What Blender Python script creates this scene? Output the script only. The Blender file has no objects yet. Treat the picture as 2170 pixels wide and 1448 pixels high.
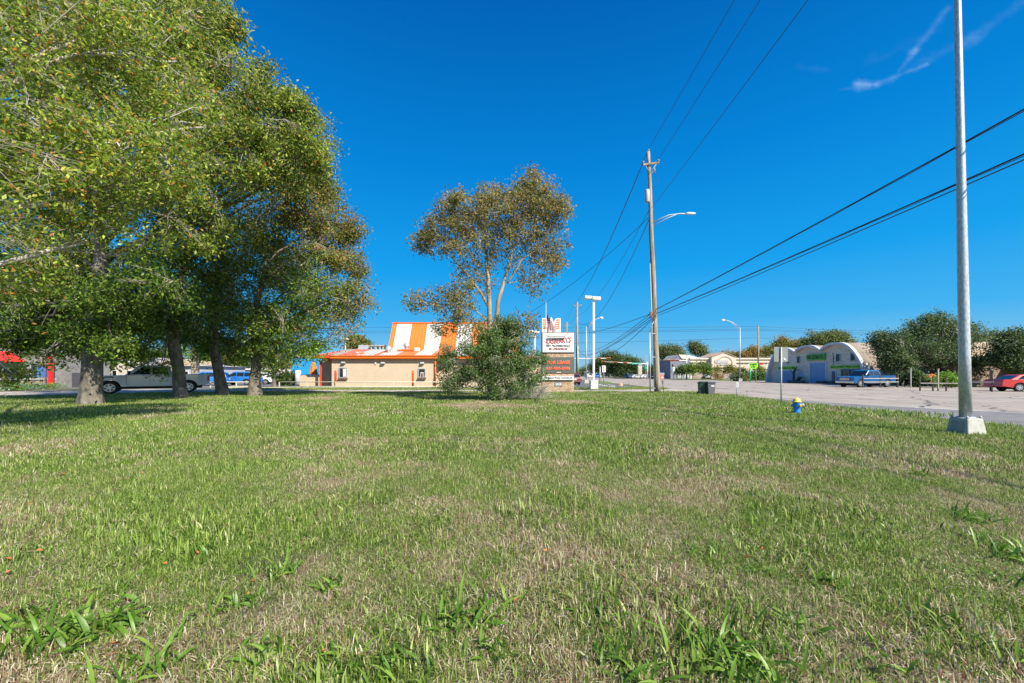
import bpy, math, random
import numpy as np
from mathutils import Vector, Matrix, noise as mnoise

random.seed(7)
PI = math.pi
R = math.radians
scene = bpy.context.scene
COL = scene.collection

# ---------------------------------------------------------------- camera
H0 = 1.55            # eye height
F = 844.0            # focal length in photo pixels (14 mm on a 36 mm wide frame, 2170 px)
HZ = 793.0           # photo row of the horizon
CX = 1085.0
cam_d = bpy.data.cameras.new("camera")
cam = bpy.data.objects.new("camera", cam_d)
COL.objects.link(cam)
cam_d.sensor_width = 36.0
cam_d.lens = 36.0 * F / 2170.0
cam_d.shift_y = (HZ - 724.0) / 2170.0
cam_d.clip_start = 0.05
cam_d.clip_end = 5000
cam.location = (0, 0, H0)
cam.rotation_euler = (PI / 2, 0, 0)
scene.camera = cam

# ---------------------------------------------------------------- light
SUN_DIR = Vector((0.68, -0.73, 0)).normalized()     # ground direction TOWARDS the sun: behind the camera, to the right
SUN_EL = R(43)
EXPO = 0.80
SKYK = 2 ** EXPO
w = bpy.data.worlds.new("World")
scene.world = w
w.use_nodes = True
nt = w.node_tree
for n in list(nt.nodes):
    nt.nodes.remove(n)
out = nt.nodes.new("ShaderNodeOutputWorld")
bg = nt.nodes.new("ShaderNodeBackground")
sky = nt.nodes.new("ShaderNodeTexSky")
sky.sky_type = 'NISHITA'
sky.sun_disc = False
sky.sun_elevation = SUN_EL
sky.sun_rotation = math.atan2(SUN_DIR.x, SUN_DIR.y)
sky.altitude = 0
sky.air_density = 1.0
sky.dust_density = 0.0
sky.ozone_density = 4.0

L_ = nt.links.new
def wn(typ, **kw):
    x = nt.nodes.new(typ)
    for k, v in kw.items(): setattr(x, k, v)
    return x
def wm(op, a, b=None, clamp=False):
    x = nt.nodes.new('ShaderNodeMath'); x.operation = op; x.use_clamp = clamp
    for i, q in enumerate((a, b)):
        if q is None: continue
        if isinstance(q, (int, float)): x.inputs[i].default_value = q
        else: L_(q, x.inputs[i])
    return x.outputs[0]
def wmix(fac, a, b):
    x = nt.nodes.new('ShaderNodeMix'); x.data_type = 'RGBA'
    for sock, q in ((x.inputs[0], fac), (x.inputs[6], a), (x.inputs[7], b)):
        if isinstance(q, (int, float)): sock.default_value = q
        elif isinstance(q, tuple): sock.default_value = (*q, 1)
        else: L_(q, sock)
    return x.outputs[2]
tcw = wn('ShaderNodeTexCoord'); sepw = wn('ShaderNodeSeparateXYZ'); L_(tcw.outputs['Generated'], sepw.inputs[0])
dx_, dy_, dz_ = sepw.outputs
# deep polarised blue of the anti-solar sky; the physical sky takes over towards the sun
rampw = wn('ShaderNodeValToRGB'); cr = rampw.color_ramp
KS = 1.0 / (0.12 * SKYK)
stops = [(0.0, (.34, .62, .80)), (0.05, (.20, .55, .84)), (0.12, (.06, .45, .88)), (0.24, (.010, .36, .86)), (0.45, (.002, .235, .70)), (0.68, (.001, .13, .48)), (1.0, (.003, .07, .30))]
while len(cr.elements) < len(stops): cr.elements.new(0.5)
for e, (p_, c_) in zip(cr.elements, stops):
    e.position = p_; e.color = (*c_, 1)
L_(dz_, rampw.inputs[0])
sc1 = wn('ShaderNodeVectorMath', operation='SCALE'); sc1.inputs['Scale'].default_value = KS; L_(rampw.outputs[0], sc1.inputs[0])
toward = wm('ADD', wm('MULTIPLY', dx_, SUN_DIR.x), wm('MULTIPLY', dy_, SUN_DIR.y))
mr = wn('ShaderNodeMapRange', interpolation_type='SMOOTHSTEP'); mr.inputs[1].default_value = 0.22; mr.inputs[2].default_value = 0.75; L_(toward, mr.inputs[0])
skyc = wmix(mr.outputs[0], sc1.outputs[0], sky.outputs[0])
# thin cirrus high on the right
inv = wm('DIVIDE', 1.0, wm('MAXIMUM', dy_, 0.05))
u_ = wm('MULTIPLY', dx_, inv); v_ = wm('MULTIPLY', dz_, inv)
cuv = wn('ShaderNodeCombineXYZ'); L_(u_, cuv.inputs[0]); L_(v_, cuv.inputs[1])
def wnoise(sc, det, rot=0.0, stretch=(1, 1, 1)):
    mp = wn('ShaderNodeMapping'); mp.inputs['Rotation'].default_value = (0, 0, rot); mp.inputs['Scale'].default_value = stretch
    L_(cuv.outputs[0], mp.inputs[0])
    n_ = wn('ShaderNodeTexNoise'); n_.inputs['Scale'].default_value = sc; n_.inputs['Detail'].default_value = det; n_.inputs['Roughness'].default_value = 0.6
    L_(mp.outputs[0], n_.inputs['Vector']); return n_.outputs['Fac']
wob = wnoise(14, 5)
def seg(a, b, w0, w1, amt):
    ax, ay = a; bx, by = b; ex, ey = bx - ax, by - ay; l2 = ex * ex + ey * ey
    px_ = wm('SUBTRACT', u_, ax); py_ = wm('SUBTRACT', v_, ay)
    t_ = wm('DIVIDE', wm('ADD', wm('MULTIPLY', px_, ex), wm('MULTIPLY', py_, ey)), l2)
    tcl = wm('MINIMUM', wm('MAXIMUM', t_, 0.0), 1.0)
    qx = wm('SUBTRACT', px_, wm('MULTIPLY', tcl, ex)); qy = wm('SUBTRACT', py_, wm('MULTIPLY', tcl, ey))
    d_ = wm('SQRT', wm('ADD', wm('MULTIPLY', qx, qx), wm('MULTIPLY', qy, qy)))
    d_ = wm('ADD', d_, wm('MULTIPLY', wm('SUBTRACT', wob, 0.5), w0 * 1.6))
    wd_ = wm('ADD', w0, wm('MULTIPLY', tcl, w1 - w0))
    k_ = wm('SUBTRACT', 1.0, wm('DIVIDE', d_, wd_), clamp=True)
    return wm('MULTIPLY', wm('MULTIPLY', k_, k_), amt)
def uv(px, py): return ((px - CX) / F, (HZ - py) / F)
streak = wnoise(9, 6, R(-32), (1, 7, 1)); streak2 = wnoise(30, 6)
dens = None
for a, b, w0, w1, amt in ((uv(1815, 178), uv(1856, 180), .022, .020, 1.5), (uv(1860, 178), uv(1965, 136), .016, .008, .6), (uv(1905, 150), uv(1940, 108), .018, .012, .5),
                          (uv(1935, 112), uv(2010, 15), .014, .02, .38), (uv(1780, 190), uv(1830, 184), .010, .02, .35), (uv(1900, 160), uv(2060, 80), .04, .03, .22),
                          (uv(2040, 95), uv(2175, 0), .03, .045, .26), (uv(1690, 140), uv(1760, 150), .05, .03, .12), (uv(1830, 140), uv(1990, 60), .05, .06, .12)):
    q_ = seg(a, b, w0, w1, amt); dens = q_ if dens is None else wm('ADD', dens, q_)
dens = wm('MULTIPLY', dens, wm('ADD', wm('MULTIPLY', streak, 1.1), wm('MULTIPLY', streak2, 0.5)))
dens = wm('MULTIPLY', dens, wm('GREATER_THAN', dy_, 0.06))
dens = wm('MINIMUM', wm('MULTIPLY', wm('MAXIMUM', wm('SUBTRACT', dens, 0.06), 0.0), 0.48), 0.55)
skyc = wmix(dens, skyc, tuple(q * KS for q in (.32, .56, .92)))
bg.inputs['Strength'].default_value = 0.12
nt.links.new(skyc, bg.inputs['Color'])
nt.links.new(bg.outputs[0], out.inputs['Surface'])

sd = bpy.data.lights.new("sun", 'SUN')
sd.energy = 5.0
sd.angle = R(0.5)
sd.color = (1.0, 0.93, 0.80)
so = bpy.data.objects.new("sun", sd)
COL.objects.link(so)
tos = Vector((SUN_DIR.x * math.cos(SUN_EL), SUN_DIR.y * math.cos(SUN_EL), math.sin(SUN_EL)))
so.rotation_euler = tos.to_track_quat('Z', 'Y').to_euler()
so.location = (20, -30, 40)

scene.view_settings.view_transform = 'Standard'
scene.view_settings.look = 'None'
scene.view_settings.exposure = EXPO
scene.view_settings.gamma = 1.0
scene.view_settings.use_curve_mapping = False
scene.cycles.max_bounces = 6
scene.cycles.diffuse_bounces = 3
scene.cycles.transparent_max_bounces = 6
scene.cycles.caustics_reflective = False
scene.cycles.caustics_refractive = False

# ---------------------------------------------------------------- helpers
def G(px, py):
    """ground point seen at photo pixel"""
    Y = H0 * F / (py - HZ)
    return ((px - CX) / F * Y, Y)

def W(px, py, Y):
    """point at depth Y seen at photo pixel"""
    return ((px - CX) / F * Y, Y, H0 - (py - HZ) / F * Y)

def tag(o, label=None, cat=None, group=None, kind=None):
    if label: o['label'] = label
    if cat: o['category'] = cat
    if group: o['group'] = group
    if kind: o['kind'] = kind
    return o

def thing(name, label, cat, loc=(0, 0, 0), rz=0.0, group=None):
    o = bpy.data.objects.new(name, None)
    o.empty_display_size = 0.3
    COL.objects.link(o)
    o.location = (loc[0], loc[1], loc[2] if len(loc) > 2 else 0)
    o.rotation_euler = (0, 0, rz)
    return tag(o, label, cat, group)

def copy_tree(o, parent=None):
    c = o.copy()
    COL.objects.link(c)
    if parent is not None:
        c.parent = parent
    for ch in list(o.children):
        copy_tree(ch, c)
    return c

class MB:
    """collects shapes and links them as ONE mesh object"""
    def __init__(s):
        s.v = []; s.f = []; s.m = []; s.mi = 0; s.sm = []; s.smooth = False
    def add(s, vs, fs):
        b = len(s.v)
        s.v += [tuple(p) for p in vs]
        for f in fs:
            s.f.append(tuple(i + b for i in f)); s.m.append(s.mi); s.sm.append(s.smooth)
        return s
    def box(s, c, d, rz=0.0, ry=0.0, rx=0.0, taper=1.0):
        hx, hy, hz = d[0] / 2, d[1] / 2, d[2] / 2
        M = Matrix.Rotation(rz, 3, 'Z') @ Matrix.Rotation(ry, 3, 'Y') @ Matrix.Rotation(rx, 3, 'X')
        vs = []
        for z in (-1, 1):
            t = taper if z > 0 else 1.0
            for x, y in ((-1, -1), (1, -1), (1, 1), (-1, 1)):
                p = M @ Vector((x * hx * t, y * hy * t, z * hz))
                vs.append((c[0] + p.x, c[1] + p.y, c[2] + p.z))
        return s.add(vs, [(3, 2, 1, 0), (4, 5, 6, 7), (0, 1, 5, 4), (1, 2, 6, 5), (2, 3, 7, 6), (3, 0, 4, 7)])
    def tube(s, pts, rad, n=8, caps=True):
        pts = [Vector(p) for p in pts]
        if not hasattr(rad, '__len__'): rad = [rad] * len(pts)
        old = s.smooth; s.smooth = True
        vs = []; fs = []
        up = None
        for i, p in enumerate(pts):
            a = pts[max(i - 1, 0)]; b = pts[min(i + 1, len(pts) - 1)]
            t = (b - a)
            if t.length < 1e-9: t = Vector((0, 0, 1))
            t.normalize()
            if up is None:
                up = Vector((1, 0, 0)) if abs(t.x) < 0.9 else Vector((0, 1, 0))
            u = (up - t * up.dot(t))
            if u.length < 1e-6: u = t.orthogonal()
            u.normalize(); up = u
            v = t.cross(u)
            for k in range(n):
                a_ = 2 * PI * k / n
                q = p + (u * math.cos(a_) + v * math.sin(a_)) * rad[i]
                vs.append(q)
        for i in range(len(pts) - 1):
            for k in range(n):
                k2 = (k + 1) % n
                fs.append((i * n + k, i * n + k2, (i + 1) * n + k2, (i + 1) * n + k))
        s.add(vs, fs)
        s.smooth = False
        if caps:
            b = len(s.v) - len(vs)
            s.f.append(tuple(b + k for k in reversed(range(n)))); s.m.append(s.mi); s.sm.append(False)
            e = b + (len(pts) - 1) * n
            s.f.append(tuple(e + k for k in range(n))); s.m.append(s.mi); s.sm.append(False)
        s.smooth = old
        return s
    def lathe(s, prof, n=16, c=(0, 0, 0), M=None, smooth=True):
        """prof list of (r,z) about local z; M optional 3x3"""
        vs = []; fs = []
        for r, z in prof:
            for k in range(n):
                a = 2 * PI * k / n
                p = Vector((r * math.cos(a), r * math.sin(a), z))
                if M is not None: p = M @ p
                vs.append((p.x + c[0], p.y + c[1], p.z + c[2]))
        for i in range(len(prof) - 1):
            for k in range(n):
                k2 = (k + 1) % n
                fs.append((i * n + k, i * n + k2, (i + 1) * n + k2, (i + 1) * n + k))
        old = s.smooth; s.smooth = smooth
        s.add(vs, fs); s.smooth = old
        return s
    def prism(s, poly, y0, y1, close=True):
        """outline in x,z extruded from y0 to y1 (poly counter-clockwise seen from -y)"""
        n = len(poly)
        vs = [(x, y0, z) for x, z in poly] + [(x, y1, z) for x, z in poly]
        fs = [tuple(range(n)), tuple(reversed(range(n, 2 * n)))]
        for i in range(n):
            j = (i + 1) % n
            if not close and j == 0: continue
            fs.append((j, i, i + n, j + n))
        return s.add(vs, fs)
    def slab(s, poly, z0, z1):
        """outline in x,y extruded in z"""
        n = len(poly)
        vs = [(x, y, z0) for x, y in poly] + [(x, y, z1) for x, y in poly]
        fs = [tuple(reversed(range(n))), tuple(range(n, 2 * n))]
        for i in range(n):
            j = (i + 1) % n
            fs.append((i, j, j + n, i + n))
        return s.add(vs, fs)
    def sheet(s, poly, z):
        return s.add([(x, y, z) for x, y in poly], [tuple(range(len(poly)))])
    def build(s, name, mat, parent=None, bevel=0.0):
        me = bpy.data.meshes.new(name)
        me.from_pydata(s.v, [], s.f)
        mats = mat if isinstance(mat, (list, tuple)) else [mat]
        for m_ in mats: me.materials.append(m_)
        me.polygons.foreach_set('material_index', s.m)
        me.polygons.foreach_set('use_smooth', s.sm)
        me.update()
        o = bpy.data.objects.new(name, me)
        COL.objects.link(o)
        if parent is not None: o.parent = parent
        if bevel > 0:
            b = o.modifiers.new('bevel', 'BEVEL'); b.width = bevel; b.segments = 2
            b.limit_method = 'ANGLE'; b.angle_limit = R(40)
        return o

# ---------------------------------------------------------------- materials
MATS = {}
def pm(name, col, rough=0.7, var=0.12, scale=4.0, bump=0.0, metal=0.0, spec=0.5, col2=None, detail=5.0, bscale=None, stretch=None, coat=0.0):
    if name in MATS: return MATS[name]
    m = bpy.data.materials.new(name); m.use_nodes = True
    t = m.node_tree; b = t.nodes['Principled BSDF']
    b.inputs['Roughness'].default_value = rough
    b.inputs['Metallic'].default_value = metal
    b.inputs['Specular IOR Level'].default_value = spec
    b.inputs['Coat Weight'].default_value = coat
    tc = t.nodes.new('ShaderNodeTexCoord')
    src = tc.outputs['Object']
    if stretch:
        mp = t.nodes.new('ShaderNodeMapping'); mp.inputs['Scale'].default_value = stretch
        t.links.new(src, mp.inputs[0]); src = mp.outputs[0]
    n = t.nodes.new('ShaderNodeTexNoise'); n.inputs['Scale'].default_value = scale; n.inputs['Detail'].default_value = detail
    n.inputs['Roughness'].default_value = 0.62
    t.links.new(src, n.inputs['Vector'])
    rp = t.nodes.new('ShaderNodeValToRGB')
    rp.color_ramp.elements[0].position = 0.32; rp.color_ramp.elements[1].position = 0.68
    a = tuple(c * (1 - var) for c in col); c2 = col2 or tuple(min(1, c * (1 + var)) for c in col)
    rp.color_ramp.elements[0].color = (*a, 1); rp.color_ramp.elements[1].color = (*c2, 1)
    t.links.new(n.outputs['Fac'], rp.inputs[0]); t.links.new(rp.outputs[0], b.inputs['Base Color'])
    if bump > 0:
        n2 = t.nodes.new('ShaderNodeTexNoise'); n2.inputs['Scale'].default_value = bscale or scale * 4; n2.inputs['Detail'].default_value = 6
        t.links.new(src, n2.inputs['Vector'])
        bp = t.nodes.new('ShaderNodeBump'); bp.inputs['Strength'].default_value = min(1, bump); bp.inputs['Distance'].default_value = 0.02
        t.links.new(n2.outputs['Fac'], bp.inputs['Height']); t.links.new(bp.outputs[0], b.inputs['Normal'])
    MATS[name] = m
    return m

class NT:
    """small node helper"""
    def __init__(s, name, rough=0.9):
        s.m = bpy.data.materials.new(name); s.m.use_nodes = True; s.t = s.m.node_tree
        s.b = s.t.nodes['Principled BSDF']; s.b.inputs['Roughness'].default_value = rough
        MATS[name] = s.m
    def n(s, typ, **kw):
        x = s.t.nodes.new(typ)
        for k, v in kw.items():
            if k.startswith('i_'):
                key = k[2:]
                x.inputs[int(key) if key.isdigit() else key].default_value = v
            else: setattr(x, k, v)
        return x
    def l(s, a, b): s.t.links.new(a, b)
    def math(s, op, a, b=None, clamp=False):
        x = s.t.nodes.new('ShaderNodeMath'); x.operation = op; x.use_clamp = clamp
        for i, q in enumerate((a, b)):
            if q is None: continue
            if isinstance(q, (int, float)): x.inputs[i].default_value = q
            else: s.l(q, x.inputs[i])
        return x.outputs[0]
    def mix(s, fac, a, b, blend='MIX'):
        x = s.t.nodes.new('ShaderNodeMix'); x.data_type = 'RGBA'; x.blend_type = blend
        for sock, q in ((x.inputs[0], fac), (x.inputs[6], a), (x.inputs[7], b)):
            if isinstance(q, (int, float)): sock.default_value = q
            elif isinstance(q, tuple): sock.default_value = (*q, 1)
            else: s.l(q, sock)
        return x.outputs[2]
    def noise(s, vec, scale, detail=4, rough=0.6):
        x = s.n('ShaderNodeTexNoise'); x.inputs['Scale'].default_value = scale; x.inputs['Detail'].default_value = detail
        x.inputs['Roughness'].default_value = rough
        if vec is not None: s.l(vec, x.inputs['Vector'])
        return x.outputs['Fac']
    def ramp(s, fac, stops):
        x = s.n('ShaderNodeValToRGB'); cr = x.color_ramp
        while len(cr.elements) < len(stops): cr.elements.new(0.5)
        for e, (p, c) in zip(cr.elements, stops):
            e.position = p; e.color = (*c, 1) if len(c) == 3 else c
        s.l(fac, x.inputs[0]); return x.outputs[0]
    def mrange(s, v, a, b, c=0.0, d=1.0):
        x = s.n('ShaderNodeMapRange'); x.inputs[1].default_value = a; x.inputs[2].default_value = b
        x.inputs[3].default_value = c; x.inputs[4].default_value = d; s.l(v, x.inputs[0]); return x.outputs[0]
    def bump(s, h, strength=0.5, dist=0.02):
        x = s.n('ShaderNodeBump'); x.inputs['Strength'].default_value = strength; x.inputs['Distance'].default_value = dist
        s.l(h, x.inputs['Height']); s.l(x.outputs[0], s.b.inputs['Normal'])

_txt_i = 0
def text(name, body, w_, h_, mat, center, parent=None, rx=PI / 2, rz=0.0, depth=0.02, slant=0.0, bold=0.0, spacing=1.0, roll=0.0):
    """raised lettering of width w_ and height h_, facing -y of its parent"""
    cu = bpy.data.curves.new(name, 'FONT'); cu.body = body; cu.align_x = 'CENTER'; cu.align_y = 'CENTER'
    cu.extrude = 0.02; cu.offset = bold; cu.shear = slant; cu.space_character = spacing
    cu.resolution_u = 2
    o = bpy.data.objects.new('tmp', cu); COL.objects.link(o)
    dg = bpy.context.evaluated_depsgraph_get(); dg.update()
    me = bpy.data.meshes.new_from_object(o.evaluated_get(dg))
    bpy.data.objects.remove(o); bpy.data.curves.remove(cu)
    me.name = name
    n = len(me.vertices); co = np.empty(n * 3); me.vertices.foreach_get('co', co); co = co.reshape(-1, 3)
    mn, mx = co.min(0), co.max(0)
    co = (co - (mn + mx) / 2)
    co[:, 0] *= w_ / max(1e-6, mx[0] - mn[0]); co[:, 1] *= h_ / max(1e-6, mx[1] - mn[1]); co[:, 2] *= depth / 0.04
    me.vertices.foreach_set('co', co.ravel()); me.update()
    me.materials.clear(); me.materials.append(mat)
    q = bpy.data.objects.new(name, me); COL.objects.link(q)
    if parent is not None: q.parent = parent
    q.location = center; q.rotation_euler = (rx, roll, rz)
    return q

# common materials
M_white = pm('white_paint', (0.72, 0.72, 0.70), 0.5, 0.05)
M_dark = pm('black_plastic', (0.015, 0.015, 0.017), 0.5, 0.2)
M_galv = pm('galvanised_steel', (0.42, 0.44, 0.46), 0.5, 0.15, 12, metal=0.25, bump=0.1)
M_glass = pm('dark_glass', (0.012, 0.016, 0.022), 0.06, 0.3, 0.6, spec=0.8)
M_conc = pm('cast_concrete', (0.42, 0.41, 0.37), 0.9, 0.15, 6, bump=0.4)
M_black_metal = pm('black_steel', (0.02, 0.02, 0.022), 0.45, 0.2)
M_cable = pm('black_cable', (0.012, 0.012, 0.014), 0.6, 0.1)
M_orange = pm('orange_paint', (0.80, 0.155, 0.012), 0.45, 0.06, 1.2)
# ================================================================ ground, road, drives
def world_pos(nt_):
    return nt_.n('ShaderNodeNewGeometry').outputs['Position']

PATCHES = [(*G(702, 845), 1.7), (*G(985, 862), 1.5), (*G(1060, 862), 1.2), (*G(1205, 853), 1.4), (*G(905, 1068), 0.22), (*G(1020, 855), 1.3)]

def dryness(nt_, pos):
    """0 green .. 1 straw, fixed in the ground"""
    sep = nt_.n('ShaderNodeSeparateXYZ'); nt_.l(pos, sep.inputs[0])
    n1 = nt_.noise(pos, 0.42, 3, 0.6)
    n2 = nt_.noise(pos, 2.6, 3, 0.6)
    a = nt_.mrange(n1, 0.36, 0.64, -0.48, 0.46)
    b = nt_.mrange(n2, 0.3, 0.7, -0.30, 0.30)
    near = nt_.mrange(sep.outputs['Y'], 2.0, 10.0, 0.50, 0.16)
    s = nt_.math('ADD', nt_.math('ADD', a, b), near)
    # tired tan area to the right, halfway up the lawn; rank green by the road
    for (cx, cy, r, amt) in ((6.6, 6.8, 2.6, 0.42), (1.6, 5.2, 2.3, 0.22), (-4.6, 5.0, 3.0, -0.25), (4.6, 3.5, 1.3, -0.3), (10, 13, 4, -0.2), (-1.0, 2.2, 1.1, -0.05)):
        v = nt_.n('ShaderNodeVectorMath', operation='DISTANCE'); nt_.l(pos, v.inputs[0]); v.inputs[1].default_value = (cx, cy, 0)
        s = nt_.math('ADD', s, nt_.mrange(v.outputs['Value'], r * 0.3, r, amt, 0.0))
    for (cx, cy, r) in PATCHES:
        v = nt_.n('ShaderNodeVectorMath', operation='DISTANCE'); nt_.l(pos, v.inputs[0]); v.inputs[1].default_value = (cx, cy, 0)
        d = nt_.math('ADD', v.outputs['Value'], nt_.math('MULTIPLY', n2, r * 1.1))
        s = nt_.math('ADD', s, nt_.mrange(d, r * 0.8, r * 1.35, 0.85, 0.0))
    return nt_.math('MINIMUM', nt_.math('MAXIMUM', s, 0.0), 1.0)

# soil / thatch under the grass
g = NT('lawn_soil', 0.95)
pos = world_pos(g); dr = dryness(g, pos)
fine = g.noise(pos, 60, 4, 0.7); mid = g.noise(pos, 7, 4, 0.6)
green = g.ramp(fine, [(0.3, (0.025, 0.035, 0.01)), (0.7, (0.10, 0.13, 0.035))])
straw = g.ramp(fine, [(0.3, (0.10, 0.075, 0.045)), (0.7, (0.52, 0.42, 0.29))])
c = g.mix(dr, green, straw)
c = g.mix(g.mrange(mid, 0.35, 0.7, 0.0, 0.45), c, (0.06, 0.07, 0.02))
g.l(c, g.b.inputs['Base Color']); g.bump(fine, 0.8, 0.03)
M_soil = g.m

S = 1500
tag(MB().sheet([(-S, -80), (S, -80), (S, 2 * S), (-S, 2 * S)], 0.0).build('ground', M_soil), kind='structure')

# concrete paving with joints, stains and tar-filled cracks
def concrete(name, base, jx=3.66, jy=4.6, crack=0.9, skew=0.05, tone=1.0):
    g = NT(name, 0.85)
    pos = world_pos(g)
    sep = g.n('ShaderNodeSeparateXYZ'); g.l(pos, sep.inputs[0])
    wob = g.noise(pos, 0.5, 5, 0.65)
    x = g.math('SUBTRACT', sep.outputs['X'], g.math('MULTIPLY', sep.outputs['Y'], skew))
    x = g.math('ADD', x, g.math('MULTIPLY', wob, 0.45))
    y = g.math('ADD', sep.outputs['Y'], g.math('MULTIPLY', wob, 0.3))
    fx = g.math('ABSOLUTE', g.math('SUBTRACT', g.math('FRACT', g.math('DIVIDE', x, jx)), 0.5))
    fy = g.math('ABSOLUTE', g.math('SUBTRACT', g.math('FRACT', g.math('DIVIDE', y, jy)), 0.5))
    wid = g.mrange(g.noise(pos, 0.9, 3), 0.35, 0.7, 0.006, 0.026)
    lx = g.math('LESS_THAN', fx, wid)
    ly = g.math('LESS_THAN', fy, g.math('MULTIPLY', wid, 0.55))
    line = g.math('MAXIMUM', lx, ly)
    # random cracks
    wv = g.n('ShaderNodeTexVoronoi', feature='DISTANCE_TO_EDGE'); wv.inputs['Scale'].default_value = 0.16
    dis = g.n('ShaderNodeVectorMath', operation='ADD')
    nc = g.n('ShaderNodeTexNoise'); nc.inputs['Scale'].default_value = 0.8; g.l(pos, nc.inputs['Vector'])
    g.l(pos, dis.inputs[0]); g.l(nc.outputs['Color'], dis.inputs[1]); g.l(dis.outputs[0], wv.inputs['Vector'])
    ck = g.math('LESS_THAN', wv.outputs['Distance'], 0.011 * crack)
    line = g.math('MAXIMUM', line, ck)
    n1 = g.noise(pos, 0.25, 5); n2 = g.noise(pos, 25, 3, 0.7)
    mp = g.n('ShaderNodeMapping'); mp.inputs['Scale'].default_value = (1.0, 0.06, 1); g.l(pos, mp.inputs[0])
    streak = g.noise(mp.outputs[0], 1.4, 4)
    b2 = tuple(k * 0.72 for k in base)
    c = g.mix(g.mrange(n1, 0.3, 0.7), base, b2)
    c = g.mix(g.mrange(streak, 0.42, 0.68, 0, 0.6), c, tuple(k * 0.6 for k in base))
    c = g.mix(g.mrange(n2, 0.3, 0.8, 0, 0.25), c, tuple(k * 0.55 for k in base))
    c = g.mix(g.math('MULTIPLY', line, 0.82), c, (0.035, 0.033, 0.032))
    g.l(c, g.b.inputs['Base Color']); g.bump(n2, 0.3, 0.01)
    return g.m
M_road = concrete('road_concrete', (0.40, 0.345, 0.295))
M_drive = concrete('drive_concrete', (0.50, 0.43, 0.36), 6.0, 4.0, 0.5, 0.0)
M_apron = concrete('apron_concrete', (0.42, 0.36, 0.305), 5.0, 5.0, 0.7)
M_asph = pm('asphalt', (0.17, 0.165, 0.165), 0.9, 0.25, 1.2, bump=0.5, bscale=60)
M_park = pm('parking_asphalt', (0.12, 0.12, 0.125), 0.9, 0.3, 0.8, bump=0.5, bscale=40)
M_line = pm('road_marking', (0.72, 0.72, 0.70), 0.8, 0.25, 8)
M_curb = pm('kerb_concrete', (0.55, 0.52, 0.47), 0.9, 0.2, 3, bump=0.3)
M_turf = g  # placeholder, replaced below
t = NT('far_turf', 0.95)
pos = world_pos(t); fn = t.noise(pos, 9, 5, 0.7)
t.l(t.ramp(fn, [(0.3, (0.06, 0.10, 0.015)), (0.7, (0.17, 0.23, 0.05))]), t.b.inputs['Base Color']); t.bump(fn, 0.8, 0.05)
M_turf = t.m

def edge_x(Y):                      # near edge of the road: lawn on its left
    return 14.75 + 0.05 * (Y - 12) - (1.2 if Y > 27.5 else 0) * min(1, (Y - 27.5) / 3) * 0

def z_(k): return 0.004 * k
# main road
tag(MB().sheet([(edge_x(-60), -60), (33.5, -60), (34.5, 24), (37.2, 60), (46, 140), (60, 420), (24, 420), (edge_x(90), 90), (edge_x(12), 12)][::1], z_(1)).build('road', M_road), kind='structure')
# asphalt shoulder with its white line
tag(MB().sheet([(edge_x(-60) - .02, -60), (27.0, -60), (25.5, 8), (22.5, 12.5), (20.0, 16.0), (18.4, 18.6), (17.0, 21.5), (16.2, 26.5), (edge_x(27), 27), (edge_x(12) - .02, 12)], z_(2)).build('road_shoulder', M_asph), kind='structure')
def ribbon(pts, wd):
    m = MB(); L = []
    for i, p in enumerate(pts):
        a = Vector(pts[max(0, i - 1)]); b = Vector(pts[min(len(pts) - 1, i + 1)])
        d = (b - a).normalized(); n_ = Vector((-d.y, d.x)) * wd / 2
        L.append((p[0] + n_.x, p[1] + n_.y)); L.append((p[0] - n_.x, p[1] - n_.y))
    return m, L
def line_obj(name, pts, wd, z, mat=M_line):
    m, L = ribbon(pts, wd)
    m.add([(x, y, z) for x, y in L], [(2 * i + 1, 2 * i, 2 * i + 2, 2 * i + 3)[::-1] for i in range(len(pts) - 1)])
    return tag(m.build(name, mat), kind='structure')
line_obj('road_marking', [(27.2, 2), (25.6, 8), (22.6, 12.5), (20.1, 16.0), (18.6, 18.4)], 0.14, z_(3))
for k, y in enumerate((24, 36, 48, 60, 72, 84, 100, 116)):
    line_obj('road_marking', [(21.8 + .055 * y, y), (21.8 + .055 * (y + 3), y + 3)], 0.14, z_(3))
    line_obj('road_marking', [(29.2 + .06 * y, y + 5), (29.2 + .06 * (y + 8), y + 8)], 0.14, z_(3))
# forecourt aprons beyond the road
tag(MB().sheet([(33.6, -60), (80, -60), (80, 58), (60, 90), (60, 101), (42.0, 101), (37.2, 60.1), (34.5, 24)], z_(2)).build('forecourt', M_apron), kind='structure')
# cross street at the lights
tag(MB().sheet([(-60, 118), (200, 118), (200, 134), (-60, 134)], z_(2)).build('cross_street', M_road), kind='structure')
tag(MB().sheet([(36, 135), (240, 135), (240, 170), (36, 170)], z_(1)).build('parking_lot', M_apron), kind='structure')
# concrete drive between the lawn and the restaurant
DN = 1308.0
drive = [(-90, 6), (-52, 21), G(0, 840.5), (-27.4, 33.0), (-22, 34.6), (edge_x(34.4) + .4, 34.4), (edge_x(42) + .4, 41.2),
         (6.5, 38.6), (-20, 39.4), (-30, 41.5), (-38, 41.5), (-43, 35.8), (-60, 26), (-95, 12)]
tag(MB().sheet(drive, z_(3)).build('driveway', M_drive), kind='structure')
# restaurant lot behind, parking bays
tag(MB().sheet([(-75, 43.5), (-31, 43.5), (-20, 45.2), (14.6, 45.2), (15.6, 62), (17.2, 92), (-90, 92)], z_(1)).build('restaurant_lot', M_park), kind='structure')
tag(MB().sheet([(6.6, 44.3), (10.6, 44.3), (13.3, 45.9), (14.9, 47), (15.4, 62), (7, 62)], z_(2)).build('lot_entrance', M_park), kind='structure')
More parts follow.
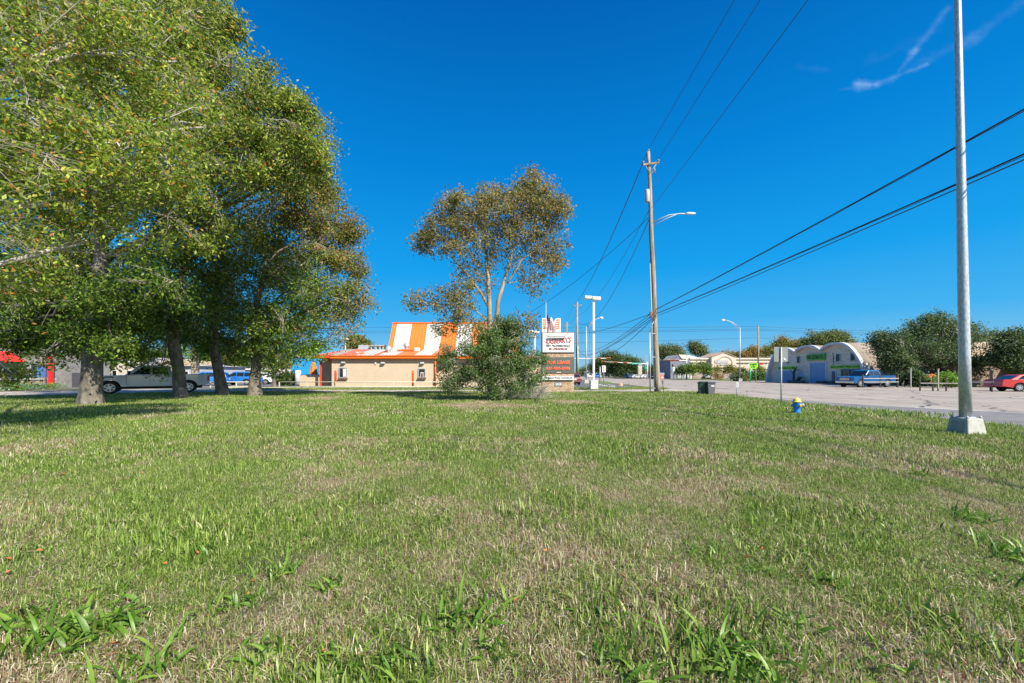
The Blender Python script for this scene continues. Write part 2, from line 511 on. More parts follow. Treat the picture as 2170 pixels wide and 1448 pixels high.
# kerb along restaurant strip
def kerb(pts, wd=0.16, h=0.13):
    m, L = ribbon(pts, wd)
    n = len(pts)
    vs = [(x, y, 0.0) for x, y in L] + [(x, y, h) for x, y in L]
    fs = []
    o = 2 * n
    for i in range(n - 1):
        a, b, c, d = 2 * i, 2 * i + 1, 2 * i + 3, 2 * i + 2
        fs += [(a + o, b + o, c + o, d + o), (a, d, d + o, a + o), (b + o, b, c, c + o)]
    fs += [(0, 1, 1 + o, o), (o - 2, o - 1, 2 * o - 1, 2 * o - 2)]
    m.add(vs, fs)
    return tag(m.build('kerb', M_curb), kind='structure')
kerb([(-31, 43.2), (-20, 44.9), (6.6, 44.0)])
kerb([G(1278, 816.5), G(1290, 817.5), G(1302, 820.5)], 0.2, 0.12)
tag(MB().sheet([G(1243, 809), G(1280, 808.6), G(1297, 811), G(1300, 813.5), G(1240, 813.5)][::-1], z_(4)).build('verge', M_turf), kind='structure')
# white kerb line and far kerbs at the junction
line_obj('kerb_line', [G(1296, 810.5), G(1312, 813)], 0.3, z_(4), M_curb)

# ================================================================ grass (stuff)
gm = NT('grass_blade', 0.6)
pos = world_pos(gm); dr = dryness(gm, pos)
at = gm.n('ShaderNodeAttribute', attribute_name='rnd'); rnd = at.outputs['Fac']
at2 = gm.n('ShaderNodeAttribute', attribute_name='hue'); hue = at2.outputs['Fac']
isdry = gm.mrange(gm.math('SUBTRACT', dr, rnd), -0.04, 0.10)
grn = gm.ramp(hue, [(0.0, (0.04, 0.085, 0.010)), (0.3, (0.12, 0.21, 0.026)), (0.62, (0.22, 0.335, 0.05)), (0.86, (0.38, 0.47, 0.12)), (1.0, (0.64, 0.66, 0.34))])
dry = gm.ramp(hue, [(0.0, (0.18, 0.08, 0.055)), (0.3, (0.32, 0.22, 0.13)), (0.65, (0.58, 0.48, 0.31)), (1.0, (0.82, 0.76, 0.58))])
c = gm.mix(isdry, grn, dry)
gm.l(c, gm.b.inputs['Base Color'])
gm.b.inputs['Specular IOR Level'].default_value = 0.25
tr = gm.n('ShaderNodeBsdfTranslucent'); gm.l(c, tr.inputs['Color'])
mx = gm.n('ShaderNodeMixShader'); mx.inputs[0].default_value = 0.35
gm.l(gm.b.outputs[0], mx.inputs[1]); gm.l(tr.outputs[0], mx.inputs[2])
gm.l(mx.outputs[0], gm.t.nodes['Material Output'].inputs['Surface'])
M_grass = gm.m

def blades_mesh(name, n, rad, L0, L1, w0, w1, rng, mat=M_grass, flat=0.0, lean=0.9, rnd_lo=0.0, rnd_hi=1.0):
    x = rng.uniform(-rad, rad, n); y = rng.uniform(-rad, rad, n)
    a = rng.uniform(0, 2 * PI, n)
    L = rng.uniform(L0, L1, n) * rng.uniform(0.6, 1.0, n)
    wd = rng.uniform(w0, w1, n)
    ln = np.abs(rng.normal(0.35, lean * 0.5, n)).clip(0, 1.45)
    r = rng.uniform(rnd_lo, rnd_hi, n)
    ln = np.where(rng.random(n) < flat + .38 * (r < .42), rng.uniform(1.0, 1.55, n), ln)
    dx, dy = np.cos(a), np.sin(a)
    yaw = a + PI / 2 + rng.normal(0, .5, n)
    sx, sy = np.cos(yaw), np.sin(yaw)
    zb = rng.uniform(-.01, .012, n)
    def pt(t, s):
        ang = ln * (0.55 + 0.6 * t)
        r = L * t
        return np.stack([x + dx * r * np.sin(ang) + sx * s, y + dy * r * np.sin(ang) + sy * s, zb + r * np.cos(ang) + 0.004], 1)
    vs = np.empty((n, 5, 3))
    vs[:, 0] = pt(0, -wd / 2); vs[:, 1] = pt(0, wd / 2); vs[:, 2] = pt(0.55, wd * 0.42); vs[:, 3] = pt(0.55, -wd * 0.42); vs[:, 4] = pt(1.0, 0 * wd)
    me = bpy.data.meshes.new(name)
    me.vertices.add(n * 5); me.vertices.foreach_set('co', vs.ravel())
    b = np.arange(n) * 5
    li = np.stack([b, b + 1, b + 2, b + 3, b + 3, b + 2, b + 4], 1).ravel()
    me.loops.add(len(li)); me.loops.foreach_set('vertex_index', li)
    ls = np.stack([np.arange(n) * 7, np.arange(n) * 7 + 4], 1).ravel()
    me.polygons.add(2 * n); me.polygons.foreach_set('loop_start', ls)
    me.update(calc_edges=True)
    h = rng.random(n)
    for nm, arr in (('rnd', r), ('hue', h)):
        at_ = me.attributes.new(nm, 'FLOAT', 'POINT'); at_.data.foreach_set('value', np.repeat(arr, 5))
    me.materials.append(mat)
    return bpy.data.objects.new(name, me)

rg = np.random.default_rng(11)
protos = []
NEARN, MIDN, FARN = 7, 5, 4
for i in range(NEARN): protos.append(blades_mesh('grass_tuft', 1500, 0.30, 0.03, 0.085, 0.0022, 0.0048, rg, flat=0.42))
for i in range(MIDN): protos.append(blades_mesh('grass_tuft', 1100, 0.60, 0.05, 0.11, 0.006, 0.010, rg, flat=0.25))
for i in range(FARN): protos.append(blades_mesh('grass_tuft', 1300, 1.15, 0.07, 0.13, 0.012, 0.020, rg, flat=0.2))

WEEDY = len(protos)
for i in range(5): protos.append(blades_mesh('grass_tuft', 230, 0.26, 0.05, 0.125, 0.006, 0.013, rg, flat=0.25, lean=1.1, rnd_lo=1.5, rnd_hi=2.0))
for i in range(3): protos.append(blades_mesh('grass_tuft', 420, 0.30, 0.04, 0.10, 0.003, 0.007, rg, flat=0.8, rnd_lo=-.9, rnd_hi=.1))
for i in range(3): protos.append(blades_mesh('grass_tuft', 150, 0.30, 0.08, 0.16, 0.002, 0.0036, rg, flat=0.2, lean=.6, rnd_lo=-.3, rnd_hi=.8))
def in_poly(x, y, poly):
    ins = np.zeros(len(x), bool); j = len(poly) - 1
    for i in range(len(poly)):
        xi, yi = poly[i]; xj, yj = poly[j]
        if yi != yj:
            c = ((yi > y) != (yj > y)) & (x < (xj - xi) * (y - yi) / (yj - yi) + xi)
            ins ^= c
        j = i
    return ins
LAWN = [(-90, 3), (-52, 20.6), (G(0, 840.5)[0], G(0, 840.5)[1] - .3), (-27.4, 32.7), (-22, 34.3), (edge_x(34) - .1, 34.1), (edge_x(12) - .2, 12), (edge_x(0) - .2, 0), (-90, 0)]
VERGE = [(edge_x(42) - .5, 41.2 + .1), (6.5, 38.9), (6.6, 43.8), (10.6, 44.1), (13.3, 45.6), (14.9, 46.8), (edge_x(50), 50), (edge_x(46), 46)]
STRIP = [(-30, 41.8), (-20, 39.7), (6.3, 38.9), (6.4, 43.7), (-20, 44.5), (-30.5, 42.8)]
pts = []; kinds = []
def scatter(step, y0, y1, k0, kn, polys, dens=1.0):
    xs = np.arange(-60, 26, step); ys = np.arange(y0, y1, step)
    X, Y = np.meshgrid(xs, ys); X = X.ravel(); Y = Y.ravel()
    X = X + rg.uniform(-.35, .35, len(X)) * step; Y = Y + rg.uniform(-.35, .35, len(Y)) * step
    vis = (np.abs(X) < Y * 1.36 + 1.5)
    ok = np.zeros(len(X), bool)
    for p in polys: ok |= in_poly(X, Y, p)
    ok &= vis
    X = X[ok]; Y = Y[ok]
    pts.append(np.stack([X, Y, np.full(len(X), 0.002)], 1)); kinds.append(rg.integers(k0, k0 + kn, len(X)))
scatter(0.33, 1.6, 7.0, 0, NEARN, [LAWN])
scatter(0.72, 6.8, 15.5, NEARN, MIDN, [LAWN])
scatter(1.25, 15.0, 47.0, NEARN + MIDN, FARN, [LAWN, VERGE, STRIP])
scatter(0.40, 1.6, 14.0, WEEDY, 5, [LAWN])
def patchy(a, thr, sc, off):
    keep = np.array([mnoise.noise(Vector((p[0] * sc + off, p[1] * sc, 0))) > thr for p in a]); return keep
for (i_, thr, sc, off) in ((-1, .24, .55, 3.0),):
    bias = np.array([.22 * math.exp(-((p[0] + 2.6) ** 2 + (p[1] - 3.6) ** 2) / 6) + .30 * math.exp(-((p[0] - 5.2) ** 2 + (p[1] - 3.8) ** 2) / 2.2) + .25 * math.exp(-((p[0] - 1.2) ** 2 + (p[1] - 2.1) ** 2) / .8) - .25 * math.exp(-((p[0] - 1.2) ** 2 + (p[1] - 5.5) ** 2) / 8) for p in pts[-1]])
    k_ = np.array([mnoise.noise(Vector((p[0] * sc + off, p[1] * sc, 0))) for p in pts[-1]]) + .35 * np.array([mnoise.noise(Vector((p[0] * 2.1, p[1] * 2.1 + 9, 0))) for p in pts[-1]]) + bias > thr
    pts[-1] = pts[-1][k_]; kinds[-1] = kinds[-1][k_]
scatter(0.5, 1.6, 16.0, WEEDY + 5, 3, [LAWN]); k_ = patchy(pts[-1], .05, .8, 20.0); pts[-1] = pts[-1][k_]; kinds[-1] = kinds[-1][k_]
scatter(0.45, 1.6, 13.0, WEEDY + 8, 3, [LAWN]); k_ = patchy(pts[-1], .16, .45, 40.0); pts[-1] = pts[-1][k_]; kinds[-1] = kinds[-1][k_]
P_ = np.concatenate(pts); K_ = np.concatenate(kinds)
bare = np.zeros(len(P_), bool)
for (cx_b, cy_b, r_b) in PATCHES:
    dd = np.hypot((P_[:, 0] - cx_b), (P_[:, 1] - cy_b) * 1.0) + rg.uniform(-.35, .35, len(P_)) * r_b
    bare |= (dd < r_b * .72 + .75 * ((K_ >= NEARN + MIDN) & (K_ < WEEDY)))
bare &= rg.random(len(P_)) < .85
P_ = P_[~bare]; K_ = K_[~bare]
for (cx_b, cy_b, r_b) in PATCHES:                     # matted dead straw on the bare spots
    n_b = int(34 * r_b * r_b) + 3; an = rg.uniform(0, 6.28, n_b); rr_b = r_b * 1.15 * np.sqrt(rg.random(n_b))
    P_ = np.concatenate([P_, np.stack([cx_b + rr_b * np.cos(an), cy_b + rr_b * np.sin(an), np.full(n_b, .01)], 1)]); K_ = np.concatenate([K_, rg.integers(WEEDY + 5, WEEDY + 8, n_b)])
me = bpy.data.meshes.new('grass'); me.vertices.add(len(P_)); me.vertices.foreach_set('co', P_.ravel())
a_ = me.attributes.new('kind', 'INT', 'POINT'); a_.data.foreach_set('value', K_.astype(np.int32))
a_ = me.attributes.new('spin', 'FLOAT', 'POINT'); a_.data.foreach_set('value', rg.uniform(0, 2 * PI, len(P_)))
a_ = me.attributes.new('grow', 'FLOAT', 'POINT'); a_.data.foreach_set('value', np.array([max(.86, 1.05 + .7 * mnoise.noise(Vector((p[0] * .9, p[1] * .9, 5.0)))) for p in P_]) * rg.uniform(0.85, 1.15, len(P_)))
me.update()
grass = bpy.data.objects.new('grass', me); COL.objects.link(grass)
tag(grass, 'patchy green and straw grass covering the open lawn', 'grass', kind='stuff')
ng = bpy.data.node_groups.new('grass_nodes', 'GeometryNodeTree')
ng.interface.new_socket('Geometry', in_out='INPUT', socket_type='NodeSocketGeometry')
ng.interface.new_socket('Geometry', in_out='OUTPUT', socket_type='NodeSocketGeometry')
gi = ng.nodes.new('NodeGroupInput'); go = ng.nodes.new('NodeGroupOutput')
gt = ng.nodes.new('GeometryNodeGeometryToInstance')
for p in protos:
    oi = ng.nodes.new('GeometryNodeObjectInfo'); oi.inputs['Object'].default_value = p; oi.inputs['As Instance'].default_value = True
join = ng.nodes.new('GeometryNodeJoinGeometry')
for oi in reversed([n for n in ng.nodes if n.bl_idname == 'GeometryNodeObjectInfo']):
    ng.links.new(oi.outputs['Geometry'], join.inputs[0])
iop = ng.nodes.new('GeometryNodeInstanceOnPoints'); iop.inputs['Pick Instance'].default_value = True
def nattr(nm, ty):
    q = ng.nodes.new('GeometryNodeInputNamedAttribute'); q.data_type = ty; q.inputs['Name'].default_value = nm
    return q.outputs['Attribute']
ng.links.new(gi.outputs[0], iop.inputs['Points']); ng.links.new(join.outputs[0], iop.inputs['Instance'])
ng.links.new(nattr('kind', 'INT'), iop.inputs['Instance Index'])
cx_ = ng.nodes.new('ShaderNodeCombineXYZ'); ng.links.new(nattr('spin', 'FLOAT'), cx_.inputs['Z'])
ng.links.new(cx_.outputs[0], iop.inputs['Rotation'])
ng.links.new(nattr('grow', 'FLOAT'), iop.inputs['Scale'])
ng.links.new(iop.outputs[0], go.inputs[0])
ng.nodes.remove(gt)
md = grass.modifiers.new('scatter', 'NODES'); md.node_group = ng

# broad-leaved weeds standing in the lawn
M_weed = NT('weed_leaf', 0.42)
hv = M_weed.n('ShaderNodeAttribute', attribute_name='hue').outputs['Fac']
cw = M_weed.ramp(hv, [(0.0, (0.06, 0.135, 0.012)), (0.5, (0.12, 0.25, 0.022)), (1.0, (0.27, 0.41, 0.06))])
M_weed.l(cw, M_weed.b.inputs['Base Color'])
tr = M_weed.n('ShaderNodeBsdfTranslucent'); M_weed.l(cw, tr.inputs['Color'])
mx = M_weed.n('ShaderNodeMixShader'); mx.inputs[0].default_value = 0.4
M_weed.l(M_weed.b.outputs[0], mx.inputs[1]); M_weed.l(tr.outputs[0], mx.inputs[2]); M_weed.l(mx.outputs[0], M_weed.t.nodes['Material Output'].inputs['Surface'])
M_weed = M_weed.m

def weed_mesh(name, n, rad, L0, L1, wd0, wd1, rng):
    m = MB(); m.smooth = True; hs = []
    for i in range(n):
        a = rng.uniform(0, 2 * PI); bx, by = rng.normal(0, rad * .5), rng.normal(0, rad * .4)
        L = rng.uniform(L0, L1); wd = rng.uniform(wd0, wd1); ln = rng.uniform(0.25, 1.15); h = rng.random()
        d = (math.cos(a), math.sin(a)); s = (-d[1], d[0]); tw = rng.normal(0, .4)
        vs = []; K = 5
        for k in range(K + 1):
            t_ = k / K; ang = ln * (0.6 + 0.9 * t_); r = L * t_
            q = (bx + d[0] * r * math.sin(ang), by + d[1] * r * math.sin(ang), r * math.cos(ang) * 0.95)
            ww = wd * (0.35 + 1.3 * t_ * (1 - t_) * 2.2) * (1 - t_ ** 4) * .5 + 0.0005
            lift = 0.25 * ww
            vs += [(q[0] + s[0] * ww, q[1] + s[1] * ww, q[2] + lift + tw * ww), q, (q[0] - s[0] * ww, q[1] - s[1] * ww, q[2] + lift - tw * ww)]
        fs = []
        for k in range(K):
            b = 3 * k
            fs += [(b, b + 1, b + 4, b + 3), (b + 1, b + 2, b + 5, b + 4)]
        m.add(vs, fs); hs += [h] * len(vs)
    o = m.build(name, M_weed)
    at_ = o.data.attributes.new('hue', 'FLOAT', 'POINT'); at_.data.foreach_set('value', hs)
    return o
rw = np.random.default_rng(5)
WG = 'broad leaved weeds growing in the lawn'
wproto = [weed_mesh('lawn_weed', 34, .12, .07, .16, .012, .022, rw), weed_mesh('lawn_weed', 46, .16, .08, .20, .010, .018, rw),
          weed_mesh('lawn_weed', 20, .09, .06, .13, .010, .020, rw), weed_mesh('lawn_weed', 60, .24, .05, .13, .008, .015, rw)]
for p in wproto: tag(p, 'small clump of broad bright green leaves in the lawn', 'weed', WG)
wspots = [(590, 1215, 1, 1), (640, 1140, 2, .9), (960, 1330, 0, 1.1), (1030, 1305, 1, 1.2), (1045, 1390, 0, .9), (1230, 1290, 2, 1.1), (1285, 1300, 0, 1),
          (1480, 1175, 3, 1), (1520, 1160, 2, .8), (1600, 1215, 2, .9), (1620, 1400, 1, 1.2), (1500, 1390, 1, 1.3), (1560, 1440, 1, 1.2), (1760, 1240, 0, 1),
          (1850, 1165, 3, 1.1), (1880, 1120, 3, 1), (1950, 1010, 0, 1.2), (1920, 1035, 2, 1), (2060, 1140, 3, 1.3), (2110, 1160, 3, 1.3), (2080, 1110, 1, 1.2),
          (2130, 1230, 3, 1.2), (2040, 1090, 3, 1), (2150, 1185, 1, 1.2), (330, 1140, 2, 1), (380, 1120, 2, .9), (420, 1180, 1, .9), (60, 1180, 3, 1), (20, 1340, 0, 1.3),
          (90, 1370, 1, 1.2), (310, 1420, 1, 1.1), (250, 1250, 2, 1), (700, 1250, 0, .9), (740, 1410, 2, 1.1), (560, 1400, 0, 1), (860, 1430, 1, 1), (1380, 1440, 1, 1.1), (1700, 1330, 2, 1.1),
          (1990, 1330, 0, 1.1), (2100, 1380, 1, 1), (1900, 1420, 3, 1.2), (1150, 1120, 2, .8), (820, 1190, 2, .8), (450, 1300, 2, 1), (520, 1280, 0, .9), (120, 1290, 2, 1), (1420, 1270, 2, .9), (1290, 1400, 0, .9), (1180, 1230, 2, .8)]
ORD = ['first', 'second', 'third', 'fourth', 'fifth', 'sixth', 'seventh', 'eighth', 'ninth', 'tenth', 'eleventh', 'twelfth', 'thirteenth', 'fourteenth', 'fifteenth', 'sixteenth', 'seventeenth', 'eighteenth', 'nineteenth', 'twentieth']
def row_label(px, py, allp, bands, what):
    for lim, nm in bands:
        if py >= lim: break
    inb = sorted(q for q in allp if next(n_ for l_, n_ in bands if q[1] >= l_) == nm)
    return '%s, %s from the left %s' % (what, ORD[inb.index((px, py))], nm)
WB = [(1380, 'along the bottom edge of the lawn'), (1290, 'in the front band of weeds'), (1200, 'in the second band of weeds'), (1130, 'in the third band of weeds'), (0, 'in the farthest band of weeds')]
WP = [(a, b) for a, b, _, _ in wspots]
WK = ['broad leaved weed clump', 'long leaved weed clump', 'small broad leaved weed', 'spreading low weed clump']
used = set()
for (px, py, k, sc_) in wspots:
    o = wproto[k]
    if k in used:
        o = o.copy(); COL.objects.link(o)
    used.add(k)
    x, y = G(px, py); o.location = (x, y, 0.0); o.scale = (sc_,) * 3; o.rotation_euler = (0, 0, rw.uniform(0, 6.28))
    o['label'] = row_label(px, py, WP, WB, WK[k])
big = weed_mesh('lawn_weed', 110, .30, .10, .27, .014, .026, rw)
tag(big, 'largest leafy green weed rosette, near the bottom left of the lawn', 'weed')
big.location = (*G(195, 1345), 0)
# fallen leaves
M_fall = pm('dry_leaf', (0.42, 0.14, 0.04), 0.7, 0.6, 40)
rf = np.random.default_rng(3)
lp = None
FP = [(8, 1195), (25, 1220), (92, 1178), (130, 1011), (62, 1076), (200, 1262), (255, 1380), (250, 1398), (420, 1185), (345, 1205), (530, 1247), (518, 1275), (690, 1395), (1090, 1290), (1135, 1180), (1150, 1178), (1617, 1177), (1575, 1195), (300, 1010), (228, 942), (90, 968), (1325, 1238), (1690, 1235), (445, 1075)]
FB = [(1300, 'near the bottom edge'), (1220, 'in the lower foreground'), (1160, 'in the middle foreground'), (0, 'farther up the lawn')]
for (px, py) in FP:
    if lp is None:
        m = MB(); m.smooth = True
        m.add([(0, 0, 0), (.018, .02, .012), (.02, .045, .016), (0, .07, .004), (-.022, .042, .02), (-.016, .018, .014)], [(0, 1, 2, 3), (0, 3, 4, 5)])
        lp = m.build('fallen_leaf', M_fall); tag(lp, 'small curled orange leaf fallen on the grass', 'leaf', 'fallen leaves on the lawn'); o = lp
    else:
        o = lp.copy(); COL.objects.link(o)
    x, y = G(px, py); o['label'] = row_label(px, py, FP, FB, 'curled orange fallen leaf'); o.location = (x, y, 0.045); o.rotation_euler = (rf.uniform(-.5, .5), rf.uniform(-.5, .5), rf.uniform(0, 6.3)); o.scale = (rf.uniform(.5, .95),) * 3
# ================================================================ trees
def leaf_mat(name, transl=0.5, rough=0.5, gain=1.0):
    g = NT(name, rough)
    a = g.n('ShaderNodeAttribute', attribute_name='leafcol')
    g.l(a.outputs['Color'], g.b.inputs['Base Color'])
    g.b.inputs['Specular IOR Level'].default_value = 0.35
    tr = g.n('ShaderNodeBsdfTranslucent'); g.l(a.outputs['Color'], tr.inputs['Color'])
    mx = g.n('ShaderNodeMixShader'); mx.inputs[0].default_value = transl
    g.l(g.b.outputs[0], mx.inputs[1]); g.l(tr.outputs[0], mx.inputs[2]); g.l(mx.outputs[0], g.t.nodes['Material Output'].inputs['Surface'])
    return g.m
M_leaf = leaf_mat('leaf')
M_bark = pm('oak_bark', (0.115, 0.095, 0.072), 0.95, 0.45, 5, bump=1.0, col2=(0.23, 0.20, 0.155), bscale=22, stretch=(1, 1, 0.35))
M_twig = pm('pale_twig_bark', (0.40, 0.36, 0.30), 0.9, 0.25, 4)
M_bark_brown = pm('tan_bark', (0.30, 0.235, 0.16), 0.95, 0.35, 6, bump=0.8, bscale=24, stretch=(1, 1, 0.35))

PAL = {
 'oak': [((0.157, 0.230, 0.030), 5), ((0.264, 0.353, 0.049), 5), ((0.431, 0.490, 0.098), 3.6), ((0.074, 0.122, 0.019), 3), ((0.588, 0.451, 0.098), .6), ((0.608, 0.235, 0.049), .35)],
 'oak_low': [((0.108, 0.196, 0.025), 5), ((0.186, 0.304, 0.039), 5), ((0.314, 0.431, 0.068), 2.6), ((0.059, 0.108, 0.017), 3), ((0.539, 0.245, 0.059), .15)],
 'near': [((0.215, 0.314, 0.034), 5), ((0.392, 0.490, 0.068), 4.5), ((0.117, 0.186, 0.025), 3), ((0.608, 0.529, 0.117), 1.0), ((0.648, 0.264, 0.049), .7)],
 'autumn': [((0.16, 0.23, 0.04), 4), ((0.28, 0.32, 0.07), 4), ((0.42, 0.28, 0.10), 2.2), ((0.52, 0.25, 0.11), 1.5), ((0.09, 0.14, 0.025), 2)],
 'olive': [((0.22, 0.25, 0.07), 4), ((0.30, 0.30, 0.09), 3), ((0.38, 0.26, 0.10), 3), ((0.12, 0.14, 0.04), 3), ((0.48, 0.29, 0.13), 1.6)],
 'bush': [((0.07, 0.14, 0.03), 4), ((0.13, 0.23, 0.05), 4), ((0.22, 0.34, 0.09), 2), ((0.42, 0.48, 0.26), .9)],
 'dark': [((0.051, 0.094, 0.029), 4), ((0.094, 0.152, 0.043), 4), ((0.174, 0.239, 0.072), 3)],
 'live': [((0.045, 0.085, 0.03), 4), ((0.085, 0.145, 0.045), 4), ((0.16, 0.22, 0.085), 3), ((0.24, 0.29, 0.13), 1)],
 'gold': [((0.406, 0.290, 0.072), 4), ((0.232, 0.203, 0.058), 3), ((0.493, 0.246, 0.087), 2), ((0.145, 0.174, 0.043), 2)],
 'fresh': [((0.232, 0.435, 0.043), 4), ((0.131, 0.290, 0.029), 3), ((0.377, 0.551, 0.087), 2)],
 'far': [((0.131, 0.189, 0.058), 4), ((0.203, 0.246, 0.087), 4), ((0.087, 0.131, 0.043), 3), ((0.290, 0.290, 0.116), 1.5)],
}

def leaves(name, C, L, palette, rng, parent, width=0.42, hang=0.25, mat=None, per=6, spread=0.22, clump_tone=None):
    """C (N,3) twig tips; 'per' leaves round each"""
    N = len(C)
    P = np.repeat(C, per, 0) + rng.normal(0, spread, (N * per, 3)) * np.array([1, 1, .8])
    n = len(P)
    d = rng.normal(0, 1, (n, 3)); d[:, 2] -= hang; d /= np.linalg.norm(d, axis=1)[:, None]
    up = rng.normal(0, 1, (n, 3)) + np.array([0, 0, 0.9])
    s = np.cross(d, up); s /= np.linalg.norm(s, axis=1)[:, None] + 1e-9
    nn = np.cross(s, d)
    Ls = (L * rng.uniform(0.65, 1.25, n))[:, None]
    V = np.empty((n, 4, 3))
    V[:, 0] = P; V[:, 1] = P + d * Ls * .5 + s * Ls * width * .5 + nn * Ls * .10
    V[:, 2] = P + d * Ls; V[:, 3] = P + d * Ls * .5 - s * Ls * width * .5 + nn * Ls * .10
    me = bpy.data.meshes.new(name)
    me.vertices.add(n * 4); me.vertices.foreach_set('co', V.ravel())
    me.loops.add(n * 4); me.loops.foreach_set('vertex_index', np.arange(n * 4))
    me.polygons.add(n); me.polygons.foreach_set('loop_start', np.arange(n) * 4)
    me.update(calc_edges=True)
    cols = np.array([c for c, w_ in palette]); wts = np.array([w_ for c, w_ in palette]); wts = wts / wts.sum()
    ci = rng.choice(len(cols), n, p=wts)
    cc = cols[ci] * rng.uniform(0.75, 1.3, n)[:, None]
    if clump_tone is not None: cc = cc * np.repeat(clump_tone, per)[:, None]
    cc = np.concatenate([cc, np.ones((n, 1))], 1).clip(0, 1)
    at_ = me.attributes.new('leafcol', 'FLOAT_COLOR', 'POINT'); at_.data.foreach_set('color', np.repeat(cc, 4, 0).ravel())
    me.materials.append(mat or M_leaf)
    o = bpy.data.objects.new(name, me); COL.objects.link(o)
    if parent is not None: o.parent = parent
    return o

def sticks(name, A, B, r0, r1, mat, parent):
    """many thin three sided twigs A->B"""
    n = len(A); D = B - A; ln = np.linalg.norm(D, axis=1)[:, None] + 1e-9; D = D / ln
    ref = np.tile([0.3, 0.2, 0.93], (n, 1)); U = np.cross(D, ref); U /= np.linalg.norm(U, axis=1)[:, None] + 1e-9; Vv = np.cross(D, U)
    V = np.empty((n, 6, 3))
    r0 = np.broadcast_to(np.asarray(r0, float).reshape(-1, 1), (n, 1)); r1 = np.broadcast_to(np.asarray(r1, float).reshape(-1, 1), (n, 1))
    for k in range(3):
        a = 2 * PI * k / 3; w_ = U * math.cos(a) + Vv * math.sin(a)
        V[:, k] = A + w_ * r0; V[:, 3 + k] = B + w_ * r1
    b = np.arange(n)[:, None] * 6
    q = np.array([0, 1, 4, 3, 1, 2, 5, 4, 2, 0, 3, 5])[None] + b
    me = bpy.data.meshes.new(name); me.vertices.add(n * 6); me.vertices.foreach_set('co', V.ravel())
    me.loops.add(n * 12); me.loops.foreach_set('vertex_index', q.ravel())
    me.polygons.add(n * 3); me.polygons.foreach_set('loop_start', np.arange(n * 3) * 4)
    me.update(calc_edges=True); me.materials.append(mat)
    o = bpy.data.objects.new(name, me); COL.objects.link(o)
    if parent is not None: o.parent = parent
    return o

def bez(a, b, c, d, t):
    s = 1 - t
    return a * s ** 3 + b * 3 * s * s * t + c * 3 * s * t * t + d * t ** 3

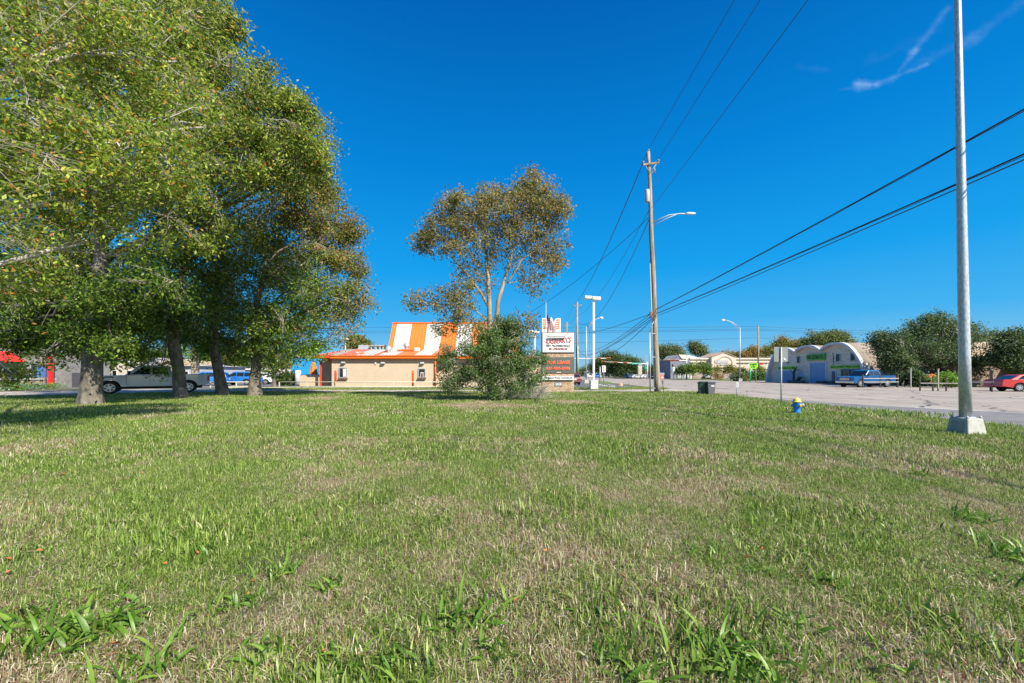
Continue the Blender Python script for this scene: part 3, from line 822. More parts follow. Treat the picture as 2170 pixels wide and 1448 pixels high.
def tree(name, label, cat, base, trunk, lobes, leaf=0.13, pal='oak', seed=1, limb_r=0.16, gap=0.0, gscale=0.7, per=6, spread=0.2, group=None,
         bark=None, twig=None, twig_frac=0.35, sub=9, flare=0.28, hang=0.25, limb_from=0.45, twig_r=0.010, hollow=0.55, wob=0.12, crown_name='crown', width=0.42, extra=None, fill=False, dens=1.0, sprigs=6):
    """trunk: [(dx,dy,z,r)...]; lobes: [(x,y,z,rx,ry,rz,n[,palette])] in world metres"""
    rng = np.random.default_rng(seed)
    root = thing(name, label, cat, (base[0], base[1], 0), 0, group)
    B = np.array([base[0], base[1], 0.0])
    m = MB(); m.smooth = True
    tp = [Vector(p[:3]) for p in trunk]; tr_ = [p[3] for p in trunk]
    # smooth and roughen the trunk, flare at the foot
    P = []; Rr = []
    nseg = 7
    for i in range(len(tp) - 1):
        for k in range(nseg):
            t_ = k / nseg
            q = tp[i].lerp(tp[i + 1], t_); r = tr_[i] * (1 - t_) + tr_[i + 1] * t_
            r *= 1 + 0.07 * mnoise.noise(Vector((q.z * 1.3, seed, 0)))
            if flare and q.z < 1.0: r *= 1 + flare * (1 - q.z / 1.0) ** 2.6
            P.append(q); Rr.append(r)
    P.append(tp[-1]); Rr.append(tr_[-1])
    nr = 18
    b0 = len(m.v); vs = []; fs = []
    for i, (q, r) in enumerate(zip(P, Rr)):
        for k in range(nr):
            a = 2 * PI * k / nr
            lob = 1 + 0.10 * mnoise.noise(Vector((math.cos(a) * 2.2, math.sin(a) * 2.2, q.z * 0.7 + seed * 3)))
            if q.z < 1.0 and flare: lob += 0.13 * (1 - q.z) ** 2 * math.sin(a * 5 + seed)
            vs.append((q.x + math.cos(a) * r * lob, q.y + math.sin(a) * r * lob, q.z - (0.05 if i == 0 else 0)))
    for i in range(len(P) - 1):
        for k in range(nr):
            k2 = (k + 1) % nr
            fs.append((i * nr + k, i * nr + k2, (i + 1) * nr + k2, (i + 1) * nr + k))
    m.add(vs, fs)
    ztop = tp[-1].z; zlow = ztop * limb_from
    def on_trunk(z):
        z = max(0.3, min(z, ztop))
        for i in range(len(P) - 1):
            if P[i + 1].z >= z: return P[i].copy(), Rr[i]
        return P[-1].copy(), Rr[-1]
    nodes = [(q, r) for q, r in zip(P, Rr) if q.z >= zlow * .98]
    for ex in (extra or []):
        ep = [Vector(p[:3]) for p in ex]; er = [p[3] for p in ex]
        fp_ = []; fr_ = []
        for i in range(len(ep) - 1):
            for k in range(5):
                q = ep[i].lerp(ep[i + 1], k / 5); r = er[i] + (er[i + 1] - er[i]) * k / 5
                fp_.append(q + Vector((mnoise.noise(q * .9) * .12, mnoise.noise(q * .9 + Vector((5, 0, 0))) * .12, 0)) * (i + k > 0)); fr_.append(r)
        fp_.append(ep[-1]); fr_.append(er[-1])
        m.tube(fp_, fr_, 10); nodes += list(zip(fp_, fr_))
    bm_ = MB(); bm_.smooth = True
    TA = []; TB = []; cents = []; tones = []; pals = []
    for li, lb in enumerate(lobes):
        x, y, z, rx, ry, rz, n = lb[:7]; pl = lb[7] if len(lb) > 7 else pal
        c = Vector((x - B[0], y - B[1], z))
        hd = math.hypot(c.x, c.y)
        z0 = min(ztop, max(zlow, z - 0.55 * hd - rz * .3)); s0, sr = on_trunk(z0)
        if extra:
            s0, sr = min(nodes, key=lambda t_: (t_[0] - c).length + 1.2 * max(0, t_[0].z - (c.z - .45 * math.hypot(t_[0].x - c.x, t_[0].y - c.y))))
        d = c - s0
        r0 = min(sr * 0.8, limb_r * (0.6 + 0.07 * d.length)); 
        p1 = s0 + Vector((d.x * .25, d.y * .25, d.z * .45)) + Vector(rng.normal(0, wob, 3)) * d.length * .5
        p2 = s0 + Vector((d.x * .7, d.y * .7, d.z * .8)) + Vector(rng.normal(0, wob, 3)) * d.length * .5
        end = c + Vector((d.x, d.y, 0)).normalized() * rx * .3 if hd > .1 else c
        K = 12
        cur = [bez(s0, p1, p2, end, k / K) + Vector(rng.normal(0, .02, 3)) * d.length * .35 * (k > 0) for k in range(K + 1)]
        (m if r0 > 0.05 else bm_).tube(cur, [r0 * (1 - .8 * k / K) for k in range(K + 1)], 7 if r0 > .05 else 5)
        ends = []
        for j in range(sub):
            st = cur[int(rng.integers(K // 2, K + 1))]
            v = Vector(rng.normal(0, 1, 3)).normalized(); v.z = v.z * .8 + .15
            e = c + Vector((v.x * rx, v.y * ry, v.z * rz)) * rng.uniform(.55, .95)
            mid = st.lerp(e, .5) + Vector(rng.normal(0, .1, 3)) * (e - st).length
            mid2 = st.lerp(e, .8) + Vector(rng.normal(0, .07, 3)) * (e - st).length
            rr = max(0.012, r0 * rng.uniform(.16, .3))
            bm_.tube([st, mid, mid2, e], [rr, rr * .7, rr * .5, rr * .2], 5)
            ends += [mid, mid2, e]
        E = np.array([tuple(e) for e in ends])
        # leafy twig tips
        n = int(n * dens)
        v = rng.normal(0, 1, (n, 3)); v /= np.linalg.norm(v, axis=1)[:, None]
        rad = hollow + (1 - hollow) * rng.random(n) ** 0.8
        rad = np.where(rng.random(n) < .14, rng.uniform(min(.1, hollow), max(.11, hollow), n), rad)
        if fill: rad = rng.random(n) ** (1 / 2.6)
        # uneven outline
        ph = rng.uniform(0, 6.28, 4)
        rad = rad * (1 + .16 * np.sin(v[:, 0] * 5 + ph[0]) * np.cos(v[:, 2] * 6 + ph[1]) + .10 * np.sin(v[:, 1] * 9 + ph[2]) * np.sin(v[:, 2] * 11 + ph[3])) * rng.uniform(.86, 1.08, n) * (1 + .22 * (rng.random(n) < .12) * rng.random(n))
        p = v * rad[:, None] * np.array([rx, ry, rz]) + np.array(tuple(c))
        keep = np.ones(n, bool)
        if gap > 0:
            gv = np.array([mnoise.noise(Vector(q) * gscale + Vector((seed * 7.3, 0, 0))) for q in p])
            keep = gv > (gap - .5)
        p = p[keep]
        if sprigs:                                        # ragged sprays past the outline
            sv = rng.normal(0, 1, (sprigs, 3)); sv /= np.linalg.norm(sv, axis=1)[:, None]
            rdi = np.array([rx, ry, rz]); ns = max(5, int(n * .035))
            for q_ in sv:
                ce = np.array(tuple(c)) + q_ * rdi * rng.uniform(.95, 1.22)
                along = rng.random((ns, 1)) * -.35
                sp_ = ce + q_ * rdi * along + rng.normal(0, .075, (ns, 3)) * rdi
                p = np.concatenate([p, sp_]); ends_ = np.array(tuple(c)) + q_ * rdi * .55
                TA.append(ends_[None]); TB.append(ce[None])
        p = p[p[:, 2] > 0.08]
        if not len(p): continue
        cents.append(p); pals += [pl] * len(p)
        tones.append(np.array([1 + .35 * mnoise.noise(Vector(q) * .45 + Vector((0, seed, 0))) for q in p]))
        k = rng.random(len(p)) < twig_frac
        q = p[k]
        if len(q) and len(E):
            dd = ((q[:, None] - E[None]) ** 2).sum(2); idx = dd.argmin(1); src = E[idx]
            midp = (src + q) / 2 + rng.normal(0, .06, q.shape) * np.sqrt(dd.min(1))[:, None]
            TA += [src, midp]; TB += [midp, q]
    bk = bark or M_bark
    m.build('trunk', bk, root)
    if bm_.v: bm_.build('branches', twig or M_twig, root)
    if TA:
        A = np.concatenate(TA); Bq = np.concatenate(TB); sticks('twigs', A, Bq, twig_r, twig_r * .55, twig or M_twig, root)
    Cn = np.concatenate(cents); Tn = np.concatenate(tones); pa = np.array(pals)
    if len(set(pals)) == 1:
        leaves(crown_name, Cn, leaf, PAL[pals[0]], rng, root, per=per, spread=spread, hang=hang, clump_tone=Tn, width=width)
    else:
        # one crown mesh with several leaf colours: weight the palettes
        allc = []
        tot = len(pals)
        for k in sorted(set(pals)):
            kk = pa == k
            allc.append((k, kk))
        o = None
        mats_cols = []
        # build combined by concatenating temporary arrays
        objs = []
        for k, kk in allc:
            objs.append(leaves(crown_name, Cn[kk], leaf, PAL[k], rng, None, per=per, spread=spread, hang=hang, clump_tone=Tn[kk], width=width))
        co = []; cc = []
        for q in objs:
            a = np.empty(len(q.data.vertices) * 3); q.data.vertices.foreach_get('co', a); co.append(a)
            b = np.empty(len(q.data.vertices) * 4); q.data.attributes['leafcol'].data.foreach_get('color', b); cc.append(b)
            me_ = q.data; bpy.data.objects.remove(q); bpy.data.meshes.remove(me_)
        co = np.concatenate(co); cc = np.concatenate(cc); nv = len(co) // 3
        me = bpy.data.meshes.new(crown_name); me.vertices.add(nv); me.vertices.foreach_set('co', co)
        me.loops.add(nv); me.loops.foreach_set('vertex_index', np.arange(nv)); me.polygons.add(nv // 4); me.polygons.foreach_set('loop_start', np.arange(nv // 4) * 4)
        me.update(calc_edges=True)
        at_ = me.attributes.new('leafcol', 'FLOAT_COLOR', 'POINT'); at_.data.foreach_set('color', cc)
        me.materials.append(M_leaf)
        o = bpy.data.objects.new(crown_name, me); COL.objects.link(o); o.parent = root
    return root

def lobe(px, py, Y, r, n, ry=None, rz=None, pal=None):
    """clump of foliage centred at photo pixel px,py, at depth Y; r in photo pixels"""
    x, y, z = W(px, py, Y); m_ = r * Y / F
    q = [x, y, z, m_, (ry if ry else m_), m_ * (rz if rz else 0.85), n]
    if pal: q.append(pal)
    return tuple(q)

# ---- the four big oaks on the left
b1 = G(193, 858)
tree('oak_tree', 'thickest grey oak trunk at the far left of the lawn, crown rising out of frame', 'tree', b1,
     [(0, 0, 0, .43), (.05, 0, 2.2, .40), (.18, .1, 4.3, .38), (.30, .2, 6.0, .32), (.1, .4, 8.5, .25), (-.6, .6, 12, .16)],
     [lobe(70, 60, 21, 150, 1300), lobe(250, 20, 20, 150, 1500), lobe(370, 80, 20, 115, 1300), lobe(475, 165, 20.5, 90, 1000), lobe(545, 245, 21, 80, 900),
      lobe(200, 190, 20, 140, 1400), lobe(360, 230, 19, 120, 1300), lobe(600, 330, 21, 85, 900), lobe(480, 330, 20, 100, 1000), lobe(90, 330, 21, 120, 1000),
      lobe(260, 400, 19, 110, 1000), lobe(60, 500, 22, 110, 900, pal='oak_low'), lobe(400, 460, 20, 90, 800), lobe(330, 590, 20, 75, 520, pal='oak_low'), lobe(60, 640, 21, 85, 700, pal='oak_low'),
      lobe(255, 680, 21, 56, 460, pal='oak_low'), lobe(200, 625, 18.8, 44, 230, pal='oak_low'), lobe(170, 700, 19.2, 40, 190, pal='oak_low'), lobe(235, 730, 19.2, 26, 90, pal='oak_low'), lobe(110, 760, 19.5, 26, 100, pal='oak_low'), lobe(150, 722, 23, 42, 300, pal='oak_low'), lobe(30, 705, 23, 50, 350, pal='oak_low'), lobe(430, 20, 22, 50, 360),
      lobe(120, 640, 24, 90, 900, pal='oak_low'), lobe(230, 600, 24, 90, 900, pal='oak_low'), lobe(85, 728, 24, 40, 300, pal='oak_low'), lobe(160, 700, 24, 60, 500, pal='oak_low'), lobe(260, 745, 22, 34, 240, pal='oak_low'), lobe(20, 690, 24, 70, 600, pal='oak_low'), lobe(150, 560, 22, 90, 900), lobe(475, 60, 21, 40, 380), lobe(625, 230, 21, 36, 300), lobe(665, 330, 21.5, 30, 240)],
     leaf=0.20, seed=21, gap=.50, limb_r=.11, dens=1.15, per=9, spread=.28, twig_frac=.6, gscale=.95, limb_from=.5)
b2 = G(382, 843)
tree('oak_tree', 'slim forked oak trunk standing in front of the grey pickup door', 'tree', b2,
     [(0, 0, 0, .38), (-.1, 0, 1.8, .34), (-.45, 0, 3.6, .32), (-.5, .1, 5.2, .26), (-.1, .2, 8, .2), (.8, .3, 12, .12)],
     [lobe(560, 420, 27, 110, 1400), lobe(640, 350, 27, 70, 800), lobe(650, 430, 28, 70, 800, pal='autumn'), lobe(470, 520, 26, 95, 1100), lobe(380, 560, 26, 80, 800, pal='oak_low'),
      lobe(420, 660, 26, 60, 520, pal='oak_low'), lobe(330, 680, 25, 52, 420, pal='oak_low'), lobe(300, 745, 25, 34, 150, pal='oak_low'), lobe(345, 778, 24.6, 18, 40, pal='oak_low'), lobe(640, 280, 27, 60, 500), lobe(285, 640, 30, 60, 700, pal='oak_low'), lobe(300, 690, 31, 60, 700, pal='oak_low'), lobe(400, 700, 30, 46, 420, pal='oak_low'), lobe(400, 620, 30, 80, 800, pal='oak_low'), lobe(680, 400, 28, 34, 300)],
     leaf=0.19, seed=22, gap=.46, gscale=.9, per=9, spread=.30, limb_from=.5, twig_frac=.35, limb_r=.10)
b3 = G(473, 838)
tree('oak_tree', 'leaning oak trunk just right of the pickup tailgate', 'tree', b3,
     [(0, 0, 0, .40), (-.3, 0, 1.6, .34), (-.65, 0, 3.2, .30), (-.85, .1, 5.5, .24), (-.5, .2, 9, .15)],
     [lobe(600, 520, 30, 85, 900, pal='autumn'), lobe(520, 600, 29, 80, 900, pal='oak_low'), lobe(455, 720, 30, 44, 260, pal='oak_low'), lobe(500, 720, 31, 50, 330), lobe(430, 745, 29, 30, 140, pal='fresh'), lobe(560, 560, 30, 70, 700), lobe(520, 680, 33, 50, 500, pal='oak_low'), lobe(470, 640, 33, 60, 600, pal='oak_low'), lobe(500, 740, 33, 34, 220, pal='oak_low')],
     leaf=0.20, seed=23, gap=.45, gscale=.9, per=9, spread=.31, limb_from=.5, twig_frac=.35, limb_r=.10)
b4 = G(540, 841)
tree('oak_tree', 'gnarled twisting oak trunk nearest the orange restaurant', 'tree', b4,
     [(0, 0, 0, .40), (0, 0, 1.2, .34), (.12, 0, 2.6, .30), (.05, .05, 4.2, .25), (.1, .1, 6.5, .19), (.8, .1, 9.5, .1)],
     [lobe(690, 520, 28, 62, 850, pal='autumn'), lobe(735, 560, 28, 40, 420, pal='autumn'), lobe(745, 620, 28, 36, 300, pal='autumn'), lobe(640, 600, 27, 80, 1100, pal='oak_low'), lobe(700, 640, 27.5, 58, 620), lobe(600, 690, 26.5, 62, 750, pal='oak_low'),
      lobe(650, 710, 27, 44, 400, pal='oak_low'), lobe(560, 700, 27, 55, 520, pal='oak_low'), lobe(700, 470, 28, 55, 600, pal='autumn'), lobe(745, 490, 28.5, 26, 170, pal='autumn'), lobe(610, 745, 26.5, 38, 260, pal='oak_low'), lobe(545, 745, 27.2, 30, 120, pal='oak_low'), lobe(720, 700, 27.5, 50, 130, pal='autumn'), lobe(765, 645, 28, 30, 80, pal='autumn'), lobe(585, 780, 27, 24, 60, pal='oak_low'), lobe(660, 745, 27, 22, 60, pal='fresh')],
     leaf=0.185, seed=24, gap=.45, gscale=.9, per=9, spread=.28, limb_from=.4, twig_frac=.55, limb_r=.10)
tree('small_tree', 'thin dark trunked tree beside the rail, in front of the hedge', 'tree', G(581, 822),
     [(0, 0, 0, .2), (0, 0, 3, .16), (.1, 0, 5, .1)], [lobe(581, 745, 45, 36, 300), lobe(560, 760, 45, 26, 160)], leaf=.24, pal='oak_low', seed=25, gap=.4, per=6, spread=.35, flare=.2)
tree('small_tree', 'pale sunlit trunk rising behind the pickup bed', 'tree', G(414, 818),
     [(0, 0, 0, .45), (0, 0, 2.6, .42), (.1, 0, 5, .3)], [lobe(420, 735, 52, 40, 420, pal='fresh'), lobe(405, 700, 53, 50, 420)], leaf=.26, pal='oak_low', seed=26, gap=.4, per=6, spread=.35, flare=.2, bark=M_bark_brown)
# ---- near tree, trunk out of frame to the left, leafy boughs reaching in overhead
nb = (-13.5, 8.6)
tree('overhanging_tree', 'near tree at the left frame edge with pale bare twigs and yellow green leaves', 'tree', nb,
     [(0, 0, 0, .5), (.1, 0, 2.5, .44), (.2, 0, 4.5, .34), (.5, .3, 7, .2)],
     [lobe(40, 60, 9.5, 150, 420), lobe(190, 40, 10, 130, 380), lobe(60, 270, 9.5, 140, 430), lobe(200, 290, 10, 120, 380), lobe(330, 350, 10.5, 95, 260), lobe(90, 420, 10, 110, 300),
      lobe(330, 120, 11, 110, 300), lobe(250, 480, 11, 85, 190), lobe(40, 600, 10, 60, 60), lobe(-60, 350, 9, 200, 420), lobe(-160, 100, 8.5, 250, 420), lobe(-250, 300, 7, 300, 420), lobe(-80, 60, 12, 250, 500),
      lobe(20, 790, 11.5, 30, 34), lobe(410, 260, 11.5, 70, 150)],
     leaf=0.125, pal='near', seed=31, gap=.45, gscale=1.2, dens=1.4, per=9, spread=.15, limb_r=.10, twig_frac=.55, twig_r=.005, sub=12, limb_from=.5, wob=.14, bark=M_twig)

# ---- centre tree with its thicket
bc = G(1040, 848)
tree('pear_tree', 'lone olive brown tree with forked tan trunks above the thicket', 'tree', bc,
     [(0, 0, 0, .25), (0, 0, 2.6, .20), (-.04, 0, 4.4, .16), (-.10, 0, 6.0, .13), (-.18, .05, 7.4, .11), (-.32, .1, 9.2, .07), (-.4, .1, 11.0, .03)],
     [lobe(1125, 430, 24, 62, 620), lobe(1160, 455, 24.3, 46, 380), lobe(1060, 450, 23.6, 62, 560), lobe(1000, 462, 24, 58, 520), lobe(955, 450, 24.2, 44, 300), lobe(930, 500, 24, 50, 380), lobe(898, 515, 24, 30, 150),
      lobe(1000, 520, 23.5, 60, 420), lobe(1085, 520, 24.3, 62, 440), lobe(1150, 515, 24, 52, 400), lobe(1176, 555, 24, 28, 110), lobe(1130, 400, 24, 38, 260), lobe(1130, 590, 24, 46, 150), lobe(1010, 590, 23.8, 42, 150), lobe(985, 620, 23.6, 38, 160),
      lobe(930, 635, 23.8, 42, 140), lobe(882, 637, 23.8, 22, 60), lobe(975, 655, 23.5, 36, 100), lobe(1115, 690, 23.8, 36, 100), lobe(1000, 690, 23.5, 44, 140), lobe(945, 690, 23.6, 28, 70), lobe(1040, 420, 24, 30, 140), lobe(970, 420, 24, 22, 90), lobe(1185, 430, 24, 18, 70)],
     leaf=0.17, pal='olive', seed=41, gap=.43, gscale=2.3, per=8, spread=.16, limb_r=.035, bark=M_bark_brown, twig=M_twig, twig_frac=.25, twig_r=.006, flare=.3, limb_from=.5, sub=11, wob=.05, hollow=.12, fill=True, dens=.85, sprigs=9,
     extra=[[(.12, .05, 2.2, .15), (.20, .05, 4.2, .14), (.42, .05, 5.8, .12), (.95, .1, 7.6, .09), (1.45, .1, 9.4, .06), (2.1, .1, 11.6, .025)],
            [(1.0, .08, 7.0, .07), (1.9, .1, 8.4, .05), (3.0, .1, 9.2, .02)], [(-.15, 0, 5.6, .08), (-1.1, 0, 7.2, .06), (-2.6, .1, 8.8, .03)], [(-.18, .05, 7.4, .07), (.2, .1, 9.3, .05), (.5, .1, 11.4, .02)], [(-.05, 0, 4.6, .05), (-1.2, 0, 5.6, .035), (-3.2, 0, 5.7, .015)]])
tree('thicket_bush', 'dense green tangled thicket around the foot of the olive brown tree', 'bush', (bc[0] + .1, bc[1] - .25),
     [(0, 0, 0, .09), (0, 0, 1.2, .08), (.05, 0, 2.4, .05), (0, 0, 3.2, .03)],
     [lobe(1050, 730, 23.4, 44, 560), lobe(1090, 720, 23.5, 34, 420), lobe(1010, 745, 23.3, 40, 420), lobe(1075, 775, 23.3, 50, 620), lobe(1020, 800, 23.2, 40, 420), lobe(1110, 770, 23.5, 38, 420), lobe(1130, 795, 23.6, 32, 300),
      lobe(960, 760, 23.2, 32, 180), lobe(960, 810, 23.2, 32, 220), lobe(985, 785, 23.3, 30, 150), lobe(1060, 825, 23.1, 34, 320), lobe(1100, 815, 23.4, 34, 200), lobe(935, 770, 23.3, 20, 60), lobe(1145, 760, 23.7, 16, 80), lobe(1060, 695, 23.5, 28, 260), lobe(1085, 692, 23.5, 26, 230), lobe(1035, 705, 23.4, 26, 210), lobe(1060, 760, 23.0, 40, 300)],
     leaf=0.13, pal='bush', seed=42, gap=.40, gscale=1.5, per=10, spread=.15, limb_r=.05, bark=M_twig, twig=M_twig, twig_frac=.9, twig_r=.008, flare=0, limb_from=.08, sub=10, hollow=.2, wob=.16)
rng_ = np.random.default_rng(8)
A = []; B_ = []
for i in range(420):
    a = np.array([rng_.uniform(-.6, 1.6), rng_.uniform(-.7, .5), rng_.uniform(.1, .6)])
    d = np.array([rng_.uniform(-.3, 1.5), rng_.uniform(-.5, .5), rng_.uniform(-.1, .75)])
    mdp = a + d * .5 + rng_.normal(0, .08, 3); e = a + d
    A += [a, mdp]; B_ += [mdp, e]
o = sticks('dead_brush', np.array(A), np.array(B_), .009, .004, pm('dead_twig', (.50, .46, .38), .9, .2), None)
o.location = (bc[0] + 1.2, bc[1] - .1, 0); tag(o, 'bare grey dead twigs tangled low on the right of the thicket', 'brush')
tree('small_shrub', 'thin leafy shrub left of the thicket, by the bare patch', 'bush', G(950, 842),
     [(0, 0, 0, .04), (-.1, 0, 1.0, .035), (-.1, 0, 1.9, .02)], [lobe(945, 735, 23, 16, 60), lobe(950, 780, 23, 22, 110), lobe(962, 815, 23, 24, 120)], leaf=.10, pal='bush', seed=43, gap=.3, per=6, spread=.12, limb_r=.02, twig_frac=.9, twig_r=.008, flare=0, limb_from=.2, hollow=.2, bark=M_twig)
# ================================================================ buildings
def brick(name, c1, c2, mortar, scale, bw=0.5, bh=0.25, rough=0.9, ms=0.015, plane='XZ', bump=0.4, tone=0.3):
    g = NT(name, rough)
    tc = g.n('ShaderNodeTexCoord'); sep = g.n('ShaderNodeSeparateXYZ'); g.l(tc.outputs['Object'], sep.inputs[0])
    cb = g.n('ShaderNodeCombineXYZ')
    xy = g.math('ADD', sep.outputs['X'], sep.outputs['Y'])
    g.l(xy, cb.inputs[0]); g.l(sep.outputs['Z'], cb.inputs[1])
    b = g.n('ShaderNodeTexBrick'); b.inputs['Scale'].default_value = scale; b.inputs['Brick Width'].default_value = bw; b.inputs['Row Height'].default_value = bh
    b.inputs['Mortar Size'].default_value = ms; b.inputs['Color1'].default_value = (*c1, 1); b.inputs['Color2'].default_value = (*c2, 1); b.inputs['Mortar'].default_value = (*mortar, 1)
    g.l(cb.outputs[0], b.inputs['Vector'])
    n = g.noise(tc.outputs['Object'], 1.3, 5)
    c = g.mix(g.mrange(n, 0.3, 0.75, 0, tone), b.outputs['Color'], tuple(k * .55 for k in c1))
    g.l(c, g.b.inputs['Base Color'])
    if bump: g.bump(b.outputs['Fac'], bump, -0.01)
    return g.m
M_tan = brick('painted_tan_block', (0.62, 0.49, 0.345), (0.59, 0.465, 0.325), (0.50, 0.40, 0.28), 1.0, .41, .20, ms=.014, tone=.2)
M_stucco = pm('cream_stucco', (0.62, 0.52, 0.42), 0.95, 0.06, 1.5, bump=0.2, bscale=30)
M_ashlar = brick('grey_ashlar_stone', (0.78, 0.69, 0.57), (0.52, 0.46, 0.39), (0.64, 0.57, 0.49), 1.0, .62, .26, ms=.02, tone=.35)
M_redbrick = brick('brown_brick', (0.36, 0.25, 0.19), (0.28, 0.19, 0.15), (0.40, 0.34, 0.28), 1.0, .24, .08, ms=.008)
M_whiteroof = pm('white_roof_metal', (0.55, 0.55, 0.54), 0.45, 0.07, .8)
M_orangeroof = pm('orange_roof_metal', (0.80, 0.17, 0.012), 0.42, 0.07, .8)
M_pinkroof = pm('sunfaded_orange_roof_metal', (0.72, 0.15, 0.06), 0.5, 0.1, .8)
M_seam = pm('roof_seam', (0.30, 0.24, 0.20), .5, .1)
M_blue = pm('blue_painted_wall', (0.02, 0.30, 0.62), .6, .08, 1)
M_red = pm('red_paint', (0.72, 0.025, 0.02), .5, .1)
M_cream = pm('cream_pipe_paint', (0.62, 0.54, 0.42), .6, .1)

# ---------------- orange and white roofed restaurant
YW = 48.0
def rx(px, Y=YW): return (px - CX) / F * Y
def rz_(py, Y=YW): return H0 - (py - HZ) / F * Y
rest = thing('restaurant', 'tan block restaurant under an orange and white striped A frame roof', 'restaurant', (0, 0, 0))
xl, xr = rx(703), rx(921)
m = MB(); m.box(((xl + xr) / 2, YW + 6, 1.72), (xr - xl, 12, 3.44)); m.build('wall', M_tan, rest)
x2 = rx(1150, 49.4)
m = MB(); m.box(((xr + x2) / 2 + .005, 49.2 + 5, 1.70), (x2 - xr, 10, 3.40)); m.build('wall', M_tan, rest)
xp0 = rx(682, YW + 2.2)
m = MB(); m.box(((xp0 + xl) / 2, YW + 2.2 + 4, 1.69), (xl - xp0, 8, 3.38)); m.build('porch_wall', M_tan, rest)
# fascia
zf = 3.42
fo = MB(); fo.box(((xl + xr) / 2 + .25, YW - .42, zf + .17), (xr - xl + .5, .12, .36)); fo.box(((xl + xr) / 2 + .25, YW - .50, zf + .30), (xr - xl + .5, .08, .12))
fo.box(((xr + .56 + x2) / 2, YW + .62, zf + .16), (x2 - xr - .56, .12, .34)); fo.box((xr + .56, YW + .1, zf + .16), (.12, .92, .34))
fo.build('fascia', M_orange, rest, bevel=.015)
so_ = MB(); so_.box(((xl + xr) / 2, YW - .2, zf - .015), (xr - xl + .5, .36, .05)); so_.build('soffit', M_orange, rest)
# porch roof with its post
pr = MB(); xa = rx(660, YW - .5)
pr.add([(xa, YW - .45, zf + .36), (xl + .02, YW - .47, zf + .36), (xl + .02, YW - .47, zf + .08), (xa + .25, YW - .45, zf + .08),
        (xa, YW + 4.8, zf + .36), (xa + .25, YW + 4.8, zf + .08), (xl + .02, YW + 2.2, zf - .35), (xa + 1.3, YW + 1.9, zf - .35)],
       [(0, 3, 2, 1), (0, 4, 5, 3), (3, 5, 7), (3, 7, 6, 2), (0, 1, 4)])
pr.build('porch_fascia', pm('red_orange_paint', (0.75, 0.07, 0.02), .45, .06), rest)
m = MB(); m.box((rx(679.5, YW + .3), YW + .3, 1.6), (.2, .2, 3.2)); m.build('porch_post', pm('red_orange_paint', (0.75, 0.07, 0.02)), rest)
m = MB(); m.tube([(xr + .12, YW - .14, zf), (xr + .12, YW - .14, .15)], .09, 8); m.build('downspout', M_orange, rest)
# skirt roof and steep roof in stripes
x_s0, x_s1 = rx(822, 53), rx(1100, 55)
wst = 2.09
ysk0, zsk0 = YW - .52, zf + .38
ysk1, zsk1 = 53.0, rz_(741, 53)
yt, zt = 55.2, rz_(686, 55.2)
dxe = 0.0
bounds = [x_s0]
x_ = x_s0 + .62
while x_ < x_s1 - .1:
    bounds.append(x_); x_ += wst
bounds.append(x_s1)
import itertools
mo = MB(); mw = MB(); ms = MB()
def quad4(mb, a, b, c, d): mb.add([a, b, c, d], [(0, 1, 2, 3)])
def seam(a, b, r=.022): ms.tube([a, b], r, 4, caps=False)
lean = (rx(832, yt) - x_s0)
for i in range(len(bounds) - 1):
    a, b = bounds[i], bounds[i + 1]
    mb = mo if i % 2 == 0 else mw
    quad4(mb, (a, ysk1, zsk1), (b, ysk1, zsk1), (b, yt, zt), (a, yt, zt))
    quad4(mb, (a, ysk0 + (1.1 if a > xr + .5 else 0), zsk0), (b, ysk0 + (1.1 if a > xr + .5 else 0), zsk0), (b, ysk1, zsk1), (a, ysk1, zsk1))
    nse = max(2, round((b - a) / .42))
    for k in range(nse):
        xx = a + (b - a) * k / nse
        seam((xx, ysk1 - .02, zsk1 + .03), (xx, yt - .02, zt + .01)); seam((xx, ysk0 + (1.1 if a > xr + .5 else 0), zsk0 + .03), (xx, ysk1, zsk1 + .03))
# solid body of the tall roof (gable ends and back slope)
def gable(x):
    return [(x, ysk1, zsk1), (x, yt, zt), (x, yt + 5.0, zt), (x, yt + 7.5, zsk1), (x, yt + 7.5, 3.0), (x, ysk1, 3.0)]
g0 = gable(x_s0 + .01); g1 = gable(x_s1 - .01)
gb = MB(); gb.add(g0 + g1, [(5, 4, 3, 2, 1, 0), (6, 7, 8, 9, 10, 11), (1, 2, 8, 7), (2, 3, 9, 8), (3, 4, 10, 9)])
gb.build('gable', M_white, rest)
ro = mo.build('roof', M_orangeroof, rest); mw.build('roof_stripe', M_whiteroof, ro); ms.build('roof_seam', M_seam, ro)
m = MB(); m.box(((x_s0 + x_s1) / 2, yt - .02, zt + .08), (x_s1 - x_s0 + .1, .16, .18)); m.build('ridge_cap', M_orange, rest)
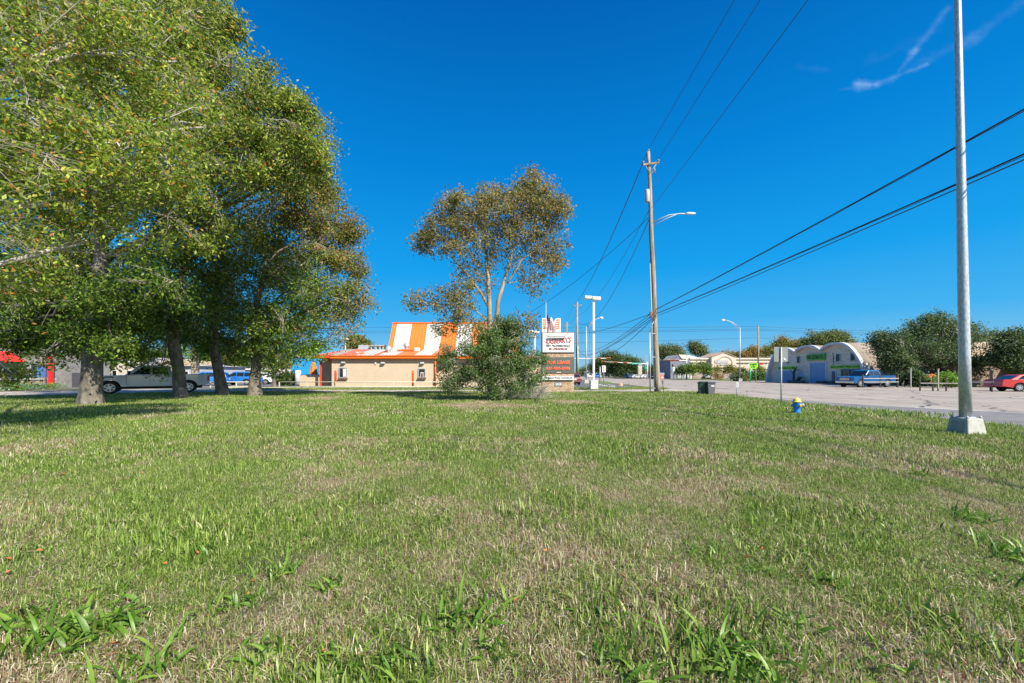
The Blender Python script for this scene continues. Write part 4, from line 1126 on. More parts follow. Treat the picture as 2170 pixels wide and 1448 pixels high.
# left part of the skirt roof: faded orange and white stripes with a hip
mp_ = MB(); mw2 = MB(); ms2 = MB()
xx = x_s0; i = 1
xle = rx(700, ysk0)
ztl = rz_(740.5, ysk1)
while xx > xle - .5:
    x0 = max(xx - wst, xle)
    mb = mw2 if i % 2 == 1 else mp_
    if x0 >= xle:
        sh = 0.0
        quad4(mb, (x0, ysk0, zsk0), (xx, ysk0, zsk0), (xx + sh, ysk1, ztl), (x0 + sh, ysk1, ztl))
        for k in range(4):
            q = x0 + (xx - x0) * k / 4; ms2.tube([(q, ysk0, zsk0 + .03), (q, ysk1, ztl + .03)], .022, 4, caps=False)
    xx -= wst; i += 1
    if x0 <= xle: break
mp_.add([(xa, ysk0 + .1, zsk0 - .02), (xle, ysk0, zsk0), (xle, ysk1, ztl)], [(0, 1, 2)])
mp_.add([(xa, ysk0 + .1, zsk0 - .02), (xle, ysk1, ztl), (xa + .2, ysk1 + 3, zsk0 - .02)], [(0, 1, 2)])
# roof deck and rear
mw2.add([(xle, ysk1, ztl - .01), (x_s0, ysk1, ztl - .01), (x_s0, ysk1 + 7, ztl - .01), (xle, ysk1 + 7, ztl - .01)], [(0, 1, 2, 3)])
sk = mp_.build('skirt_roof', M_pinkroof, rest); mw2.build('roof_stripe', M_whiteroof, sk); ms2.build('roof_seam', M_seam, sk)
# openings
def opening(px0, px1, py0, py1, glass=M_glass, fr=M_galv, Y=YW, sill=True, name='window'):
    a, b = rx(px0, Y), rx(px1, Y); z0, z1 = rz_(py1, Y), rz_(py0, Y)
    f = MB(); t_ = .09
    f.box(((a + b) / 2, Y - .04, z1 - t_ / 2), (b - a, .12, t_)); f.box(((a + b) / 2, Y - .04, z0 + t_ / 2), (b - a, .12, t_))
    f.box((a + t_ / 2, Y - .04, (z0 + z1) / 2), (t_, .118, z1 - z0 - 2 * t_)); f.box((b - t_ / 2, Y - .04, (z0 + z1) / 2), (t_, .118, z1 - z0 - 2 * t_))
    w_ = f.build(name, fr, rest)
    g_ = MB(); g_.box(((a + b) / 2, Y - .02, (z0 + z1) / 2), (b - a - 2 * t_, .05, z1 - z0 - 2 * t_)); g_.build('pane', glass, w_)
    if sill:
        s_ = MB(); s_.box(((a + b) / 2, Y - .14, z0 - .1), (b - a + .1, .28, .16)); s_.build('sill', pm('brown_sill', (.16, .09, .06), .8, .2), w_)
    return w_, (a + b) / 2, (z0 + z1) / 2
w1, cx1, cz1 = opening(886.5, 902, 781, 800)
m = MB(); m.box((cx1 + .02, YW - .07, cz1 - .22), (.36, .05, .6)); m.build('service_panel', pm('steel_panel', (.55, .5, .5), .3, .2), w1)
m = MB(); m.box((cx1 + .02, YW - .10, cz1 - .25), (.18, .03, .42)); m.build('hatch', pm('maroon_hatch', (.10, .02, .015)), w1)
w2, cx2, cz2 = opening(718.5, 736, 779, 801, glass=M_glass)
m = MB(); m.box((cx2 + .2, YW - .07, cz2), (.34, .05, .95)); m.build('menu_poster', pm('white_poster', (.75, .77, .8), .5, .3, 14), w2)
w3, _, _ = opening(962, 992, 786, 794, Y=49.2, glass=pm('maroon_hatch', (.10, .02, .015)), sill=True)
def wall_lamp(px, py, Y=YW):
    a, z = rx(px, Y), rz_(py, Y)
    m = MB(); m.add([(a - .24, Y - .03, z + .12), (a + .24, Y - .03, z + .12), (a + .24, Y - .03, z - .16), (a - .24, Y - .03, z - .16), (a - .22, Y - .16, z + .12), (a + .22, Y - .16, z + .12), (a + .24, Y - .34, z - .08), (a - .24, Y - .34, z - .08)],
                    [(4, 5, 1, 0), (7, 6, 5, 4), (3, 2, 6, 7), (0, 3, 7, 4), (1, 5, 6, 2)])
    m.build('wall_lamp', M_galv, rest, bevel=.02)
wall_lamp(728.5, 768.5); wall_lamp(812, 769.5); wall_lamp(895, 769.5)
m = MB(); m.box((rx(796, YW), YW - .06, rz_(769.5)), (.16, .1, .3)); m.build('alarm_box', M_white, rest, bevel=.02)
# roof gear
def vent(px, py0, py1, Y, r, name='roof_vent', base=True):
    a = rx(px, Y); z0, z1 = rz_(py1, Y), rz_(py0, Y); h = z1 - z0
    m = MB(); m.lathe([(r * .62, 0), (r * .62, h * .3), (r, h * .38), (r, h * .72), (r * .78, h * .8), (r * .78, h * .92), (r * .3, h), (0, h)], 18, (a, Y, z0))
    if base: m.box((a, Y, z0 - .12), (r * 2.3, r * 2.0, .3))
    m.build(name, pm('aluminium_vent', (.55, .55, .55), .35, .2, metal=.5), rest)
vent(823, 733.5, 748, 50.3, .40); vent(861.5, 727, 740, 52.3, .40)
m = MB(); m.box((rx(860, 51.6), 51.6, rz_(742.5, 51.6)), (2.0, 1.0, .16)); m.box((rx(767, 48.6), 48.6, rz_(751.5, 48.6)), (.5, .5, .5)); m.build('vent_curb', M_orange, rest)
m = MB(); m.box((rx(884, 51.2), 51.2, rz_(741, 51.2)), (.62, .5, .5)); m.box((rx(822, 48.8), 48.8, rz_(752.5, 48.8)), (1.25, .7, .28)); m.box((rx(763, 49.5), 49.5, rz_(748, 49.5)), (.8, .6, .2)); m.build('roof_hatch', M_whiteroof, rest, bevel=.03)
m = MB()
for a in (789, 799, 807.5, 814): m.box((rx(a, 56), 56, rz_(737, 56)), (.2 if a != 789 else .12, .8, .75))
m.box((rx(800, 56), 56, rz_(733.8, 56)), (2.1, 1.0, .08)); m.build('air_conditioner', pm('tan_sheet_metal', (.36, .33, .28), .6, .2), rest)
m = MB(); m.box((rx(771, 56), 56, rz_(738, 56)), (1.3, .8, .8)); m.build('air_conditioner', M_galv, rest, bevel=.03)
# low patio wall, blue wall, umbrella
pw = thing('patio_wall', 'low tan block wall left of the restaurant porch', 'wall', (rx(657, 49.5), 49.5, 0))
m = MB(); m.box((0, 0, .72), (rx(678.5, 49.5) - rx(637, 49.5), .25, 1.44)); m.build('wall', M_tan, pw)
m = MB(); m.box((0, 0, 1.475), (rx(678.5, 49.5) - rx(637, 49.5) + .04, .32, .07)); m.build('coping', M_blue, pw)
bw_ = thing('blue_building', 'bright blue flat roofed building behind the patio wall', 'building', (rx(655, 58), 62, 0))
m = MB(); m.box((0, 0, 2.0), (5.2, 8, 4.0)); m.build('wall', M_blue, bw_)
m = MB(); m.box((0, 0, 4.12), (5.5, 8.3, .28)); m.build('cornice', M_white, bw_)
um = thing('patio_umbrella', 'closed orange umbrella standing behind the low patio wall', 'umbrella', (rx(664.5, 51), 51, 0))
m = MB(); m.smooth = True; vs = []; fs = []
N_ = 28; prof = [(.42, 1.42), (.40, 1.6), (.34, 2.0), (.27, 2.5), (.2, 2.85), (.12, 3.05), (.02, 3.12)]
for r, z in prof:
    for k in range(N_):
        a = 2 * PI * k / N_; rr = r * (1 + .16 * math.sin(a * 7))
        vs.append((rr * math.cos(a) * 1.1, rr * math.sin(a), z))
for i in range(len(prof) - 1):
    for k in range(N_): fs.append((i * N_ + k, i * N_ + (k + 1) % N_, (i + 1) * N_ + (k + 1) % N_, (i + 1) * N_ + k))
m.add(vs, fs); m.build('canopy', pm('orange_canvas', (.80, .2, .02), .8, .2, 6), um)
m = MB(); m.tube([(0, 0, 0), (0, 0, 1.5)], .03, 8); m.build('pole', M_galv, um)
tb = thing('storage_tank', 'white ribbed tank beside the blue wall', 'tank', (rx(631.5, 51), 51, 0))
m = MB(); m.lathe([(0, 0), (.36, 0), (.36, 1.9), (.33, 2.0), (0, 2.05)], 16); m.build('tank', M_white, tb)
m = MB(); [m.lathe([(.375, z - .02), (.385, z), (.375, z + .02)], 16) for z in (.5, 1.0, 1.5)]; m.build('band', M_galv, tb)
# bollards
for k, (px, lab) in enumerate(((711, 'red orange steel bollard at the corner by the porch'), (875, 'orange bollard beside the small drive through window'))):
    Y = 46.3
    bo = thing('bollard', lab, 'bollard', (rx(px, Y), Y, 0), group='bollards on the restaurant wall')
    m = MB(); m.lathe([(0.0, 0), (.125, 0), (.125, 1.85), (.115, 1.92), (.07, 1.97), (0, 1.985)], 16); m.build('post', pm('red_orange_paint', (.75, .07, .02)) if k == 0 else M_orange, bo)
    m = MB(); m.lathe([(.13, 1.45), (.135, 1.46), (.135, 1.56), (.13, 1.57)], 16); m.build('band', pm('reflector_red', (.6, .03, .02)), bo)
# pipe rail fence
def pipe_fence(p0, p1, n, h, lab, r=.045, name='pipe_rail_fence', mat=M_cream, low=.16):
    root = thing(name, lab, 'fence', (*p0, 0))
    d = Vector(p1) - Vector(p0)
    m = MB(); m.tube([(0, 0, h), (d.x, d.y, h)], r, 8); m.build('rail', mat, root)
    if low: m = MB(); m.tube([(0, 0, low), (d.x, d.y, low)], r * .8, 8); m.build('rail', mat, root)
    first = None
    for k in range(n + 1):
        if first is None:
            m = MB(); m.box((0, 0, h / 2), (r * 2, r * 2, h)); first = m.build('post', mat, root); o = first
        else:
            o = first.copy(); COL.objects.link(o); o.parent = root
        o.location = (d.x * k / n, d.y * k / n, 0)
    return root
pipe_fence(G(446, 822.5), G(528, 822.2), 3, .66, 'cream pipe rail behind the pickup tailgate')
pipe_fence(G(592, 821.8), (rx(958, 44.3), 44.3), 6, .66, 'low cream pipe rail running in front of the restaurant')
pipe_fence((rx(990, 44.3), 44.3), (rx(1062, 44.3), 44.3), 2, .66, 'short length of cream pipe rail glimpsed behind the thicket')
pipe_fence((rx(1120, 44.3), 44.3), (rx(1147, 44.3), 44.3), 1, .5, 'short cream rail between the thicket and the monument sign')

# W sign on posts
ws = thing('letter_sign', 'white panel with a big striped orange letter W above the monument sign', 'sign', (0, 0, 0))
Y = 58.0
X0, X1 = rx(1149, Y), rx(1188, Y); Z0, Z1 = rz_(712, Y), rz_(674.5, Y); Wd = X1 - X0; Hh = Z1 - Z0
def wp(u, v): return (X0 + u * Wd, Z0 + v * Hh)
m = MB(); m.prism([wp(0, 0), wp(1.45, 0), wp(1.45, .14), wp(1.0, .14), wp(1, 1), wp(.78, 1), wp(.70, .93), wp(.64, .74), wp(.5, 1.08), wp(.34, .76), wp(.28, .95), wp(.2, 1), wp(0, 1)], Y, Y + .3); m.build('panel', M_white, ws)
m = MB()
for k in range(5):
    y = .93 - k * .115
    path = [(.05, y), (.20, y), (.255, y - .05), (.36, y - .43), (.5, y - .02), (.64, y - .43), (.745, y - .05), (.80, y), (.95, y)]
    th = .058
    for (a, b) in ((0, 1), (1, 2), (6, 7), (7, 8)):
        p, q = path[a], path[b]
        m.prism([wp(p[0], p[1] - th), wp(q[0], q[1] - th), wp(*q), wp(*p)], Y - .05, Y + .01)
m.build('stripes', M_orange, ws)
m = MB()
for k in range(6):
    y = .88 - k * .105
    path = [(.255, y), (.36, y - .40), (.5, y + .02), (.64, y - .40), (.745, y)]
    th = .032
    for i in range(4):
        p, q = path[i], path[i + 1]
        m.prism([wp(p[0], p[1] - th), wp(q[0], q[1] - th), wp(*q), wp(*p)], Y - .04, Y + .01)
m.build('zigzag', pm('pinkish_grey_paint', (.42, .22, .17), .5, .1), ws)
m = MB(); m.box((X0 + .4, Y + .15, Z0 / 2), (.3, .25, Z0)); m.build('post', M_white, ws)
m = MB(); m.box((X1 + .4, Y + .15, Z0 / 2), (.3, .25, Z0)); m.build('post', M_white, ws)
# flag and pole
fp = thing('flagpole', 'grey flagpole rising left of the letter sign', 'flagpole', (rx(1157, 54), 54, 0))
m = MB(); m.tube([(0, 0, 0), (0, 0, rz_(641, 54) - .1)], [.09, .05], 10); m.build('pole', M_galv, fp)
m = MB(); m.lathe([(0, -.09), (.07, -.06), (.09, 0), (.07, .06), (0, .09)], 12, (0, 0, rz_(641, 54))); m.build('finial', M_galv, fp)
fl = NT('flag_cloth', .8)
uvn = fl.n('ShaderNodeAttribute', attribute_name='fuv'); sp = fl.n('ShaderNodeSeparateXYZ'); fl.l(uvn.outputs['Vector'], sp.inputs[0])
st = fl.math('GREATER_THAN', fl.math('FRACT', fl.math('MULTIPLY', sp.outputs['Y'], 6.5)), .5)
cc_ = fl.mix(st, (.70, .68, .66), (.55, .02, .03))
can = fl.math('MULTIPLY', fl.math('LESS_THAN', sp.outputs['X'], .4), fl.math('GREATER_THAN', sp.outputs['Y'], .46))
fl.l(fl.mix(can, cc_, (.02, .03, .14)), fl.b.inputs['Base Color'])
m = MB(); m.smooth = True; nu, nv = 26, 16; vs = []; fu = []
ztop = rz_(662, 54); Lf = 1.75
for j in range(nv + 1):
    for i in range(nu + 1):
        u, v = i / nu, j / nv
        dro = u ** .8
        x = .06 + .95 * (1 - math.exp(-1.6 * u)) * (1.0 - .25 * v) + .05 * math.sin(u * 9 + v * 2)
        z = ztop - (1 - v) * Lf - dro * 1.25 - .12 * math.sin(u * 7)
        y = .14 * math.sin(u * 15 + v * 1.5) * (0.3 + u)
        vs.append((x, y, z)); fu.append((u, v, 0))
m.add(vs, [(j * (nu + 1) + i, j * (nu + 1) + i + 1, (j + 1) * (nu + 1) + i + 1, (j + 1) * (nu + 1) + i) for j in range(nv) for i in range(nu)])
o = m.build('flag', fl.m, None); o.location = (rx(1157, 54), 53.95, 0)
a_ = o.data.attributes.new('fuv', 'FLOAT_VECTOR', 'POINT'); a_.data.foreach_set('vector', [c for p in fu for c in p])
tag(o, 'limp red, white and blue striped flag hanging from the flagpole', 'flag')

# ---------------- monument sign
YS = 1308.0 / (832 - HZ)
sg = thing('monument_sign', 'tall stone based roadside sign reading FOR LEASE', 'sign', (rx(1182.5, YS), YS, 0))
def sx(px): return rx(px, YS) - rx(1182.5, YS)
def sz(py): return rz_(py, YS)
st_ = NT('rubble_stone', .9)
tc = st_.n('ShaderNodeTexCoord'); mpn = st_.n('ShaderNodeMapping'); mpn.inputs['Scale'].default_value = (1, 1, 1.5); st_.l(tc.outputs['Object'], mpn.inputs[0])
nv_ = st_.n('ShaderNodeTexNoise'); nv_.inputs['Scale'].default_value = 3; st_.l(mpn.outputs[0], nv_.inputs['Vector'])
ad = st_.n('ShaderNodeVectorMath', operation='MULTIPLY_ADD'); st_.l(nv_.outputs['Color'], ad.inputs[0]); ad.inputs[1].default_value = (.25, .25, .25); st_.l(mpn.outputs[0], ad.inputs[2])
v1 = st_.n('ShaderNodeTexVoronoi'); v1.inputs['Scale'].default_value = 4.2; st_.l(ad.outputs[0], v1.inputs['Vector'])
v2 = st_.n('ShaderNodeTexVoronoi', feature='DISTANCE_TO_EDGE'); v2.inputs['Scale'].default_value = 4.2; st_.l(ad.outputs[0], v2.inputs['Vector'])
sepc = st_.n('ShaderNodeSeparateColor'); st_.l(v1.outputs['Color'], sepc.inputs[0])
cst = st_.ramp(sepc.outputs[0], [(0, (.42, .22, .12)), (.35, (.52, .34, .20)), (.65, (.60, .45, .30)), (1, (.46, .30, .24))])
cst = st_.mix(st_.mrange(v2.outputs['Distance'], .01, .05, 1, 0), cst, (.62, .52, .40))
cst = st_.mix(st_.mrange(st_.noise(tc.outputs['Object'], 30), .35, .7, 0, .35), cst, (.22, .13, .08))
st_.l(cst, st_.b.inputs['Base Color']); st_.bump(st_.mrange(v2.outputs['Distance'], 0, .12), .9, .04)
wS = sx(1217) - sx(1148)
m = MB(); m.box((0, .40, sz(748.5) / 2), (wS - .04, .86, sz(748.5))); m.build('pillar', st_.m, sg, bevel=.02)
hc = (sz(704.5) + sz(748.5)) / 2; hh = sz(704.5) - sz(748.5)
m = MB(); m.box((0, .40, hc), (wS, 1.0, hh)); cab = m.build('top_cabinet', pm('sign_cabinet', (.16, .14, .13), .5, .2), sg, bevel=.03)
m = MB(); m.box((0, -.11, hc), (wS - .14, .04, hh - .14)); m.build('face', pm('sign_face', (.78, .77, .75), .35, .04, 1.5), cab)
fy = -.15
T_red = pm('red_lettering', (.45, .06, .05), .5, .1); T_grey = pm('grey_lettering', (.13, .14, .14), .5, .1)
T_dkred = pm('maroon_lettering', (.30, .06, .045), .5, .1)
o = text('lettering', "RASBERRY'S", 2.15, .44, T_red, (.02, fy, sz(722.5)), cab, slant=.15, bold=.012); o.rotation_euler = (PI / 2, R(-5.5), 0)
text('lettering', 'PEST PROFESSIONALS', 2.02, .165, T_grey, (0, fy, sz(733.2)), cab, bold=.015)
text('lettering', '281-DEADBUG', 1.55, .17, T_dkred, (-.03, fy, sz(739.6)), cab, bold=.025)
text('lettering', 'termite', .36, .1, T_grey, (.86, fy, sz(725.5)), cab, slant=.2).rotation_euler = (PI / 2, R(18), 0)
text('lettering', 'THE', .16, .07, T_grey, (-.95, fy, sz(712)), cab, slant=.2)
# hanging light reflector over the face
m = MB(); m.box((-.12, -.30, sz(714.2)), (1.42, .14, .09), rx=.3); m.build('light_bar', M_galv, sg, bevel=.02)
m = MB(); m.tube([(-.85, -.3, sz(714)), (-.62, -.12, sz(705.5))], .018, 6); m.tube([(.58, -.3, sz(714)), (.8, -.12, sz(705.5))], .018, 6); m.build('light_bracket', M_dark, sg)
# reader board
hb = (sz(757) + sz(791)) / 2; hbh = sz(757) - sz(791)
m = MB(); m.box((0, .38, hb), (wS - .02, .95, hbh)); rb = m.build('reader_board', pm('olive_board', (.105, .11, .085), .55, .12), sg, bevel=.02)
T_or = pm('orange_lettering', (.85, .12, .04), .5, .08); T_pale = pm('pale_lettering', (.72, .42, .30), .5, .08)
text('lettering', 'FOR LEASE', 1.98, .30, T_pale, (0, -.112, sz(768.5)), rb, bold=.05, depth=.016); text('lettering', 'FOR LEASE', 1.95, .27, T_or, (0, -.125, sz(768.5)), rb, bold=.03)
text('lettering', '281-850-3548', 1.98, .25, T_pale, (0, -.112, sz(781)), rb, bold=.05, depth=.016); text('lettering', '281-850-3548', 1.95, .22, T_or, (0, -.125, sz(781)), rb, bold=.03)
m = MB(); m.box((.05, -.11, sz(789.5)), (.36, .03, .05)); m.build('maker_plate', M_white, rb)
m = MB(); m.box((-.02, -.10, (sz(797.3) + sz(805.3)) / 2), (wS - .12, .16, sz(797.3) - sz(805.3))); np_ = m.build('name_plate', M_white, sg, bevel=.01)
text('lettering', 'Budget Pest Control', 2.3, .15, pm('charcoal_lettering', (.03, .03, .035)), (0, -.195, (sz(797.3) + sz(805.3)) / 2 + .01), np_, bold=.02)
m = MB(); m.box((.02, -.045, sz(814.6)), (.62, .05, .30)); q = m.build('number_plate', pm('grey_plate', (.22, .23, .26), .5, .1), sg)
text('lettering', '2418', .48, .19, M_white, (.02, -.08, sz(814.6)), q, bold=.03)

# ---------------- arched stone body shop across the road
A0 = Vector(G(1622, 810)); A1 = Vector(G(1838, 816))
dv = (A1 - A0); LA = dv.length; angA = math.atan2(dv.y, dv.x)
def fac(px, py):
    """facade coordinates (s along, z up) of a feature seen at photo pixel"""
    k = (px - CX) / F
    # A0 + s*u : x = k*y
    u = dv / LA
    s = (k * A0.y - A0.x) / (u.x - k * u.y)
    Y = A0.y + s * u.y
    return (s, H0 - (py - HZ) / F * Y)
arch = thing('arched_shop', 'pale stone body shop with three joined arches across the road', 'building', (A0.x, A0.y, 0), angA)
cA = [(1621, 812), (1624, 790), (1630, 767), (1639, 750), (1650, 740), (1660, 736.5), (1669, 737.5), (1677, 741), (1682, 744.5)]
cB = [(1682, 744.5), (1689, 738), (1700, 733), (1713, 731.5), (1724, 733), (1731, 736.5), (1736, 740.5)]
cC = [(1736, 740.5), (1744, 733.5), (1757, 727.5), (1773, 725.5), (1788, 727.5), (1801, 735.5), (1812, 748), (1822, 764), (1831, 786), (1838, 815)]
def smooth_curve(pp, n=5):
    P = [Vector(fac(*q)) for q in pp]; o_ = []
    for i in range(len(P) - 1):
        p0 = P[max(i - 1, 0)]; p1 = P[i]; p2 = P[i + 1]; p3 = P[min(i + 2, len(P) - 1)]
        for k in range(n):
            t = k / n
            o_.append(.5 * ((2 * p1) + (-p0 + p2) * t + (2 * p0 - 5 * p1 + 4 * p2 - p3) * t * t + (-p0 + 3 * p1 - 3 * p2 + p3) * t ** 3))
    o_.append(P[-1]); return o_
curves = [smooth_curve(c) for c in (cA, cB, cC)]
outl = curves[0] + curves[1][1:] + curves[2][1:]
for p in outl:
    if p.y < .12: p.y = 0.0
wallp = [(p.x, p.y - .12) if p.y > .2 else (p.x, 0) for p in outl]
m = MB(); m.prism([(q[0], q[1]) for q in reversed(wallp)], .75, 1.1); m.build('wall', M_ashlar, arch)
M_trim = pm('pale_blue_grey_trim', (.55, .57, .62), .7, .08)
M_vault = pm('cream_vault_roof', (.62, .49, .36), .85, .1, 1.2, bump=.2)
for ci_, cv in enumerate(curves):
    # roof shell: outline extruded back with thickness; rim at the front
    n = len(cv); inn = []
    for i, p in enumerate(cv):
        a = cv[max(i - 1, 0)]; b = cv[min(i + 1, n - 1)]; t_ = (b - a).normalized(); nn = Vector((t_.y, -t_.x))
        inn.append(p + nn * .34)
    m = MB(); vs = []; fs = []
    for p, q in zip(cv, inn): vs += [(p.x, 0, p.y), (p.x, .5, p.y), (q.x, .5, q.y), (q.x, 0, q.y)]
    for i in range(n - 1):
        b = 4 * i
        for k in range(4):
            k2 = (k + 1) % 4; fs.append((b + k, b + 4 + k, b + 4 + k2, b + k2))
    fs += [(0, 1, 2, 3), (4 * n - 1, 4 * n - 2, 4 * n - 3, 4 * n - 4)]
    m.smooth = False; m.add(vs, fs); m.build('arch_rim', M_trim, arch)
    m = MB(); m.smooth = True; vs = []; fs = []; D = 20
    for p, q in zip(cv, inn):
        a = Vector((p.x, p.y)).lerp(Vector((q.x, q.y)), .15)
        vs += [(a.x, .48, a.y), (a.x, D, a.y), (q.x, D, q.y), (q.x, .48, q.y)]
    for i in range(n - 1):
        b = 4 * i
        for k in range(4):
            k2 = (k + 1) % 4; fs.append((b + k, b + 4 + k, b + 4 + k2, b + k2))
    m.add(vs, fs); m.build('vault_roof', M_vault, arch)
WF = .75
def fbox(mb, px0, px1, py0, py1, d0, d1):
    a = fac(px0, py0); b = fac(px1, py1); z_t = (a[1] + fac(px1, py0)[1]) / 2; z_b = (b[1] + fac(px0, py1)[1]) / 2
    mb.box(((a[0] + b[0]) / 2, (d0 + d1) / 2, (z_t + z_b) / 2), (b[0] - a[0], abs(d1 - d0), abs(z_t - z_b)))
    return ((a[0] + b[0]) / 2, (z_t + z_b) / 2, b[0] - a[0], abs(z_t - z_b))
M_bdoor = pm('blue_door_paint', (.20, .33, .55), .6, .08, 2)
M_win_dk = pm('dark_window', (.02, .025, .035), .15, .3)
def aw(px0, px1, py0, py1, glass=M_win_dk, name='window', frame=M_trim, t_=.14):
    m = MB(); cx_0, cz_0, w_, h_ = fbox(m, px0, px1, py0, py1, WF - .02, WF + .1)
    m = MB()
    m.box((cx_0, WF - .04, cz_0 + h_ / 2 + t_ / 2), (w_ + 2 * t_, .12, t_)); m.box((cx_0, WF - .04, cz_0 - h_ / 2 - t_ / 2), (w_ + 2 * t_, .12, t_))
    m.box((cx_0 - w_ / 2 - t_ / 2, WF - .04, cz_0), (t_, .118, h_)); m.box((cx_0 + w_ / 2 + t_ / 2, WF - .04, cz_0), (t_, .118, h_))
    f_ = m.build(name, frame, arch)
    g_ = MB(); g_.box((cx_0, WF - .01, cz_0), (w_, .05, h_)); g_.build('pane', glass, f_); return f_, cx_0, cz_0, w_, h_
aw(1681, 1687.5, 755.5, 769.5, t_=.06); aw(1762.8, 1771.3, 750.5, 766, t_=.1); aw(1793.6, 1803, 748.5, 764.5, t_=.1); aw(1660, 1665, 767.5, 770.5, t_=.04)
for (a, b, c, d, nm) in ((1708.5, 1741, 769, 813, 'garage_door'), (1645.5, 1680, 786, 812, 'garage_door')):
    f_, cx_0, cz_0, w_, h_ = aw(a, b, c, d, glass=M_bdoor, name=nm, t_=.2)
    m = MB()
    for k in range(1, 10): m.box((cx_0, WF - .04, cz_0 - h_ / 2 + h_ * k / 10), (w_, .03, .04))
    m.build('door_rib', pm('blue_rib', (.13, .23, .42), .6, .05), f_)
f_, cx_0, cz_0, w_, h_ = aw(1754, 1762, 787, 812, glass=pm('blue_door_dark', (.05, .12, .25), .5), name='door', t_=.12)
m = MB(); m.box((cx_0 + .15, WF - .05, cz_0 + .1), (w_ * .5, .04, h_ * .75)); m.build('door_glass', M_glass, f_)
for (a, b) in ((1775.5, 1790), (1792.5, 1811), (1814, 1828)):
    aw(a, b, 784, 811, glass=M_glass, name='shop_window', frame=pm('blue_door_dark', (.05, .12, .25)), t_=.14)
f_, *_q = aw(1686.5, 1694, 787, 802, glass=pm('light_blue_panel', (.22, .42, .68), .5), name='window', t_=.05)
M_sgreen = pm('green_sign_board', (.09, .42, .06), .6, .12, 3); M_dkgreen = pm('dark_green_lettering', (.01, .06, .02), .5, .1); M_lime = pm('lime_paint', (.30, .75, .03), .6, .1, 4)
def shop_sign(a, b, c, d, body, mat, tmat, lab=None, dd=.1):
    m = MB(); cx_0, cz_0, w_, h_ = fbox(m, a, b, c, d, WF - .05 - dd, WF - .03)
    o = m.build('shop_sign', mat, arch, bevel=.02)
    text('lettering', body, w_ * .92, h_ * .66, tmat, (cx_0, WF - .07 - dd, cz_0), o, bold=.02); return o
shop_sign(1704.5, 1742, 750.5, 763.5, 'FREE ESTIMATES', M_sgreen, M_dkgreen, dd=.35)
shop_sign(1642.5, 1680, 776.5, 783.5, 'INSURANCE CLAIMS', M_lime, M_dkgreen)
shop_sign(1751, 1823, 774.5, 780.5, 'MAIN STREET PAINT & BODY', M_lime, M_dkgreen)
m = MB(); s_, z_1 = fac(1757, 752); 
for dz in (0, .8): m.tube([(s_ - .05 + .1 * dz, .70, z_1 + .3 - dz), (s_, .66, z_1 - dz), (s_ + .1, .70, z_1 - .8 - dz)], .03, 5)
m.build('conduit', M_dark, arch)
# planter rocks at the foot of the wall
for (a, b, c, lab) in ((1672, 1705, 806, 'dark stone planter with a small cactus by the left garage door'), (1734, 1751, 807, 'dark planter box between the tall garage door and the shop door'), (1757, 1774, 808, 'low dark planter under the shop windows')):
    s0, z0 = fac(a, c); s1, _ = fac(b, c)
    root = thing('planter', lab, 'planter', tuple(A0 + (dv / LA) * ((s0 + s1) / 2) - Vector((-dv.y, dv.x)).normalized() * .5 * 0) + (0,), angA)
    m = MB(); m.box((0, -.15, .22), (s1 - s0, .7, .44), taper=.94); m.build('box', pm('dark_planter_stone', (.11, .08, .07), .9, .4, 3, bump=.6), root, bevel=.04)
    if a == 1672:
        m = MB(); m.smooth = True
        m.tube([(-.5, -.1, .4), (-.55, -.1, 1.2), (-.45, -.1, 1.9), (-.2, -.1, 2.5), (.3, -.1, 2.8)], [.18, .16, .17, .13, .05], 8)
        m.tube([(-.5, -.1, 1.5), (-1.2, -.1, 2.2), (-1.7, -.1, 2.5)], [.08, .06, .02], 6); m.tube([(-.3, -.1, 2.3), (.4, -.1, 2.2), (.9, -.1, 2.4)], [.07, .07, .02], 6)
        m.tube([(.3, -.1, .4), (.7, -.1, .9), (1.5, -.1, 1.0)], [.3, .3, .05], 7)
        m.build('plant', pm('cactus_green', (.04, .08, .06), .8, .4, 6), root)
# lower mansard building to the right of the shop, behind the live oak
B0 = fac(1840, 815)
low = thing('low_building', 'brown walled building with a sloping cream roof behind the live oak', 'building', (A0.x, A0.y, 0), angA)
s0 = LA + .3
m = MB(); m.box((s0 + 3.5, 4 + 6, 1.45), (7, 12, 2.9)); m.box((s0 + 7 + 17, 12 + 4, 1.45), (34, 8, 2.9)); m.build('wall', pm('brown_render', (.26, .19, .14), .9, .2, 1.5), low)
m = MB(); m.add([(s0 - .2, 3.2, 2.9), (s0 + 7.3, 3.2, 2.9), (s0 + 7.3, 7.5, 5.6), (s0 - .2, 7.5, 5.6), (s0 - .2, 16, 5.6), (s0 + 7.3, 16, 5.6), (s0 + 7.3, 16, 2.9), (s0 - .2, 16, 2.9)], [(0, 1, 2, 3), (3, 2, 5, 4), (4, 5, 6, 7), (0, 3, 4, 7), (1, 6, 5, 2), (0, 7, 6, 1)]); m.add([(s0 + 7.3, 11.2, 2.9), (s0 + 41.5, 11.2, 2.9), (s0 + 41.5, 15.5, 5.6), (s0 + 7.3, 15.5, 5.6), (s0 + 7.3, 20, 5.6), (s0 + 41.5, 20, 5.6), (s0 + 41.5, 20, 2.9), (s0 + 7.3, 20, 2.9)], [(0, 1, 2, 3), (3, 2, 5, 4), (4, 5, 6, 7), (0, 3, 4, 7), (1, 6, 5, 2), (0, 7, 6, 1)]); m.build('roof', M_vault, low)
for k, x in enumerate((4.2, 10.5, 22.0, 26.0, 30.5)):
    m = MB(); m.box((s0 + x, 3.97 if k == 0 else 11.97, 1.55), (1.9 if k else 2.6, .1, 1.7)); m.build('window', M_win_dk, low)
